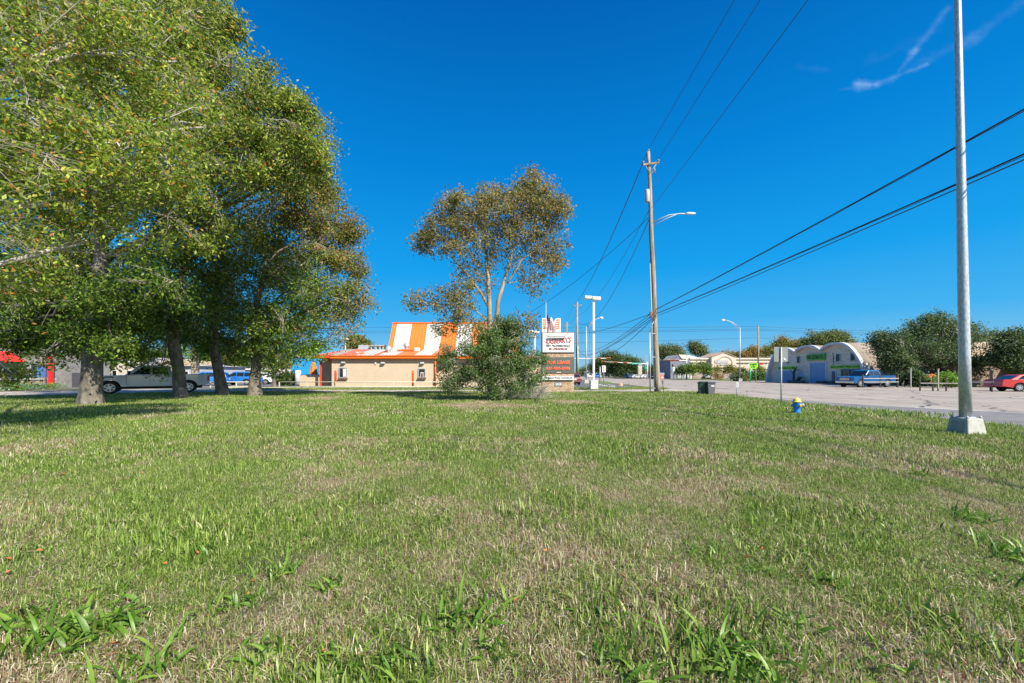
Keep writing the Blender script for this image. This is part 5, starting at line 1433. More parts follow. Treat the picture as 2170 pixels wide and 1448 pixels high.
m = MB(); m.box((s0 + 3.1, 2.6, 3.55), (5.6, .18, 1.95)); q = m.build('sign_board', pm('dark_green_board', (.03, .17, .03), .5, .3, 2), low, bevel=.02)
text('lettering', 'FOREIGN & DOMESTIC', 4.9, .38, M_lime, (s0 + 3.1, 2.49, 4.1), q, bold=.01)
text('lettering', 'PAINT & BODY', 4.2, .42, M_lime, (s0 + 3.1, 2.49, 3.5), q, bold=.01)
text('lettering', 'FREE ESTIMATES', 4.6, .26, M_whiteroof, (s0 + 3.1, 2.49, 2.9), q)

# ---------------- cream shopping strip
YM = 133.0
mall = thing('shopping_strip', 'cream stucco shopping strip with an arched gable front', 'building', (0, 0, 0))
def mx_(px): return (px - CX) / F * YM
def mz(py): return H0 - (py - HZ) / F * YM
m = MB(); m.box(((mx_(1463) + mx_(1690)) / 2, YM + 10, mz(761) / 2), (mx_(1690) - mx_(1463), 20, mz(761))); m.build('wall', M_stucco, mall)
m = MB(); m.box(((mx_(1463) + mx_(1690)) / 2, YM + 9.9, mz(760.3)), (mx_(1690) - mx_(1463) + .5, 20.6, .5)); m.box(((mx_(1463) + mx_(1690)) / 2, YM - .12, mz(768)), (mx_(1690) - mx_(1463), .3, .22)); m.build('cornice', pm('pale_cornice', (.66, .57, .48), .9, .06), mall)
gx0, gx1 = mx_(1503), mx_(1554)
m = MB(); m.prism([(gx0, 0), (gx1, 0), (gx1, mz(757)), (gx1 - .6, mz(756.4)), (mx_(1528.5), mz(747.5)), (gx0 + .6, mz(756.4)), (gx0, mz(757))], YM - 1.6, YM + 4); m.build('gable', M_stucco, mall)
m = MB(); m.add([(gx0, YM - 1.8, mz(756.6)), (mx_(1528.5), YM - 1.8, mz(746.8)), (mx_(1528.5), YM + 8, mz(746.8)), (gx0, YM + 8, mz(756.6)), (gx1, YM - 1.8, mz(756.6)), (gx1, YM + 8, mz(756.6)),
                       (gx0, YM - 1.8, mz(757.6)), (mx_(1528.5), YM - 1.8, mz(747.9)), (gx1, YM - 1.8, mz(757.6))], [(0, 1, 2, 3), (1, 4, 5, 2), (6, 7, 1, 0), (7, 8, 4, 1)]); m.build('gable_roof', pm('tan_roof', (.42, .30, .22), .9), mall)
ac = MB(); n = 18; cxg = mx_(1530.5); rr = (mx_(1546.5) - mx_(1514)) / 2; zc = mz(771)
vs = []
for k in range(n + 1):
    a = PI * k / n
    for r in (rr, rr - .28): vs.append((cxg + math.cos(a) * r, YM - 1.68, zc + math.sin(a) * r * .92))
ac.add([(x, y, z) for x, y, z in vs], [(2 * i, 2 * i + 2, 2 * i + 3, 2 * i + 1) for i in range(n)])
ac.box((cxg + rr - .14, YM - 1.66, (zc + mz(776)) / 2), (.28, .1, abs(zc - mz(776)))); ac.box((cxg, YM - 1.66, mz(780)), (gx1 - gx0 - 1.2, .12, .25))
ac.build('arch_moulding', pm('brown_moulding', (.32, .25, .19), .9), mall)  # arch band, right leg and cross bar in dark brown
T_mall = pm('white_channel_letters', (.62, .63, .64), .4, .05)
m = MB(); m.box((cxg - 1.2, YM - 1.66, mz(767.3)), (mx_(1542) - mx_(1514), .1, .95)); q = m.build('sign_band', pm('grey_band', (.36, .33, .31), .7), mall)
text('lettering', 'HARBOR FREIGHT', mx_(1541) - mx_(1514.5), .75, T_mall, (cxg - 1.2, YM - 1.75, mz(767.3)), q, bold=.03)
m = MB(); m.box((cxg - .7, YM - 1.66, mz(772.8)), (mx_(1533.5) - mx_(1521.5), .1, .75)); q = m.build('sign_band', pm('grey_band', (.36, .33, .31), .7), mall)
text('lettering', 'TOOLS', mx_(1533) - mx_(1522), .6, T_mall, (cxg - .7, YM - 1.75, mz(772.8)), q, bold=.03)
text('lettering', 'FURNITURE OUTLET', mx_(1586) - mx_(1560), .42, T_grey, (mx_(1573), YM - .05, mz(771)), mall, bold=.02, slant=.2)
text('lettering', 'AMAZE', mx_(1619) - mx_(1608.5), .7, pm('bright_red_lettering', (.7, .03, .02)), (mx_(1613.7), YM - .05, mz(770.6)), mall, bold=.05, slant=.3)
text('lettering', 'dollar', mx_(1627) - mx_(1620), .45, T_grey, (mx_(1623), YM - .05, mz(771)), mall, slant=.2)
for a, b in ((1467, 1499), (1510, 1547), (1558, 1600)):
    m = MB(); m.box(((mx_(a) + mx_(b)) / 2, YM - (1.62 if a == 1510 else .0), mz(781.5) / 2 - .3), (mx_(b) - mx_(a), .08, mz(784) - .4)); m.build('shop_window', pm('brown_shopfront', (.34, .28, .23), .4, .3, .4), mall)  # shopfront panels in one mottled brown
# pyramid roofs left
hx0, hx1 = mx_(1458), mx_(1491)
m = MB(); m.add([(hx0, YM + .2, mz(760.2)), (hx1, YM + .2, mz(760.2)), (hx1, YM + 14, mz(760.2)), (hx0, YM + 14, mz(760.2)), (mx_(1474.5), YM + 7, mz(750))], [(0, 1, 4), (1, 2, 4), (2, 3, 4), (3, 0, 4)]); m.build('hip_roof', pm('pale_tan_roof', (.66, .58, .48), .9, .06), mall)
# grey bank building left of it
YB = 126.0
def bx_(px): return (px - CX) / F * YB
def bz(py): return H0 - (py - HZ) / F * YB
bk_ = thing('gabled_building', 'blue grey two storey building with a pale gabled roof left of the strip', 'building', (0, 0, 0))
m = MB(); m.box(((bx_(1421) + bx_(1463)) / 2, YB + 5, bz(763) / 2), (bx_(1463) - bx_(1421), 10, bz(763))); m.build('wall', pm('blue_grey_render', (.20, .20, .25), .9, .1, 1), bk_)
m = MB(); m.prism([(bx_(1428), bz(763)), (bx_(1446), bz(763)), (bx_(1437), bz(752.5))], YB - .3, YB + 2); m.build('gable', pm('blue_grey_render', (.20, .20, .25)), bk_)
m = MB(); m.add([(bx_(1437), YB - .5, bz(752)), (bx_(1451), YB - .5, bz(752)), (bx_(1458), YB - .5, bz(761.5)), (bx_(1444), YB - .5, bz(761.5)), (bx_(1437), YB + 9, bz(752)), (bx_(1451), YB + 9, bz(752)), (bx_(1458), YB + 9, bz(761.5)), (bx_(1427), YB + 9, bz(762)), (bx_(1427), YB - .5, bz(762))],
                [(0, 3, 2, 1), (0, 1, 5, 4), (1, 2, 6, 5), (0, 4, 7, 8)]); m.build('roof', pm('pale_tan_roof', (.66, .58, .48)), bk_)
for a, b, c, d in ((1424, 1427, 772, 777), (1434, 1446, 782, 801), (1450, 1460, 784, 801)):
    m = MB(); m.box(((bx_(a) + bx_(b)) / 2, YB - .03, (bz(c) + bz(d)) / 2), (bx_(b) - bx_(a), .1, bz(c) - bz(d))); m.build('window', M_win_dk if a == 1424 else pm('pale_shopfront', (.45, .43, .42), .5, .3, .5), bk_)

# ---------------- left shop with red awning
YL = 1308.0 / (822 - HZ)
shop = thing('brick_shop', 'brick shop with a red awning and big windows at the far left', 'building', (0, 0, 0))
def lx(px): return (px - CX) / F * YL
def lz(py): return H0 - (py - HZ) / F * YL
xa_, xb_ = lx(-60), lx(120)
m = MB(); m.box(((xa_ + xb_) / 2, YL + 3, 6), (xb_ - xa_, 6, 12)); m.build('wall', pm('grey_cladding', (.23, .22, .21), .9, .25, 1, bump=.2), shop)
m = MB(); m.box(((xa_ + xb_) / 2, YL - .12, lz(805) / 2), (xb_ - xa_, .24, lz(805))); m.build('brick_base', M_redbrick, shop)
m = MB(); m.box(((xa_ + xb_) / 2, YL - .16, lz(804) + .03), (xb_ - xa_, .36, .1)); m.build('sill', M_curb, shop)
for a, b in ((-40, 60), (66, 112)):
    f = MB(); f.box(((lx(a) + lx(b)) / 2, YL - .04, (lz(770) + lz(801)) / 2), (lx(b) - lx(a), .08, lz(770) - lz(801))); w_ = f.build('window', M_galv, shop)
    g_ = MB(); g_.box(((lx(a) + lx(b)) / 2, YL - .10, (lz(770) + lz(801)) / 2), (lx(b) - lx(a) - .3, .05, lz(770) - lz(801) - .3)); g_.build('pane', pm('tinted_glass', (.05, .05, .065), .08, .3), w_)
m = MB(); m.box((lx(96), YL - .135, lz(787)), (1.5, .02, 1.0)); m.box((lx(96), YL - .135, lz(795)), (1.5, .018, .42)); m.mi = 0; m.build('window_reflection', pm('blue_reflection', (.06, .18, .42), .4, .3, 1), shop)  # blue reflection in the glass, painted on as thin coloured boxes
m = MB(); m.add([(lx(-60), YL - 1.5, lz(767)), (lx(55), YL - 1.5, lz(767)), (lx(24), YL - .05, lz(745)), (lx(-60), YL - .05, lz(745)), (lx(55), YL - .05, lz(767)), (lx(-60), YL - 1.5, lz(769)), (lx(55), YL - 1.5, lz(769))], [(0, 1, 2, 3), (1, 4, 2), (5, 6, 1, 0)]); m.build('awning', M_red, shop)
for x in (20, 32, 42):
    m = MB(); m.box((lx(x), YL - .06, lz(738)), (.12, .1, 3.2)); m.build('mullion', M_galv, shop)
rp = thing('red_post', 'tall red post at the corner of the brick shop', 'post', (lx(125), YL - .8, 0))
m = MB(); m.box((0, 0, lz(752) / 2), (.30, .30, lz(752))); m.build('shaft', M_red, rp)
m = MB(); m.lathe([(0, 0), (.12, 0), (.08, .8), (.03, 1.0), (.1, 1.2), (.18, 1.25), (.18, 1.4), (.04, 1.6), (0, 2.2)], 10, (-.6, 0, lz(728))); m.tube([(-.6, 0, 0), (-.6, 0, lz(728))], .04, 6); m.build('lamp', M_red, rp)
# flower bed plants in front of the shop
rpl = np.random.default_rng(4)
first = None
for k, (px, py, s_) in enumerate(((18, 829, 1.1), (30, 829, 1.2), (40, 828, 1.1), (52, 827, 1.0), (64, 827, 1.1), (78, 825.5, 1), (90, 825, .9), (104, 824.5, 1), (115, 824, 1))):
    C_ = rpl.normal(0, 1, (60, 3)) * np.array([.5, .3, .16]) + np.array([0, 0, .32])
    root = leaves('bedding_plant', C_, .16, [((.35, .42, .40), 3), ((.14, .28, .05), 4), ((.45, .5, .45), 1)] if k % 2 == 0 else [((.12, .26, .03), 4), ((.22, .34, .05), 2)], rpl, None, per=5, spread=.1)
    x, y = G(px, py); root.location = (x, y, 0); root.scale = (s_,) * 3
    tag(root, ('silvery' if k % 2 == 0 else 'bright green') + ' bedding plant, ' + ORD[k] + ' from the left along the brick shop wall', 'plant', 'bedding plants before the brick shop')
fb = thing('dark_fence', 'dark grey board fence between the brick shop and the thick oak trunk', 'fence', (*G(165, 821), 0))
m = MB(); m.box((0, 0, .85), (3.6, .12, 1.7)); m.build('panel', pm('dark_fence_board', (.06, .06, .07), .8, .3, 8, stretch=(4, 1, .4)), fb)
m = MB(); [m.box((x, .1, .9), (.12, .12, 1.85)) for x in (-1.8,)]; m.build('post', M_black_metal, fb)

# ---------------- houses beyond the pickup
def house(px0, px1, pye, pyr, Y, wall, roof, lab, gable_front=True, door=True):
    x0, x1 = (px0 - CX) / F * Y, (px1 - CX) / F * Y; ze = H0 - (pye - HZ) / F * Y; zr = H0 - (pyr - HZ) / F * Y
    h = thing('house', lab, 'house', ((x0 + x1) / 2, Y, 0)); w_ = (x1 - x0)
    D = 10
    m = MB(); m.box((0, D / 2, ze / 2), (w_, D, ze)); m.build('wall', wall, h)
    m = MB()
    if gable_front:
        m.prism([(-w_ / 2, ze + .01), (w_ / 2, ze + .01), (0, zr)], .02, D - .02); m.build('gable', wall, h); m = MB()
        t_ = .18
        m.add([(-w_ / 2 - .5, -.4, ze - .25), (0, -.4, zr + .1), (0, D + .4, zr + .1), (-w_ / 2 - .5, D + .4, ze - .25), (w_ / 2 + .5, -.4, ze - .25), (w_ / 2 + .5, D + .4, ze - .25),
               (-w_ / 2 - .5, -.4, ze - .25 + t_), (0, -.4, zr + .1 + t_), (0, D + .4, zr + .1 + t_), (-w_ / 2 - .5, D + .4, ze - .25 + t_), (w_ / 2 + .5, -.4, ze - .25 + t_), (w_ / 2 + .5, D + .4, ze - .25 + t_)],
              [(6, 7, 8, 9), (7, 10, 11, 8), (0, 1, 7, 6), (1, 4, 10, 7), (0, 3, 2, 1), (1, 2, 5, 4)])
    else:
        m.add([(-w_ / 2 - .4, -.4, ze), (w_ / 2 + .4, -.4, ze), (w_ / 2 + .4, D + .4, ze), (-w_ / 2 - .4, D + .4, ze), (-w_ / 2 + 2, D / 2, zr), (w_ / 2 - 2, D / 2, zr)], [(0, 1, 5, 4), (1, 2, 5), (2, 3, 4, 5), (3, 0, 4), (0, 3, 2, 1)])
    m.build('roof', roof, h)
    for x in (-w_ * .25, w_ * .25):
        m = MB(); m.box((x, -.04, ze * .55), (w_ * .16, .1, ze * .35)); f_ = m.build('window', M_white, h)
        m = MB(); m.box((x, -.10, ze * .55), (w_ * .13, .04, ze * .29)); m.build('pane', M_glass, f_)
    return h
M_hgrey = pm('grey_siding', (.38, .38, .42), .9, .08, 1); M_hroof = pm('tan_shingle', (.34, .27, .17), .95, .2, 3)
M_hcream = pm('cream_siding', (.56, .50, .42), .9, .08, 1); M_hred = pm('red_brown_roof', (.30, .12, .10), .9, .15, 2)
house(300, 350, 775, 761, 75, M_hgrey, pm('grey_shingle', (.40, .38, .38), .9, .15, 2), 'grey gabled house behind the pickup cab')
m = MB(); m.lathe([(.35, 0), (.5, 0), (.5, .1), (.35, .1)], 16, ((325 - CX) / F * 75, 74.9, H0 - (768.5 - HZ) / F * 75), Matrix.Rotation(PI / 2, 3, 'X'))
house(336, 382, 775, 766, 66, M_hroof, M_hroof, 'low house with a tan shingle roof right of the pickup cab', True)
house(386, 428, 776, 772, 62, M_hgrey, M_hgrey, 'flat grey block house behind the pickup bed', False)
house(228, 290, 776, 765, 82, M_hcream, pm('grey_shingle', (.40, .38, .38)), 'pale house glimpsed between the two left trunks')
house(428, 478, 784, 775, 95, M_hcream, M_hred, 'long low house with a dark red roof beyond the parked cars', False)
house(480, 560, 784, 780, 100, M_hcream, pm('pale_flat_roof', (.6, .56, .5)), 'low cream building with a flat roof behind the parked cars', False)
house(560, 625, 778, 768, 105, M_hcream, M_hred, 'cream building with brown roof behind the hedge', False)
# low building far beyond the junction
house(1245, 1275, 788, 784, 230, M_white, M_whiteroof, 'white low building far down the road left of the lights', False)
# ================================================================ poles, wires, signs
M_wood = pm('weathered_pole_wood', (.27, .215, .15), .95, .4, 2.5, bump=.9, col2=(.42, .35, .26), bscale=18, stretch=(3, 3, .25))
YP = 1308.0 / (832 - HZ)
def at(px, py, Y): return Vector(W(px, py, Y))
pb = Vector((*G(1393, 832), 0)); pt_ = at(1374, 322, YP + .1)
pole = thing('utility_pole', 'tall weathered wooden utility pole by the kerb with a street lamp arm', 'utility pole', tuple(pb))
top = pt_ - pb
m = MB(); m.smooth = True; K = 24
m.tube([top * (k / K) + Vector((.02 * math.sin(k * .7), 0, 0)) for k in range(K + 1)], [.25 - .11 * k / K for k in range(K + 1)], 14); m.build('shaft', M_wood, pole)
def pole_at(py):                    # point on the shaft at photo row
    t = (832 - py) / (832 - 322); return top * t
M_por = pm('porcelain', (.30, .27, .25), .3, .1)
def insulator(c, s=1.0):
    m = MB(); m.lathe([(0, 0), (.05, 0), (.05, .06), (.10, .07), (.11, .10), (.06, .13), (.10, .15), (.10, .18), (.05, .22), (0, .23)], 12, (c[0], c[1], c[2])); m.build('insulator', M_por, pole)
ca = pole_at(350) 
m = MB(); m.box(tuple(ca + Vector((.1, -.2, 0))), (1.35, .12, .14), ry=R(-8)); m.build('crossarm', M_wood, pole)
m = MB(); m.tube([ca + Vector((-.42, -.22, -.02)), ca + Vector((.0, -.22, -.75))], .02, 6); m.tube([ca + Vector((.6, -.22, .05)), ca + Vector((.05, -.22, -.75))], .02, 6); m.build('brace', M_galv, pole)
iL = ca + Vector((-.55, -.2, .0)); iR = ca + Vector((.72, -.2, .14)); iT = top + Vector((0, 0, .0))
insulator(iL); insulator(iR); insulator(iT)
tr = pole_at(417); m = MB(); m.lathe([(0, -.55), (.17, -.55), (.2, -.5), (.2, .45), (.18, .5), (.06, .56), (0, .57)], 16, (tr.x - .28, tr.y - .12, tr.z)); m.build('transformer', pm('grey_tank_paint', (.40, .41, .42), .5, .1), pole)
fz = pole_at(366); m = MB(); m.tube([fz, fz + Vector((.42, -.1, 0))], .02, 6); m.tube([fz + Vector((.42, -.1, -.1)), fz + Vector((.42, -.1, .35))], .05, 8); m.build('fuse_cutout', M_por, pole)
q = pole_at(372); m = MB(); m.tube([fz + Vector((.42, -.1, -.1)), fz + Vector((.72, -.1, -.5)), fz + Vector((.75, -.1, -.9)), fz + Vector((.3, -.1, -1.45))], .012, 5); m.build('jumper_wire', M_cable, pole)
# lamp arm
s = pole_at(473); e1 = at(1455, 453.5, YP) - pb; e2 = at(1474, 452.5, YP) - pb
m = MB(); m.smooth = True; m.tube([s + Vector((.15, 0, .05)), s.lerp(e1, .5) + Vector((0, 0, .28)), e1 + Vector((-.5, 0, .02)), e1], .045, 8); m.tube([s + Vector((.15, 0, -.25)), s.lerp(e1, .45) + Vector((0, 0, .05)), e1 + Vector((-.8, 0, -.03))], .025, 6); m.build('lamp_arm', M_galv, pole)
m = MB(); m.smooth = True; m.tube([e1 + Vector((-.1, 0, 0)), e1 + Vector((.1, 0, .04)), e1.lerp(e2, .6), e2], [.06, .10, .11, .05], 10); m.build('lamp_head', pm('aluminium_lamp', (.6, .6, .58), .4, .1), pole)
# conduit up the left side
m = MB(); m.tube([Vector((-.28, -.1, 0)), pole_at(560) + Vector((-.24, -.1, 0))], .035, 6); m.build('conduit', M_galv, pole)
m = MB(); m.box(tuple(pole_at(668) + Vector((-.3, -.1, 0))), (.25, .2, .55)); m.build('splice_box', pm('brown_box', (.22, .12, .09), .6), pole, bevel=.03)
m = MB(); m.tube([pole_at(658) + Vector((.2, -.3, .3)), pole_at(668) + Vector((0, -.33, -.1)), pole_at(680) + Vector((-.25, -.25, -.5))], .02, 6); m.build('strap_cable', M_cable, pole)

def cable(p0, p1, sag, r, lab, mat=None, n=26, grp=None, name='overhead_cable', twist=0):
    p0 = Vector(p0); p1 = Vector(p1); m = MB(); m.smooth = True
    m.tube([p0.lerp(p1, k / n) - Vector((0, 0, 4 * sag * (k / n) * (1 - k / n))) for k in range(n + 1)], r, 6)
    if twist:
        m.tube([p0.lerp(p1, k / n) - Vector((0, 0, 4 * sag * (k / n) * (1 - k / n) + r * 1.9 + .012 * math.sin(k * 2.1))) for k in range(n + 1)], r * .5, 5)
    return tag(m.build(name, mat or M_cable), lab, 'cable', grp)
def world(v): return Vector(v) + pb
GR = 'cables strung along the road'
def through(P0, px, py, Y, Yend):
    P1 = Vector(W(px, py, Y)); d = P1 - P0; return P0 + d * ((Yend - P0.y) / d.y)
for (py0, py1, r, lab, tw) in ((656, 232, .020, 'thick black cable from the wooden pole to the right frame edge, uppermost of three', 1), (665, 327, .020, 'thick black cable from the wooden pole to the right frame edge, middle of three', 1), (671, 339, .015, 'thinner black cable from the wooden pole to the right frame edge, lowest of three', 0)):
    P0 = world(pole_at(py0)) + Vector((.15, 0, 0)); P1 = through(P0, 2170, py1 - .97 * .45 * F / 9.2, 9.2, -26)
    cable(P0, P1, .45, r, lab, grp=GR, n=60, twist=tw)
for (a, px, r, lab) in ((world(iT) + Vector((0, 0, .2)), 1550, .016, 'thin wire rising from the pole top out of the frame, leftmost of three'), (world(iR) + Vector((0, 0, .2)), 1604, .016, 'thin wire rising from the crossarm out of the frame, middle of three'), (world(pole_at(441)) + Vector((.1, 0, 0)), 1696, .014, 'thin wire rising past the lamp arm out of the frame, rightmost of three')):
    Yq = 22.5 if px < 1690 else 15.6
    P1 = through(a, px, 0, Yq, -20); cable(a, P1, .45, r, lab, grp=GR, n=50)

# second and third poles down the road
def far_pole(px, pyt, pyb, lab, r, arm=True, metal=False, name='utility_pole', Y=None):
    Y = Y or 1308.0 / (pyb - HZ); x = (px - CX) / F * Y; h = H0 - (pyt - HZ) / F * Y
    root = thing(name, lab, 'utility pole', (x, Y, 0))
    m = MB(); m.smooth = True; m.tube([(0, 0, 0), (0, 0, h)], [r, r * .65], 10); m.build('shaft', M_galv if metal else M_wood, root)
    if arm:
        m = MB(); m.box((0, -.15, h - 1.0), (r * 6, .14, .18)); m.build('crossarm', M_wood, root)
        for xx in (-r * 2.8, r * 2.8, 0):
            m = MB(); m.lathe([(0, 0), (.09, 0), (.12, .12), (.06, .28), (0, .3)], 8, (xx, -.15, h - .9 if xx else h)); m.build('insulator', M_por, root)
    return root, Vector((x, Y, h))
p2, t2 = far_pole(1223, 640, 806, 'second wooden pole behind the white parking lot lamp', .34, Y=100.0)
p3, t3 = far_pole(1201, 683, 803, 'third wooden pole rising behind the monument sign', .36, Y=140.0)
m = MB(); m.tube([(.1, -.36, 2.0), (.1, -.36, 8.5)], .12, 8); m.build('yellow_marker', pm('yellow_guard', (.75, .68, .2), .6), p2)
GW = 'wires running on to the next poles'
lw = ['left phone wire', 'right phone wire', 'middle wire']
cable(world(iL) + Vector((0, 0, .15)), t2 + Vector((-.95, 0, -1)), 1.6, .022, 'thin wire from the left end of the crossarm to the second pole', grp=GW)
cable(world(iT) + Vector((0, 0, .2)), t2 + Vector((0, 0, .2)), 1.6, .022, 'thin wire from the pole top to the second pole', grp=GW)
cable(world(pole_at(445)) + Vector((-.1, 0, 0)), t2 + Vector((0, 0, -3.5)), 1.8, .02, 'thin wire from below the transformer to the second pole', grp=GW)
cable(world(pole_at(460)) + Vector((-.1, 0, 0)), Vector((-.5, 53.5, 8.3)), .9, .02, 'black service cable dropping from the pole towards the restaurant', grp=GW)
cable(world(pole_at(463)) + Vector((-.1, 0, 0)), Vector(W(1226, 684, 95)), 3.4, .028, 'black looping cable from the pole to the middle of the second pole', grp=GW)
for k, (a, b, sg_) in enumerate(((662, 742, 1.5), (668, 750, 1.4), (674, 754, 1.2), (664, 706, .6), (676, 738, 3.0))):
    cable(world(pole_at(a)) + Vector((-.15, 0, 0)), Vector(W(1223, b, 99)), sg_, .026, ['upper', 'middle', 'lower', 'topmost', 'lowest'][k] + ' phone cable from the wooden pole to the second pole', grp=GW)
cable(t2 + Vector((-.95, 0, -.8)), t3 + Vector((-.9, 0, -.8)), .6, .025, 'left wire between the second and third poles', grp=GW)
cable(t2 + Vector((.95, 0, -.8)), t3 + Vector((.9, 0, -.8)), .6, .025, 'right wire between the second and third poles', grp=GW)
GX = 'far wires crossing the sky low over the junction'
for k, (a, b) in enumerate(((650, 692), (660, 697), (664, 700), (704, 716))):
    Yc = 150.0
    cable(W(200, a + 30, 170.0), W(1607, b, 118.0), 1.5, .035, ['topmost', 'second', 'third', 'lowest'][k] + ' far wire crossing to the pole behind the strip', grp=GX)
    cable(W(1607, b, 118.0), W(2300, b + (6 if k < 3 else 30), 105.0), 1.0, .03, ['topmost', 'second', 'third', 'lowest'][k] + ' far wire running right above the arched shop', grp=GX)

# white parking lot lamp with double head
def lot_lamp(px, pyb, pyt, lab, s=1.0):
    x, Y = G(px, pyb); h = H0 - (pyt - HZ) / F * Y
    root = thing('parking_lot_lamp', lab, 'lamp post', (x, Y, 0))
    m = MB(); m.box((0, 0, .45 * s), (.78 * s, .78 * s, .9 * s), taper=.96); m.build('base', M_white, root, bevel=.06)
    m = MB(); m.box((0, 0, h / 2), (.20 * s, .20 * s, h)); m.build('pole', M_white, root)
    m = MB(); m.box((.25 * s, 0, h + .14 * s), (.85 * s, .6, .34 * s), ry=R(4)); m.build('lamp_head', M_white, root, bevel=.04)
    m = MB(); m.box((-.55 * s, .1, h + .26 * s), (.75 * s, .55, .30 * s), ry=R(4)); m.build('lamp_head', M_white, root, bevel=.04)
    return root
lot_lamp(1258, 825, 636, 'white square parking lot lamp with twin heads on a white block')
lot_lamp(1134, 818, 706, 'white parking lot lamp showing between the thicket and the monument sign', .8)
lot_lamp(732, 816, 720, 'white twin headed lamp rising behind the restaurant roof', .6)

# cobra head street lights
def street_light(px, pyb, pyt, hx, hy, lab, Y=None, r=.13):
    Y = Y or 1308.0 / (pyb - HZ); x = (px - CX) / F * Y; h = H0 - (pyt - HZ) / F * Y
    ex = (hx - CX) / F * Y - x; ez = H0 - (hy - HZ) / F * Y
    root = thing('street_light', lab, 'street light', (x, Y, 0))
    m = MB(); m.smooth = True; m.tube([(0, 0, 0), (0, 0, h)], [r, r * .7], 10); m.build('pole', M_galv, root)
    m = MB(); m.box((0, 0, .3), (.75, .75, .6), taper=.85); m.build('base', M_conc, root)
    m = MB(); m.smooth = True
    m.tube([(0, 0, h - .1), (ex * .35, 0, h + (ez - h) * .62), (ex * .7, 0, h + (ez - h) * .97), (ex * .85, 0, ez)], .07, 7)
    m.tube([(0, 0, h - 1.0), (ex * .3, 0, h + (ez - h) * .35), (ex * .55, 0, h + (ez - h) * .78)], .05, 6); m.build('arm', M_galv, root)
    m = MB(); m.smooth = True; sgn = 1 if ex > 0 else -1
    m.tube([(ex * .82, 0, ez), (ex * .88, 0, ez + .05), (ex * .97, 0, ez), (ex * 1.04, 0, ez - .06)], [.08, .2, .22, .06], 10); m.build('lamp_head', pm('white_lamp_head', (.75, .75, .72), .4, .05), root)
    return root
street_light(1568, 806, 694.5, 1530, 679, 'tall grey street light with an arm reaching left over the road', Y=86)
street_light(1242.5, 812.5, 693, 1277, 674.5, 'slim grey street light between the second pole and the white lamp')
# utility pole by the strip, far right line
far_pole(1607, 691, 800, 'dark wooden pole in front of the cream strip', .26, arm=False, Y=118.0)
far_pole(1368, 753, 805, 'far brown pole behind the green street sign', .3, arm=False, Y=150.0)
far_pole(652, 742, 810, 'thin far pole above the blue building', .16, arm=True, Y=95)
far_pole(1520, 762, 801, 'thin wooden pole in front of the strip gable', .18, arm=False, Y=128)
# slim steel pole tied to the wooden pole
x, Y = G(1378, 833)
gp = thing('steel_riser', 'slim galvanised pole bracketed to the left of the wooden pole', 'pole', (x, Y, 0))
h = H0 - (705 - HZ) / F * Y
m = MB(); m.tube([(0, 0, 0), (-.05, 0, h)], .055, 8); m.build('pipe', M_galv, gp)
for py in (707, 757, 823):
    z = H0 - (py - HZ) / F * Y
    m = MB(); m.tube([(-.03, 0, z), (.42, 0, z)], .03, 6); m.build('bracket', M_galv, gp)
m = MB(); m.tube([(-.05, 0, h), (.3, 0, h + 1.0)], .03, 6); m.build('elbow', M_galv, gp)

# big galvanised light pole, right foreground
bx0, by0 = G(2047, 921)
lp_ = thing('light_pole', 'big galvanised pole bolted to a tapered concrete footing on the right', 'light pole', (bx0, by0, 0), R(2))
topw = Vector(W(2026, 0, by0)) - Vector((bx0, by0, 0)); bz_ = H0 - (885 - HZ) / F * by0
R38 = Matrix.Rotation(-R(2), 3, 'Z')
dirp = (Vector(W(2024, -220, by0)) - Vector((*G(2046, 921), 0)))
m = MB(); m.smooth = True
tp0 = R38 @ (dirp * (bz_ / dirp.z)); tp1 = R38 @ dirp
m.tube([tp0.lerp(tp1, k / 8) for k in range(9)], [.120 - .068 * k / 8 for k in range(9)], 28)
G_pole = pm('mottled_galvanised', (.44, .46, .47), .42, .22, 26, metal=.35, bump=.15, col2=(.62, .64, .64), stretch=(1, 1, .4)); m.build('pole', G_pole, lp_)
m = MB(); m.box((0, 0, bz_ / 2), (.52, .52, bz_), taper=.80); m.build('footing', M_conc, lp_, bevel=.03)
m = MB(); m.lathe([(0, 0), (.17, 0), (.17, .02), (0, .02)], 20, (0, 0, bz_ + .001)); m.build('base_plate', M_galv, lp_)
for k in range(4):
    m = MB(); a = PI / 4 + k * PI / 2; m.lathe([(0, 0), (.028, 0), (.028, .035), (.014, .04), (.014, .06), (0, .06)], 6, (math.cos(a) * .245, math.sin(a) * .245, bz_)); m.build('bolt', M_galv, lp_)
dM = MB(); dM.box((-.240, -.02, bz_ * .5), (.03, .28, bz_ * .6), ry=.12); dM.build('access_panel', pm('dark_concrete', (.3, .3, .29), .9), lp_)
# out of frame arm so that the pole is complete
m = MB(); m.tube([tuple(tp1), (tp1.x + .5, tp1.y + 1.5, tp1.z + .6), (tp1.x + .8, tp1.y + 2.8, tp1.z + .8)], [.09, .06, .05], 8); m.build('arm', M_galv, lp_)

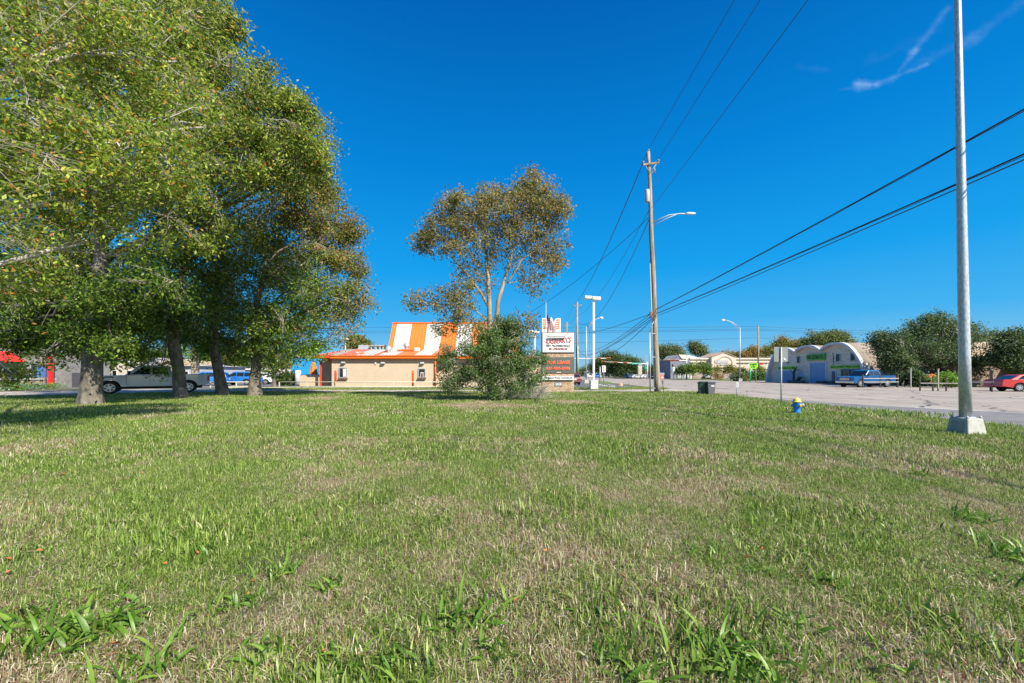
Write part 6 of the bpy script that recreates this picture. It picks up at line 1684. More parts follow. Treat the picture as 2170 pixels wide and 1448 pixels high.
# road sign seen from behind
x, Y = G(1655.5, 857)
rs = thing('road_sign', 'back of a tall grey rectangular road sign on a steel post', 'sign', (x, Y, 0))
def rel(px, py, X=x, Yq=None): 
    Yq = Yq or Y; return ((px - CX) / F * Yq - X, H0 - (py - HZ) / F * Yq)
h = rel(1655, 736)[1]
m = MB(); m.tube([(0, 0, 0), (0, 0, h)], .034, 10); m.build('post', pm('bright_steel_post', (.55, .56, .57), .35, .1, metal=.3), rs)
xa_, za_ = rel(1641.5, 736); xb_, zb_ = rel(1671, 767)
m = MB(); m.box(((xa_ + xb_) / 2, .05, (za_ + zb_) / 2), (xb_ - xa_, .012, za_ - zb_)); m.build('panel', pm('aluminium_back', (.20, .225, .22), .5, .06, metal=.2), rs, bevel=.004)
m = MB(); m.box((rel(1664.3, 762)[0], .035, rel(1664.3, 761.5)[1]), (.14, .006, .07), ry=R(45)); m.build('sticker', M_white, rs)
# small marker sign
x, Y = G(1561.5, 840)
ms_ = thing('marker_sign', 'small white bordered marker on a thin post at the kerb', 'sign', (x, Y, 0))
m = MB(); m.tube([(0, 0, 0), (0, 0, .95)], .03, 8); m.build('post', M_galv, ms_)
z0, z1 = H0 - (821 - HZ) / F * Y, H0 - (811 - HZ) / F * Y
m = MB(); m.box((0, -.04, (z0 + z1) / 2), (.17, .02, z1 - z0)); m.build('panel', M_white, ms_)
m = MB(); m.box((.0, -.055, (z0 + z1) / 2), (.08, .012, (z1 - z0) * .86)); m.build('stripe', pm('grey_stripe', (.3, .3, .32), .5), ms_)
# sign and posts by the white lamp
x, Y = G(1279.5, 811)
s2 = thing('road_sign', 'white edged rectangular sign back between the white lamp and the traffic lights', 'sign', (x, Y, 0))
z1 = H0 - (775 - HZ) / F * Y; z0 = H0 - (789 - HZ) / F * Y; wq = 7.4 / F * Y
m = MB(); m.tube([(0, 0, 0), (0, 0, z1)], .06, 8); m.build('post', M_galv, s2)
m = MB(); m.box((0, -.08, (z0 + z1) / 2), (wq, .03, z1 - z0)); m.build('panel', M_white, s2)
m = MB(); m.box((0, -.11, (z0 + z1) / 2), (wq * .3, .03, (z1 - z0) * .8)); m.build('bracket', pm('grey_stripe', (.3, .3, .32)), s2)
x, Y = G(1271.5, 810.5); s3 = thing('marker_post', 'thin plain post just left of the white edged sign', 'post', (x, Y, 0))
m = MB(); m.tube([(0, 0, 0), (0, 0, H0 - (778 - HZ) / F * Y)], .1, 8); m.build('shaft', M_galv, s3); m = MB(); m.lathe([(0, 0), (.11, 0), (.06, .08), (0, .1)], 8, (0, 0, H0 - (778 - HZ) / F * Y)); m.build('cap', M_galv, s3)
# red tag sign + meter stake near the pole
x, Y = G(1404.5, 832)
mk = thing('meter_stake', 'black stake with a small meter box right of the wooden pole', 'meter', (x, Y, 0))
m = MB(); m.box((.04, 0, .35), (.04, .04, .75), ry=R(-6)); m.build('stake', M_black_metal, mk)
m = MB(); m.box((-.02, -.02, .88), (.13, .1, .3)); m.build('box', pm('grey_meter', (.12, .12, .13), .6), mk, bevel=.01)
x, Y = G(1403, 804.5)
r1 = thing('red_sign', 'small red and white yard sign across the road behind the wooden pole', 'sign', (x, Y, 0))
sc_ = Y / F
m = MB(); m.box((0, 0, 5.2 * sc_), (8.0 * sc_, .1, 9 * sc_)); m.build('panel', pm('red_panel', (.62, .16, .12), .6, .3, .9), r1)
m = MB(); m.box((0, 0, 12 * sc_), (9 * sc_, .2, 4.5 * sc_)); m.build('top_panel', pm('grey_panel', (.35, .34, .36), .6, .3, .9), r1)
m = MB(); m.box((0, -.08, 4.2 * sc_), (4.0 * sc_, .1, 3 * sc_)); m.build('mark', M_white, r1)
# round sign across the road
x, Y = G(1494.5, 804.5); sc_ = Y / F
r2 = thing('round_sign', 'round white sign ringed in red by the far kerb', 'sign', (x, Y, 0))
m = MB(); m.tube([(0, 0, 0), (0, 0, 8 * sc_)], .08, 8); m.build('post', M_galv, r2)
Mx = Matrix.Rotation(PI / 2, 3, 'X'); rr = 6.0 * sc_
m = MB(); m.lathe([(rr * .8, .05), (rr, .05), (rr, -.05), (rr * .8, -.05)], 24, (0, 0, 11.5 * sc_), Mx, False); m.build('ring', pm('faded_red', (.6, .16, .14), .6), r2)
m = MB(); m.lathe([(0, .0), (rr * .8, .0), (rr * .8, -.03), (0, -.03)], 24, (0, 0, 11.5 * sc_), Mx, False); m.build('face', M_white, r2)
# twin small signs cluster before the grey building
x, Y = G(1431.5, 804.5); sc_ = Y / F
r3 = thing('route_sign_cluster', 'cluster of four small white route signs on two posts', 'sign', (x, Y, 0))
for a in (-3.7, 3.7):
    m = MB(); m.tube([(a * sc_, 0, 0), (a * sc_, 0, 26 * sc_)], .09, 6); m.build('post', M_galv, r3)
    for b, hh_ in ((24.5, 2.2), (21, 3.2), (17, 4.2)):
        m = MB(); m.box((a * sc_, -.15, b * sc_), (5.2 * sc_, .08, hh_ * sc_)); m.build('plate', M_white, r3, bevel=.05)
# lime green paint sign
x, Y = G(1597, 809); sc_ = Y / F
ps = thing('paint_sign', 'lime green painted sign board on two green posts', 'sign', (x, Y, 0))
for a, mt in ((-7.0, pm('emerald_paint', (.02, .42, .14), .5, .1)), (4.6, pm('olive_green_paint', (.13, .30, .10), .5, .1))):
    m = MB(); m.tube([(a * sc_, 0, 0), (a * sc_, 0, 30 * sc_)], .085 if a > 0 else .12, 10); m.build('post', mt, ps)
m = MB(); m.prism([(-10 * sc_, 27.5 * sc_), (3 * sc_, 27.5 * sc_), (7.5 * sc_, 31 * sc_), (7.5 * sc_, 39 * sc_), (-10 * sc_, 39 * sc_)], -.2, -.1); q = m.build('board', M_lime, ps)
text('lettering', 'PAINT', 14 * sc_, 3.9 * sc_, M_dkgreen, (-1.3 * sc_, -.23, 36.2 * sc_), q, bold=.02)
text('lettering', 'JOBS', 10 * sc_, 3.6 * sc_, M_dkgreen, (-2.5 * sc_, -.23, 31 * sc_), q, bold=.02)

# traffic signals
M_sig = pm('signal_orange', (.72, .20, .03), .5, .15); M_arm = pm('signal_arm', (.62, .60, .56), .5, .08)
def mast(pxp, px_end, py_arm0, py_arm1, Y, heads, lab, pole_top=None):
    x = (pxp - CX) / F * Y; root = thing('traffic_signal', lab, 'traffic lights', (x, Y, 0)); sc = Y / F
    z0 = H0 - (py_arm0 - HZ) * sc; z1 = H0 - (py_arm1 - HZ) * sc
    m = MB(); m.tube([(0, 0, 0), (0, 0, z0 + .6)], [.22, .18], 10); m.build('pole', M_arm, root)
    m = MB(); m.tube([(0, 0, z0), ((px_end - pxp) * sc, 0, z1)], [.16, .10], 8); m.build('mast_arm', M_arm, root)
    for hpx in heads:
        t = (hpx - pxp) / (px_end - pxp); z = z0 + (z1 - z0) * t
        m = MB(); m.box(((hpx - pxp) * sc, -.25, z), (1.15, .3, .42)); q = m.build('signal_head', M_sig, root, bevel=.05)
        for k in (-.36, 0, .36):
            m = MB(); m.lathe([(.0, 0), (.13, 0), (.15, -.0), (.15, .22), (.13, .22)], 10, ((hpx - pxp) * sc + k, -.38, z), Matrix.Rotation(PI / 2, 3, 'X')); m.build('visor', M_dark, q)
    return root, x, sc
mast(1160, 1292, 761, 759.5, 112, (1268, 1289, 1206), 'traffic signal arm reaching right from behind the monument sign')
ms3, x_, sc_ = mast(1372, 1275, 771.5, 766.5, 128, (1278, 1304.5, 1324.5), 'traffic signal arm with orange heads and a green street sign left of the wooden pole')
m = MB(); m.box(((1348 - 1372) * sc_, -.3, H0 - (770.6 - HZ) * sc_), (19 * sc_, .08, 3.0 * sc_)); q = m.build('street_name_sign', pm('street_sign_green', (.03, .42, .30), .5, .05), ms3)
text('lettering', 'S. Main St.', 15 * sc_, 1.8 * sc_, M_white, ((1348 - 1372) * sc_, -.36, H0 - (770.6 - HZ) * sc_), q)
m = MB(); m.lathe([(0, .05), (2.4 * sc_, .05), (2.4 * sc_, -.05), (0, -.05)], 6, ((1369 - 1372) * sc_, -.4, H0 - (780 - HZ) * sc_), Mx, False); m.build('green_shield', pm('street_sign_green', (.03, .42, .30)), ms3)
mast(1455, 1412, 764.5, 764.0, 118, (1416, 1425, 1434), 'far traffic signal arm over the cross street, before the gabled building')
# tan pylon sign
x, Y = (1355.5 - CX) / F * 140, 140.0; sc_ = Y / F
py_ = thing('pylon_sign', 'pale stone pylon sign among the parked cars at the junction', 'sign', (x, Y, 0))
m = MB(); m.box((0, 0, 14 * sc_), (8.2 * sc_, 1.0, 28 * sc_)); m.build('pillar', pm('pale_stone', (.52, .46, .38), .9, .15, .5), py_)
m = MB(); m.box((0, -.1, 29.5 * sc_), (5.5 * sc_, 1.0, 4 * sc_)); m.build('cap', pm('grey_panel', (.35, .34, .36)), py_)
for k in range(4):
    m = MB(); m.box((-2 * sc_, -.52, (9 + 4.4 * k) * sc_), (2.6 * sc_, .1, 2.6 * sc_)); m.build('sign_panel', pm('faded_panel', (.45, .46, .25), .6, .3, 1), py_)

# fire hydrant
M_hb = pm('hydrant_blue', (.01, .22, .62), .35, .15, 6); M_hy = pm('hydrant_yellow', (.78, .56, .10), .4, .1, 6); M_hg = pm('hydrant_grey', (.22, .24, .26), .45, .2, 8)
x, Y = G(1688.5, 878.5)
hy = thing('fire_hydrant', 'blue fire hydrant with a yellow dome standing in the grass', 'fire hydrant', (x, Y, 0), R(30))
sc_ = Y / F
HH = 37 * sc_
m = MB(); m.lathe([(0, 0), (.115, 0), (.125, .02), (.118, .05), (.112, .06), (.112, HH * .50), (.118, HH * .56), (.125, HH * .62), (.125, HH * .70), (0, HH * .70)], 24); m.build('barrel', M_hb, hy)
m = MB(); z = HH * .70; m.lathe([(0, z), (.155, z), (.16, z + .015), (.155, z + .035), (.125, z + .045), (.122, z + .08), (.11, z + .115), (.08, z + .14), (.045, z + .15), (.035, z + .155), (.03, HH - .01), (.022, HH), (0, HH)], 24); m.build('bonnet', M_hy, hy)
# outlets
def outlet(ang, r, L, z, mat, capmat, nm):
    Mo = Matrix.Rotation(ang, 3, 'Z') @ Matrix.Rotation(PI / 2, 3, 'Y')
    m = MB(); m.lathe([(r * .8, .08), (r * .8, L * .6), (r, L * .6), (r, L * .85), (0, L * .85)], 16, (0, 0, z), Mo, False); o = m.build(nm, mat, hy, bevel=.004)
    m = MB(); m.lathe([(.0, 0), (.022, 0), (.022, .03), (0, .03)], 5, tuple(Mo @ Vector((0, 0, L * .85)) + Vector((0, 0, z))), Mo, False); m.build('cap_nut', capmat, o)
outlet(R(-12 - 30), .085, .27, HH * .52, M_hg, M_hg, 'pumper_outlet'); outlet(R(-75 - 30), .055, .22, HH * .52, M_hy, pm('rusty_nut', (.35, .12, .02)), 'hose_outlet'); outlet(R(168 - 30), .05, .20, HH * .52, M_hb, M_hb, 'hose_outlet')
# wheelie bins
def bin_(px, py, mat, lab, rz, s=1.0, lidoff=0):
    x, Y = G(px, py); root = thing('wheelie_bin', lab, 'bin', (x, Y, 0), rz, 'wheelie bins at the kerb'); root.scale = (s,) * 3
    m = MB(); m.prism([(-.24, .05), (.24, .05), (.31, .98), (-.31, .98)], -.28, .30); m.build('body', mat, root, bevel=.03)
    m = MB(); m.box((0, 0, 1.01), (.70, .68, .05)); m.box((0, -.05, 1.05), (.56, .5, .05)); m.build('lid', mat, root, bevel=.02)
    m = MB(); m.tube([(-.26, .36, .93), (.26, .36, .93)], .02, 8); m.build('handle', M_dark, root)
    for a in (-.28, .28):
        m = MB(); m.lathe([(0, -.03), (.11, -.03), (.11, .03), (0, .03)], 14, (a, .27, .11), Matrix.Rotation(PI / 2, 3, 'Y'), False); m.build('wheel', M_dark, root)
    return root
M_bgreen = pm('dark_green_plastic', (.015, .05, .03), .5, .15); M_bgrey = pm('grey_plastic', (.10, .105, .11), .5, .12)
b_ = bin_(1489, 836.5, M_bgreen, 'dark green wheelie bin turned sideways by the kerb', R(80), .93)
m = MB(); m.box((.0, -.31, .52), (.06, .05, .9), ry=0); m.build('edge_strip', pm('light_green_edge', (.2, .4, .1), .6), b_)
b_ = bin_(1505, 837, M_bgrey, 'grey wheelie bin with a white sticker beside the green bin', R(-4), .93)
m = MB(); m.box((.08, -.295, .72), (.24, .01, .1)); m.build('sticker', M_white, b_)
# rock, stump
def rock(name, px, py, w_, h_, mat, lab, cat, seed, Yd=None):
    x, Y = G(px, py); sc = Y / F
    import bmesh
    bm = bmesh.new(); bmesh.ops.create_icosphere(bm, subdivisions=3, radius=1)
    for v in bm.verts:
        d = 1 + .35 * mnoise.noise(v.co * 1.3 + Vector((seed, 0, 0))) + .12 * mnoise.noise(v.co * 4)
        v.co = Vector((v.co.x * d * w_ * sc / 2, v.co.y * d * w_ * sc / 2.5, max(-.1, v.co.z * d * h_ * sc * .75)))
    me = bpy.data.meshes.new(name); bm.to_mesh(me); bm.free(); me.materials.append(mat)
    o = bpy.data.objects.new(name, me); COL.objects.link(o); o.location = (x, Y, h_ * sc * .2); tag(o, lab, cat); return o
M_rock = pm('pink_rock', (.42, .27, .19), .9, .3, 2, bump=.8)
rock('boulder', 1314.5, 818.3, 11, 7, M_rock, 'reddish boulder on the grass verge right of the white lamp', 'boulder', 1)
rock('stump', 1406.5, 882, 9, 7, pm('dark_stump', (.14, .11, .09), .95, .4, 8, bump=.8), 'small dark stump poking out of the lawn', 'stump', 2)
for k, (px, py) in enumerate(((1262, 817.5), (1271, 816.3), (1276, 817.2), (1281, 818), (1286, 818.8), (1291, 819.7), (1296, 820.5))):
    o = rock('edging_stone', px, py, 4.2, 1.6, M_curb, 'pale edging stone, ' + ORD[k] + ' from the white lamp at the lot entrance', 'stone', 10 + k); o['group'] = 'edging stones at the lot entrance'

# wood rail fence and bench across the road
M_rail = pm('grey_rail_wood', (.34, .31, .28), .9, .2, 3); M_dpost = pm('dark_fence_post', (.07, .055, .05), .9, .3)
def rail_fence(pa, pb_, hts, n, lab, hp=1.05, rails=(.85,), mat=M_rail):
    a = Vector(G(*pa)); b = Vector(G(*pb_)); d = b - a; root = thing('rail_fence', lab, 'fence', (a.x, a.y, 0), math.atan2(d.y, d.x)); L = d.length
    for z in rails:
        m = MB(); m.box((L / 2, -.06, z), (L, .05, .10)); m.build('rail', mat, root)
    f0 = None
    for k in range(n + 1):
        if f0 is None: m = MB(); m.box((0, 0, hp / 2), (.10, .08, hp)); f0 = m.build('post', M_dpost, root); o = f0
        else: o = f0.copy(); COL.objects.link(o); o.parent = root
        o.location = (L * k / n, .03, 0)
    return root
rail_fence((1829, 822), (1903, 821.5), None, 2, 'two railed fence in front of the blue pickup rear wheel', hp=1.5, rails=(1.05, .65))
rail_fence((1950, 829), (2034, 830), None, 3, 'wooden fence with a tall post in front of the red bench', hp=1.35, rails=(.72,))
rail_fence((2050, 830), (2102, 831), None, 1, 'wooden fence between the big light pole and the red car', hp=1.9, rails=(.85,))
x, Y = G(1968, 820)
bn = thing('bench', 'rust red wooden bench behind the fence under the live oak', 'bench', (x, Y, 0), R(-12)); bn.scale = (1.3,) * 3
M_rb = pm('rust_red_wood', (.62, .16, .06), .8, .2, 5)
m = MB(); [m.box((0, -.25 + k * .13, .48), (2.1, .11, .04)) for k in range(4)]; m.build('seat', M_rb, bn)
m = MB(); [m.box((0, .24, .68 + k * .15), (1.35, .04, .12)) for k in range(4)]; m.build('backrest', M_rb, bn)
for a in (-.8, .8):
    m = MB(); m.box((a, -.2, .23), (.08, .08, .46)); m.build('leg', M_rb, bn); m = MB(); m.box((a * .8, .22, .55), (.08, .08, 1.1)); m.build('leg', M_rb, bn)
for (px, pyt, pyb, lab) in ((1930, 782, 823, 'thin grey post left of the red bench'), (1988, 783, 829, 'pale post in front of the red bench'), (2099, 779, 829, 'dark post beside the red car')):
    x, Y = G(px, pyb); h = H0 - (pyt - HZ) / F * Y
    q = thing('post', lab, 'post', (x, Y, 0)); m = MB(); m.box((0, 0, h / 2), (.09, .09, h)); m.build('shaft', M_dpost if '2099' in str(px) else M_rail, q); m = MB(); m.box((0, 0, h + .03), (.13, .13, .05)); m.build('cap', M_rail, q)

# ================================================================ vehicles
M_tyre = pm('tyre_rubber', (.02, .02, .021), .85, .2); M_rim = pm('alloy_rim', (.55, .56, .57), .3, .08, metal=.6); M_chrome = pm('chrome', (.65, .66, .68), .15, .05, metal=.9)
M_tail = pm('tail_lamp_red', (.50, .01, .012), .2, .1); M_head = pm('headlamp_glass', (.70, .72, .74), .1, .1); M_under = pm('underbody', (.01, .01, .01), .9)
def paint(name, col): return pm(name, col, .28, .03, .6, spec=.6, coat=.6)
SPEC = {
 'pickup': dict(L=5.9, W=2.02, r=.42, wb=3.75, fo=.98, belt=1.24, top=1.92, sill=.48,
    body=lambda L: [(-L/2, .62), (-L/2+.05, .95), (-L/2+.08, 1.30), (-1.02, 1.30), (-.98, 1.24), (1.28, 1.24), (1.5, 1.25), (L/2-.5, 1.21), (L/2-.1, 1.14), (L/2-.01, 1.04), (L/2, .78), (L/2-.02, .5), (L/2-.25, .42)],
    cab=[(-.98, 1.235), (-.86, 1.80), (-.72, 1.90), (.42, 1.92), (.64, 1.86), (1.32, 1.23)], wins=[(-.78, 1.30, -.68, 1.76, .02, 1.78, .02, 1.30), (.10, 1.30, .10, 1.78, (.50), 1.78, .98, 1.30)]),
 'suv': dict(L=4.6, W=1.86, r=.36, wb=2.7, fo=.9, belt=1.05, top=1.68, sill=.40,
    body=lambda L: [(-L/2, .5), (-L/2+.02, .9), (-L/2+.1, 1.06), (.9, 1.05), (1.2, 1.03), (L/2-.35, .95), (L/2-.06, .80), (L/2, .6), (L/2-.05, .38)],
    cab=[(-2.2, 1.045), (-1.95, 1.55), (-1.7, 1.65), (.2, 1.68), (.45, 1.62), (1.25, 1.03)], wins=[(-1.9, 1.1, -1.72, 1.5, -1.0, 1.54, -1.0, 1.1), (-.92, 1.1, -.92, 1.55, -.08, 1.56, -.08, 1.1), (0, 1.1, 0, 1.56, .35, 1.54, .95, 1.1)]),
 'sedan': dict(L=4.85, W=1.84, r=.34, wb=2.75, fo=.95, belt=.98, top=1.45, sill=.34,
    body=lambda L: [(-L/2, .45), (-L/2+.02, .85), (-L/2+.12, 1.02), (-1.6, 1.03), (1.0, .97), (L/2-.4, .84), (L/2-.06, .68), (L/2, .5), (L/2-.06, .32)],
    cab=[(-1.85, .99), (-1.15, 1.38), (-.9, 1.43), (.1, 1.45), (.35, 1.40), (1.3, .95)], wins=[(-1.35, 1.03, -1.0, 1.32, -.35, 1.37, -.35, 1.03), (-.28, 1.03, -.28, 1.37, .25, 1.35, .9, 1.03)]),
}
def wheel_part(root, x, y, r, side, fine=True):
    M90 = Matrix.Rotation(PI / 2, 3, 'X')
    m = MB(); w_ = .24
    m.lathe([(r * .62, -w_ / 2), (r * .9, -w_ / 2), (r, -w_ * .36), (r, w_ * .36), (r * .9, w_ / 2), (r * .62, w_ / 2)], 26 if fine else 14, (x, y, r), M90); t_ = m.build('wheel', M_tyre, root)
    yo = y + side * (w_ * .36)
    m = MB(); m.lathe([(0, -.02), (r * .63, -.02), (r * .63, .02), (0, .02)], 20 if fine else 12, (x, yo - side * .03, r), M90, False); m.build('hub', pm('dark_hub', (.06, .06, .065), .5), t_)
    m = MB()
    m.lathe([(r * .54, -.03), (r * .64, -.03), (r * .64, .03), (r * .54, .03)], 20 if fine else 12, (x, yo, r), M90, False)
    for k in range(6):
        a = 2 * PI * k / 6 + .3
        m.box((x + math.cos(a) * r * .3, yo, r + math.sin(a) * r * .3), (r * .58, .05, r * .17), ry=-a)
    m.lathe([(0, -.04), (r * .13, -.04), (r * .13, .04), (0, .04)], 10, (x, yo, r), M90, False)
    m.build('rim', M_rim, t_)
def vehicle(kind, name, label, cat, loc, rz, pt, scale=1.0, group=None, fine=True, stretch=1.0, dark_trim=True):
    S_ = SPEC[kind]; L, Wd, r = S_['L'], S_['W'], S_['r']
    root = thing(name, label, cat, (loc[0], loc[1], .012), rz, group); root.scale = (scale * stretch, scale, scale)
    xf = L / 2 - S_['fo']; xr_ = xf - S_['wb']
    up_ = S_['body'](L)
    # lower outline with wheel arches, drawn front to rear
    low_ = []
    for xw in (xf, xr_):
        R_ = r + .085
        a0 = math.acos(max(-1, min(1, (S_['sill'] - r) / R_))) 
        low_.append([(xw + R_ * math.sin(a0 - 2 * a0 * k / 12), r + R_ * math.cos(a0 - 2 * a0 * k / 12)) for k in range(13)])
    outline = list(up_) + low_[0] + low_[1]
    outline = [(x, z) for x, z in outline]
    outline = outline[::-1]                                            # ccw from -y
    # sections across the width for soft shoulders
    cxm, czm = 0, .8
    m = MB(); n = len(outline)
    ys = [-Wd / 2, -Wd / 2 + .05, -Wd / 2 + .16, Wd / 2 - .16, Wd / 2 - .05, Wd / 2]
    sc = [.965, .99, 1.0, 1.0, .99, .965]
    vs = []
    for y, k in zip(ys, sc): vs += [((x) * (1 - (1 - k) * .25), y, czm + (z - czm) * (k if z > .95 else 1.0)) for x, z in outline]
    fs = [tuple(range(n)), tuple(reversed(range(5 * n, 6 * n)))]
    for i in range(5):
        for k in range(n):
            k2 = (k + 1) % n; fs.append((i * n + k2, i * n + k, (i + 1) * n + k, (i + 1) * n + k2))
    m.add(vs, fs); m.build('body', pt, root)
    m = MB(); m.box((0, 0, .5), (L * .86, Wd * .72, .36)); m.build('underbody', M_under, root)
    for xw in (xf, xr_):
        m = MB(); m.box((xw, 0, r + .12), (r * 2.1, Wd * .8, r * 1.6)); m.build('wheel_well', M_under, root)
    # cabin
    cab = S_['cab'][::-1]; z0 = S_['belt']; z1 = S_['top']; wb_, wt_ = Wd / 2 - .05, Wd / 2 - .24
    def hw(z): return wb_ + (wt_ - wb_) * (z - z0) / (z1 - z0)
    m = MB(); n = len(cab)
    vs = [(x, -hw(z), z) for x, z in cab] + [(x, hw(z), z) for x, z in cab]
    fs = [tuple(range(n)), tuple(reversed(range(n, 2 * n)))] + [((i + 1) % n, i, i + n, (i + 1) % n + n) for i in range(n)]
    m.add(vs, fs); m.build('cabin', pt, root, bevel=.035)
    for side in (-1, 1):
        for wv in S_['wins']:
            pts_ = [(wv[i], wv[i + 1]) for i in range(0, len(wv), 2)]
            m = MB(); v = [(x, side * (hw(z) + .006), z) for x, z in pts_]
            m.add(v, [(0, 1, 2, 3) if side > 0 else (3, 2, 1, 0)]); m.build('window', M_glass, root)
    def pane(x0, z0_, x1, z1_, nm, off):
        d = Vector((x1 - x0, z1_ - z0_)); nrm = Vector((-d.y, d.x)).normalized() * off
        p0 = Vector((x0, z0_)) + d * .07 + nrm; p1 = Vector((x0, z0_)) + d * .90 + nrm
        m = MB(); m.add([(p0.x, -hw(p0.y) + .09, p0.y), (p0.x, hw(p0.y) - .09, p0.y), (p1.x, hw(p1.y) - .09, p1.y), (p1.x, -hw(p1.y) + .09, p1.y)], [(0, 1, 2, 3)]); m.build(nm, M_glass, root)
    c_ = S_['cab']
    pane(c_[-1][0], c_[-1][1], c_[-2][0], c_[-2][1], 'windscreen', -.012 if True else 0)
    pane(c_[0][0], c_[0][1], c_[1][0], c_[1][1], 'rear_window', .012)
    for xw in (xf, xr_):
        for side in (-1, 1): wheel_part(root, xw, side * (Wd / 2 - .15), r, side, fine)
    # lamps and trim
    for side in (-1, 1):
        if kind == 'pickup': m = MB(); m.box((-L / 2 + .10, side * (Wd / 2 - .10), 1.02), (.14, .215, .40)); m.build('tail_lamp', M_tail, root, bevel=.02)
        else: m = MB(); m.box((-L / 2 + .13, side * (Wd / 2 - .26), .86), (.22, .46, .15)); m.build('tail_lamp', M_tail, root, bevel=.02)
        m = MB(); m.box((L / 2 - .17, side * (Wd / 2 - .2), .90 if kind == 'pickup' else .72), (.26, .36, .2 if kind == 'pickup' else .13)); m.build('headlamp', M_head, root, bevel=.02)
        m = MB(); zb = S_['belt'] + .05; xm = c_[-1][0] - .22; m.box((xm, side * (Wd / 2 + .1), zb + .07), (.12, .22, .2)); m.build('mirror', M_dark if kind == 'pickup' else pt, root, bevel=.03)
        for xd in ((.28, -.62) if kind == 'pickup' else (.15, -.85)):
            m = MB(); m.box((xd, side * (Wd / 2 - .005), S_['belt'] - .13), (.22, .035, .04)); m.build('door_handle', M_dark if kind == 'pickup' else pt, root)
        for xd in ((1.22, .13, -.95) if kind == 'pickup' else (1.05, 0, -.95)):
            m = MB(); m.box((xd, side * (Wd / 2 - .001), (S_['belt'] + S_['sill']) / 2 + .03), (.014, .012, S_['belt'] - S_['sill'] - .12)); m.build('door_seam', M_dark, root)
    m = MB(); m.box((-L / 2 + .02, 0, .58 if kind == 'pickup' else .48), (.16, Wd - .1, .2)); m.build('bumper', M_chrome if kind == 'pickup' else pt, root, bevel=.04)
    m = MB(); m.box((L / 2 - .02, 0, .56 if kind == 'pickup' else .42), (.18, Wd - .08, .24)); m.build('bumper', M_chrome if kind == 'pickup' else pt, root, bevel=.04)
    m = MB()
    if kind == 'pickup':
        for k in range(3): m.box((L / 2 - .01, 0, .80 + .09 * k), (.06, Wd * .52, .055))
    else: m.box((L / 2 - .02, 0, .62), (.05, Wd * .4, .14))
    m.build('grille', M_chrome if kind == 'pickup' else M_dark, root)
    m = MB(); m.box((-L / 2 - .035 - (.0 if kind == 'pickup' else -.03), 0, .80), (.02, .32, .16)); m.build('number_plate', M_white, root)
    if kind == 'pickup':
        m = MB(); m.box((-1.95, 0, 1.303), (1.75, Wd - .3, .02)); m.build('bed_cover', M_dark, root)
        m = MB(); m.box((.1, 0, .47), (2.3, Wd + .1, .05)); m.build('running_board', M_chrome if not dark_trim else M_dark, root)
        for side in (-1, 1):
            m = MB(); m.box((1.95, side * (Wd / 2 - .005), 1.12), (.38, .03, .06)); m.build('fender_badge', M_dark, root)
    return root
# silver-grey pickup in the shade on the drive
fw = Vector(G(237, 833.5)); 
vehicle('pickup', 'pickup_truck', 'silver grey crew cab pickup parked in tree shade on the drive', 'pickup truck', (-29.4, 32.6), R(180 + 42), paint('silver_grey_paint', (.62, .65, .67)), 1.17, stretch=1.06)
bp_ = vehicle('pickup', 'pickup_truck', 'metallic blue pickup parked before the arched shop', 'pickup truck', G(1834, 820.5), R(192), paint('metallic_blue_paint', (.008, .09, .25)), 1.06, stretch=1.0, dark_trim=False)
vehicle('sedan', 'parked_car', 'bright red sedan entering the right frame edge', 'car', (Vector(G(2158, 830)) + Vector((1.0, 0))), R(-16), paint('bright_red_paint', (.50, .015, .018)), 1.05)
bl = paint('bright_blue_paint', (.02, .16, .50)); wh = paint('white_car_paint', (.70, .70, .70)); si = paint('silver_car_paint', (.45, .46, .48)); dk = paint('dark_car_paint', (.03, .035, .05)); mr_ = paint('maroon_car_paint', (.14, .012, .02))
PG = 'cars parked beside the restaurant'
vehicle('suv', 'parked_car', 'bright blue car right behind the pickup tailgate', 'car', (-40.2, 52.5), R(200), bl, 1.1, PG, stretch=1.0)
vehicle('suv', 'parked_car', 'bright blue hatchback between the two leaning oak trunks', 'car', (-38.2, 56), R(182), bl, 1.12, PG)
vehicle('suv', 'parked_car', 'white car behind the gnarled oak trunk', 'car', (-40.6, 66), R(165), wh, 1.05, PG)
vehicle('sedan', 'parked_car', 'white car with a red tail lamp right of the gnarled oak trunk', 'car', (-36.0, 61), R(20), wh, 1.05, PG)
vehicle('suv', 'parked_car', 'dark maroon car half hidden behind the monument sign', 'car', ((1211 - CX) / F * 58, 58), R(95), mr_, 1.0, fine=False)
vehicle('suv', 'parked_car', 'small dark car behind the thicket by the restaurant', 'car', ((1130 - CX) / F * 50, 49), R(150), dk, .9, fine=False)
FG = 'cars at the far side of the junction'
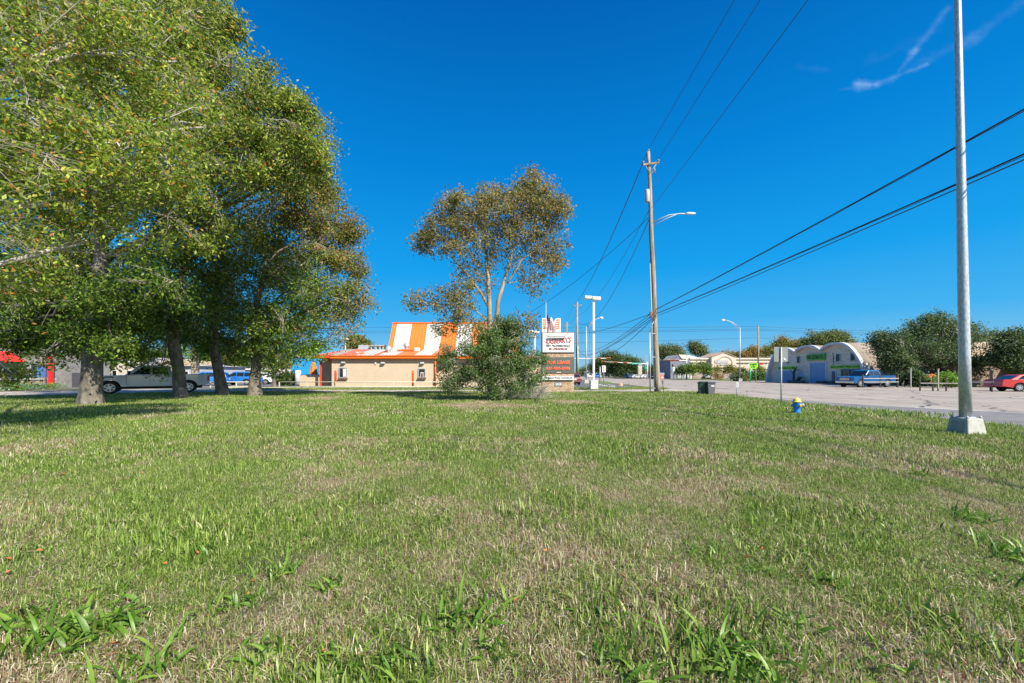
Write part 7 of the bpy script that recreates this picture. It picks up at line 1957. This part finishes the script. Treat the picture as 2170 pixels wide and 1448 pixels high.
for k, (kd, px, Y, rz, pt, lab) in enumerate((('suv', 1338, 141, 20, dk, 'dark car at the far kerb left of the pylon sign'), ('sedan', 1347, 137, 25, si, 'silver sedan just left of the pylon sign'), ('sedan', 1367, 138, 20, wh, 'white sedan just right of the pylon sign'),
        ('suv', 1386, 124, 60, dk, 'dark car half hidden behind the wooden pole'), ('sedan', 1411, 139, 10, wh, 'white car right of the small red sign'), ('sedan', 1425, 140, 0, si, 'silver car before the gabled building'), ('sedan', 1439, 139, 12, wh, 'white car beneath the route signs'),
        ('sedan', 1452, 139, -10, wh, 'white car right of the route signs'), ('suv', 1487, 140, 30, wh, 'white van like car left of the round sign'), ('suv', 1501, 133, 60, wh, 'white car right behind the round sign'), ('sedan', 1530, 139, 15, si, 'silver car under the crepe myrtles'),
        ('suv', 1266, 170, 80, bl, 'tiny blue car far down the road left of the white sign'), ('suv', 1575, 118, 0, si, 'pale car roof above the dark hedge'))):
    vehicle(kd, 'parked_car', lab, 'car', ((px - CX) / F * Y, Y), R(rz), pt, 1.0, FG, fine=False)

# ================================================================ trees beyond
def bushy(name, lab, cat, px, pyb, lobes_, pal, seed, leafs=.5, per=5, trunkh=2.0, Y=None, tr=.2, group=None, gap=.28, hollow=.35, spread=.5, **kw):
    Y = Y or 1308.0 / (pyb - HZ); x = (px - CX) / F * Y
    L_s = [lobe(a, b, Y + d, r, n) for a, b, d, r, n in lobes_]
    return tree(name, lab, cat, (x, Y), [(0, 0, 0, tr), (.05, 0, trunkh * .5, tr * .85), (0, 0, trunkh, tr * .6)], L_s, leaf=leafs, pal=pal, seed=seed, gap=gap, gscale=.35, per=per, spread=spread, limb_r=tr * .5, twig_frac=.15, twig_r=.03, flare=.2, hollow=hollow, sub=4, group=group, width=.6, **kw)
# big live oak, right
bushy('live_oak_tree', 'wide dark live oak with a leaning trunk behind the fence', 'tree', 1985, 823, [(1960, 705, 0, 38, 630), (2000, 700, -1, 40, 675), (2040, 715, 0, 40, 630), (1920, 725, 0, 36, 540), (1885, 735, -1, 30, 450), (1862, 722, 0, 22, 240), (1900, 760, -2, 32, 480), (1960, 745, -2, 42, 630), (1880, 775, -2, 16, 135),
    (2010, 750, -2, 36, 540), (1925, 772, -3, 16, 120), (2080, 735, 0, 40, 630), (2110, 725, 0, 26, 390), (2060, 770, -2, 28, 360), (1985, 680, 0, 22, 270)], 'live', 51, .22, 8, 3.0, tr=.35, spread=.32, Y=52)
bushy('live_oak_tree', 'second live oak at the right frame edge above the red car', 'tree', 2150, 826, [(2140, 735, 0, 36, 630), (2175, 740, 0, 36, 570), (2120, 765, 0, 26, 390), (2160, 775, -1, 24, 330), (2210, 740, 0, 40, 300), (2150, 712, 0, 20, 210)], 'live', 52, .22, 8, 2.5, tr=.3, spread=.32, Y=46)
bushy('green_shrub', 'bright yellow green shrub behind the fence left of the big light pole', 'shrub', 2005, 822, [(1998, 800, 0, 12, 130), (2014, 802, 0, 13, 140), (1990, 808, 0, 9, 70), (2022, 812, 0, 8, 60)], 'fresh', 53, .24, 6, .5, tr=.05, spread=.2)
bushy('dark_shrub', 'dark shrub left of the red bench', 'shrub', 1945, 821, [(1942, 795, 0, 12, 110), (1952, 806, 0, 11, 110), (1938, 812, 0, 8, 60)], 'dark', 54, .24, 6, .5, tr=.05, spread=.2)
bushy('dark_shrub', 'grey green shrub behind the blue pickup tailgate', 'shrub', 1912, 821, [(1910, 800, 1, 9, 80), (1918, 808, 1, 8, 70)], 'live', 55, .22, 6, .5, tr=.05, spread=.2)
# trees behind the arches
TG = 'trees behind the buildings across the road'
bushy('background_tree', 'round green tree rising behind the middle arch', 'tree', 1728, 800, [(1722, 718, 0, 16, 442), (1712, 725, 0, 12, 272), (1735, 722, 0, 12, 272)], 'far', 61, 0.50, 6, 4, Y=120, group=TG, spread=.7)
bushy('background_tree', 'broad green tree rising behind the tallest arch', 'tree', 1775, 800, [(1758, 716, 0, 15, 442), (1778, 718, 0, 16, 476), (1795, 724, 0, 12, 272), (1745, 730, 0, 10, 204)], 'far', 62, 0.50, 6, 4, Y=120, group=TG, spread=.7)
bushy('background_tree', 'brown tinged autumn tree behind the left arch', 'tree', 1665, 800, [(1660, 726, 0, 14, 306), (1682, 732, 0, 15, 340), (1645, 738, 0, 13, 272), (1705, 738, 0, 12, 238), (1628, 745, 0, 12, 221)], 'autumn', 63, 0.43, 6, 4, Y=122, group=TG, spread=.7)
bushy('background_tree', 'golden tree above the right end of the cream strip', 'tree', 1610, 800, [(1600, 750, 0, 13, 340), (1580, 752, 0, 12, 272), (1620, 750, 0, 11, 255), (1596, 740, 0, 7, 102)], 'gold', 64, 0.50, 6, 4, Y=158, group=TG, spread=.8)
bushy('background_tree', 'rusty low tree behind the strip gable', 'tree', 1560, 800, [(1556, 755, 0, 9, 204), (1540, 752, 0, 8, 153), (1568, 756, 0, 9, 187), (1516, 756, 0, 6, 85)], 'gold', 65, 0.50, 6, 4, Y=160, group=TG, spread=.8)
bushy('background_tree', 'dark green tree behind the hip roof of the strip', 'tree', 1476, 800, [(1478, 740, 0, 14, 340), (1468, 732, 0, 8, 136), (1488, 745, 0, 9, 170)], 'far', 66, 0.56, 6, 5, Y=160, group=TG, spread=.9)
bushy('background_tree', 'tall green tree between the wooden pole and the gabled building', 'tree', 1415, 800, [(1430, 745, 0, 17, 442), (1410, 752, 0, 17, 442), (1440, 755, 0, 12, 255), (1405, 775, 0, 16, 374), (1420, 775, 0, 14, 306), (1402, 738, 0, 8, 119)], 'far', 67, 0.56, 6, 5, Y=150, group=TG, spread=.9)
# trees at the end of the road
JG = 'dark trees at the end of the road'
bushy('background_tree', 'dark spreading tree behind the left traffic signal arm', 'tree', 1290, 801, [(1290, 762, 0, 20, 714), (1272, 770, 0, 16, 476), (1306, 766, 0, 17, 510), (1282, 782, 0, 16, 408), (1258, 782, 0, 12, 255), (1300, 784, 0, 14, 306)], 'dark', 71, 0.62, 6, 5, Y=185, group=JG, spread=1.0)
bushy('background_tree', 'dark tree over the far kerb behind the orange signal heads', 'tree', 1330, 801, [(1326, 768, 0, 18, 578), (1345, 772, 0, 14, 408), (1335, 785, 0, 15, 408), (1352, 785, 0, 10, 204), (1316, 788, 0, 12, 238)], 'dark', 72, 0.62, 6, 5, Y=180, group=JG, spread=1.0)
bushy('background_tree', 'low dark tree just left of the wooden pole base', 'tree', 1378, 801, [(1378, 786, 0, 11, 272), (1392, 784, 0, 10, 238), (1366, 790, 0, 9, 153)], 'dark', 73, 0.62, 6, 3, Y=190, group=JG, spread=.9)
bushy('background_tree', 'distant olive tree far left of the traffic lights', 'tree', 1243, 800, [(1240, 786, 0, 9, 204), (1250, 790, 0, 7, 136), (1230, 790, 0, 7, 136)], 'far', 74, 0.74, 6, 3, Y=260, group=JG, spread=1.2)
# crepe myrtles and street trees before the strip
SG = 'small trees planted along the far verge'
bushy('street_tree', 'round green street tree, left one of the pair before the strip', 'tree', 1468, 804.5, [(1466, 781, 0, 13, 240), (1452, 782, 0, 9, 120)], 'oak_low', 81, .45, 6, 2.5, group=SG, tr=.1)
bushy('street_tree', 'round green street tree touching the strip gable', 'tree', 1490, 804.5, [(1490, 779, 0, 13, 260), (1500, 786, 0, 8, 100)], 'oak_low', 82, .45, 6, 2.5, group=SG, tr=.1)
bushy('street_tree', 'dark street tree behind the route signs', 'tree', 1444, 804.5, [(1444, 783, 0, 9, 150), (1436, 787, 0, 6, 60)], 'dark', 83, .4, 6, 2.2, group=SG, tr=.1)
bushy('crepe_myrtle', 'thin crepe myrtle under the strip sign', 'tree', 1517, 803.5, [(1516, 787, 0, 9, 70), (1522, 782, 0, 6, 30)], 'autumn', 84, .4, 6, 2.8, group=SG, tr=.08)
bushy('crepe_myrtle', 'vase shaped brownish crepe myrtle right of the strip sign', 'tree', 1545, 803.5, [(1540, 784, 0, 8, 60), (1550, 785, 0, 8, 60), (1545, 780, 0, 7, 40)], 'autumn', 85, .4, 6, 3.2, group=SG, tr=.08)
bushy('crepe_myrtle', 'pale crepe myrtle left of the lime green sign', 'tree', 1568, 803, [(1565, 786, 0, 9, 90), (1575, 786, 0, 8, 70)], 'autumn', 86, .4, 6, 2.8, group=SG, tr=.08)
bushy('crepe_myrtle', 'crepe myrtle between the lime green sign and the arches', 'tree', 1612, 805, [(1612, 787, 0, 10, 110), (1606, 782, 0, 7, 60)], 'autumn', 87, .4, 6, 2.8, group=SG, tr=.08)
bushy('rusty_shrub', 'rust brown shrub right of the round sign', 'shrub', 1517, 805.5, [(1517, 797, 0, 8, 150), (1524, 800, 0, 5, 50)], 'gold', 88, .4, 6, .6, tr=.05)
bushy('dark_hedge', 'dense dark green hedge behind the lime green sign posts', 'hedge', 1603, 807, [(1590, 800, 0, 10, 240), (1602, 798, 0, 11, 260), (1614, 799, 0, 8, 200), (1583, 803, 0, 7, 120), (1612, 804, 0, 7, 160), (1596, 805, 0, 7, 120)], 'dark', 89, .35, 7, .5, tr=.05, gap=.1)
bushy('yucca', 'spiky olive green yucca left of the dark hedge', 'shrub', 1572, 808, [(1572, 800, 0, 9, 150), (1563, 802, 0, 6, 60)], 'far', 90, .5, 6, .4, tr=.05, width=None) if False else bushy('yucca', 'spiky olive green yucca left of the dark hedge', 'shrub', 1572, 808, [(1572, 800, 0, 9, 150), (1563, 802, 0, 6, 60)], 'far', 90, .5, 6, .4, tr=.05)
tag(MB().sheet([G(1420, 803.8), G(1508, 804.4), G(1512, 803.0), G(1420, 802.2)][::1], z_(4)).build('verge', M_turf), kind='structure')
tag(MB().sheet([G(1512, 807), G(1528, 807.5), G(1568, 807.8), G(1562, 806.0), G(1530, 805.0)], z_(4)).build('verge', M_turf), kind='structure')
# hedges left and trees behind
bushy('dark_hedge', 'dark clipped hedge left of the patio wall', 'hedge', 610, 818, [(596, 803, 0, 12, 200), (612, 801, 0, 13, 240), (626, 804, 0, 10, 180), (600, 811, -.5, 9, 120), (618, 812, -.5, 9, 120)], 'dark', 91, .26, 7, .6, tr=.06, gap=.12, spread=.25)
bushy('background_tree', 'green gold tree rising behind the restaurant roof', 'tree', 762, 806, [(762, 728, 0, 16, 442), (750, 738, 0, 12, 272), (775, 735, 0, 9, 187), (745, 722, 0, 8, 102)], 'autumn', 92, .55, 6, 4, Y=90, spread=.55)
LG = 'trees beyond the parked cars on the left'
for k, (px, Y, r) in enumerate(((20, 70, 60), (100, 75, 55), (175, 72, 50), (250, 85, 42), (345, 95, 38), (440, 110, 34), (505, 115, 34), (570, 112, 30), (640, 125, 20))):
    lab = ['at the far left behind the brick shop', 'behind the red post', 'behind the thickest oak trunk', 'behind the pale house', 'behind the grey gabled house', 'above the dark red roof', 'between the two right hand oak trunks', 'above the hedge', 'left of the blue building'][k]
    bushy('background_tree', 'dull green tree ' + lab, 'tree', px, 803, [(px, 745 + (15 if k > 2 else 0), 0, r, 420), (px - r * .6, 765, 0, r * .6, 200), (px + r * .6, 762, 0, r * .6, 200), (px, 785, 0, r * .5, 120)], 'far' if k % 2 else 'oak_low', 100 + k, .6, 5, 4, Y=Y, group=LG, spread=.55)
# big leaved twig at the left edge, low
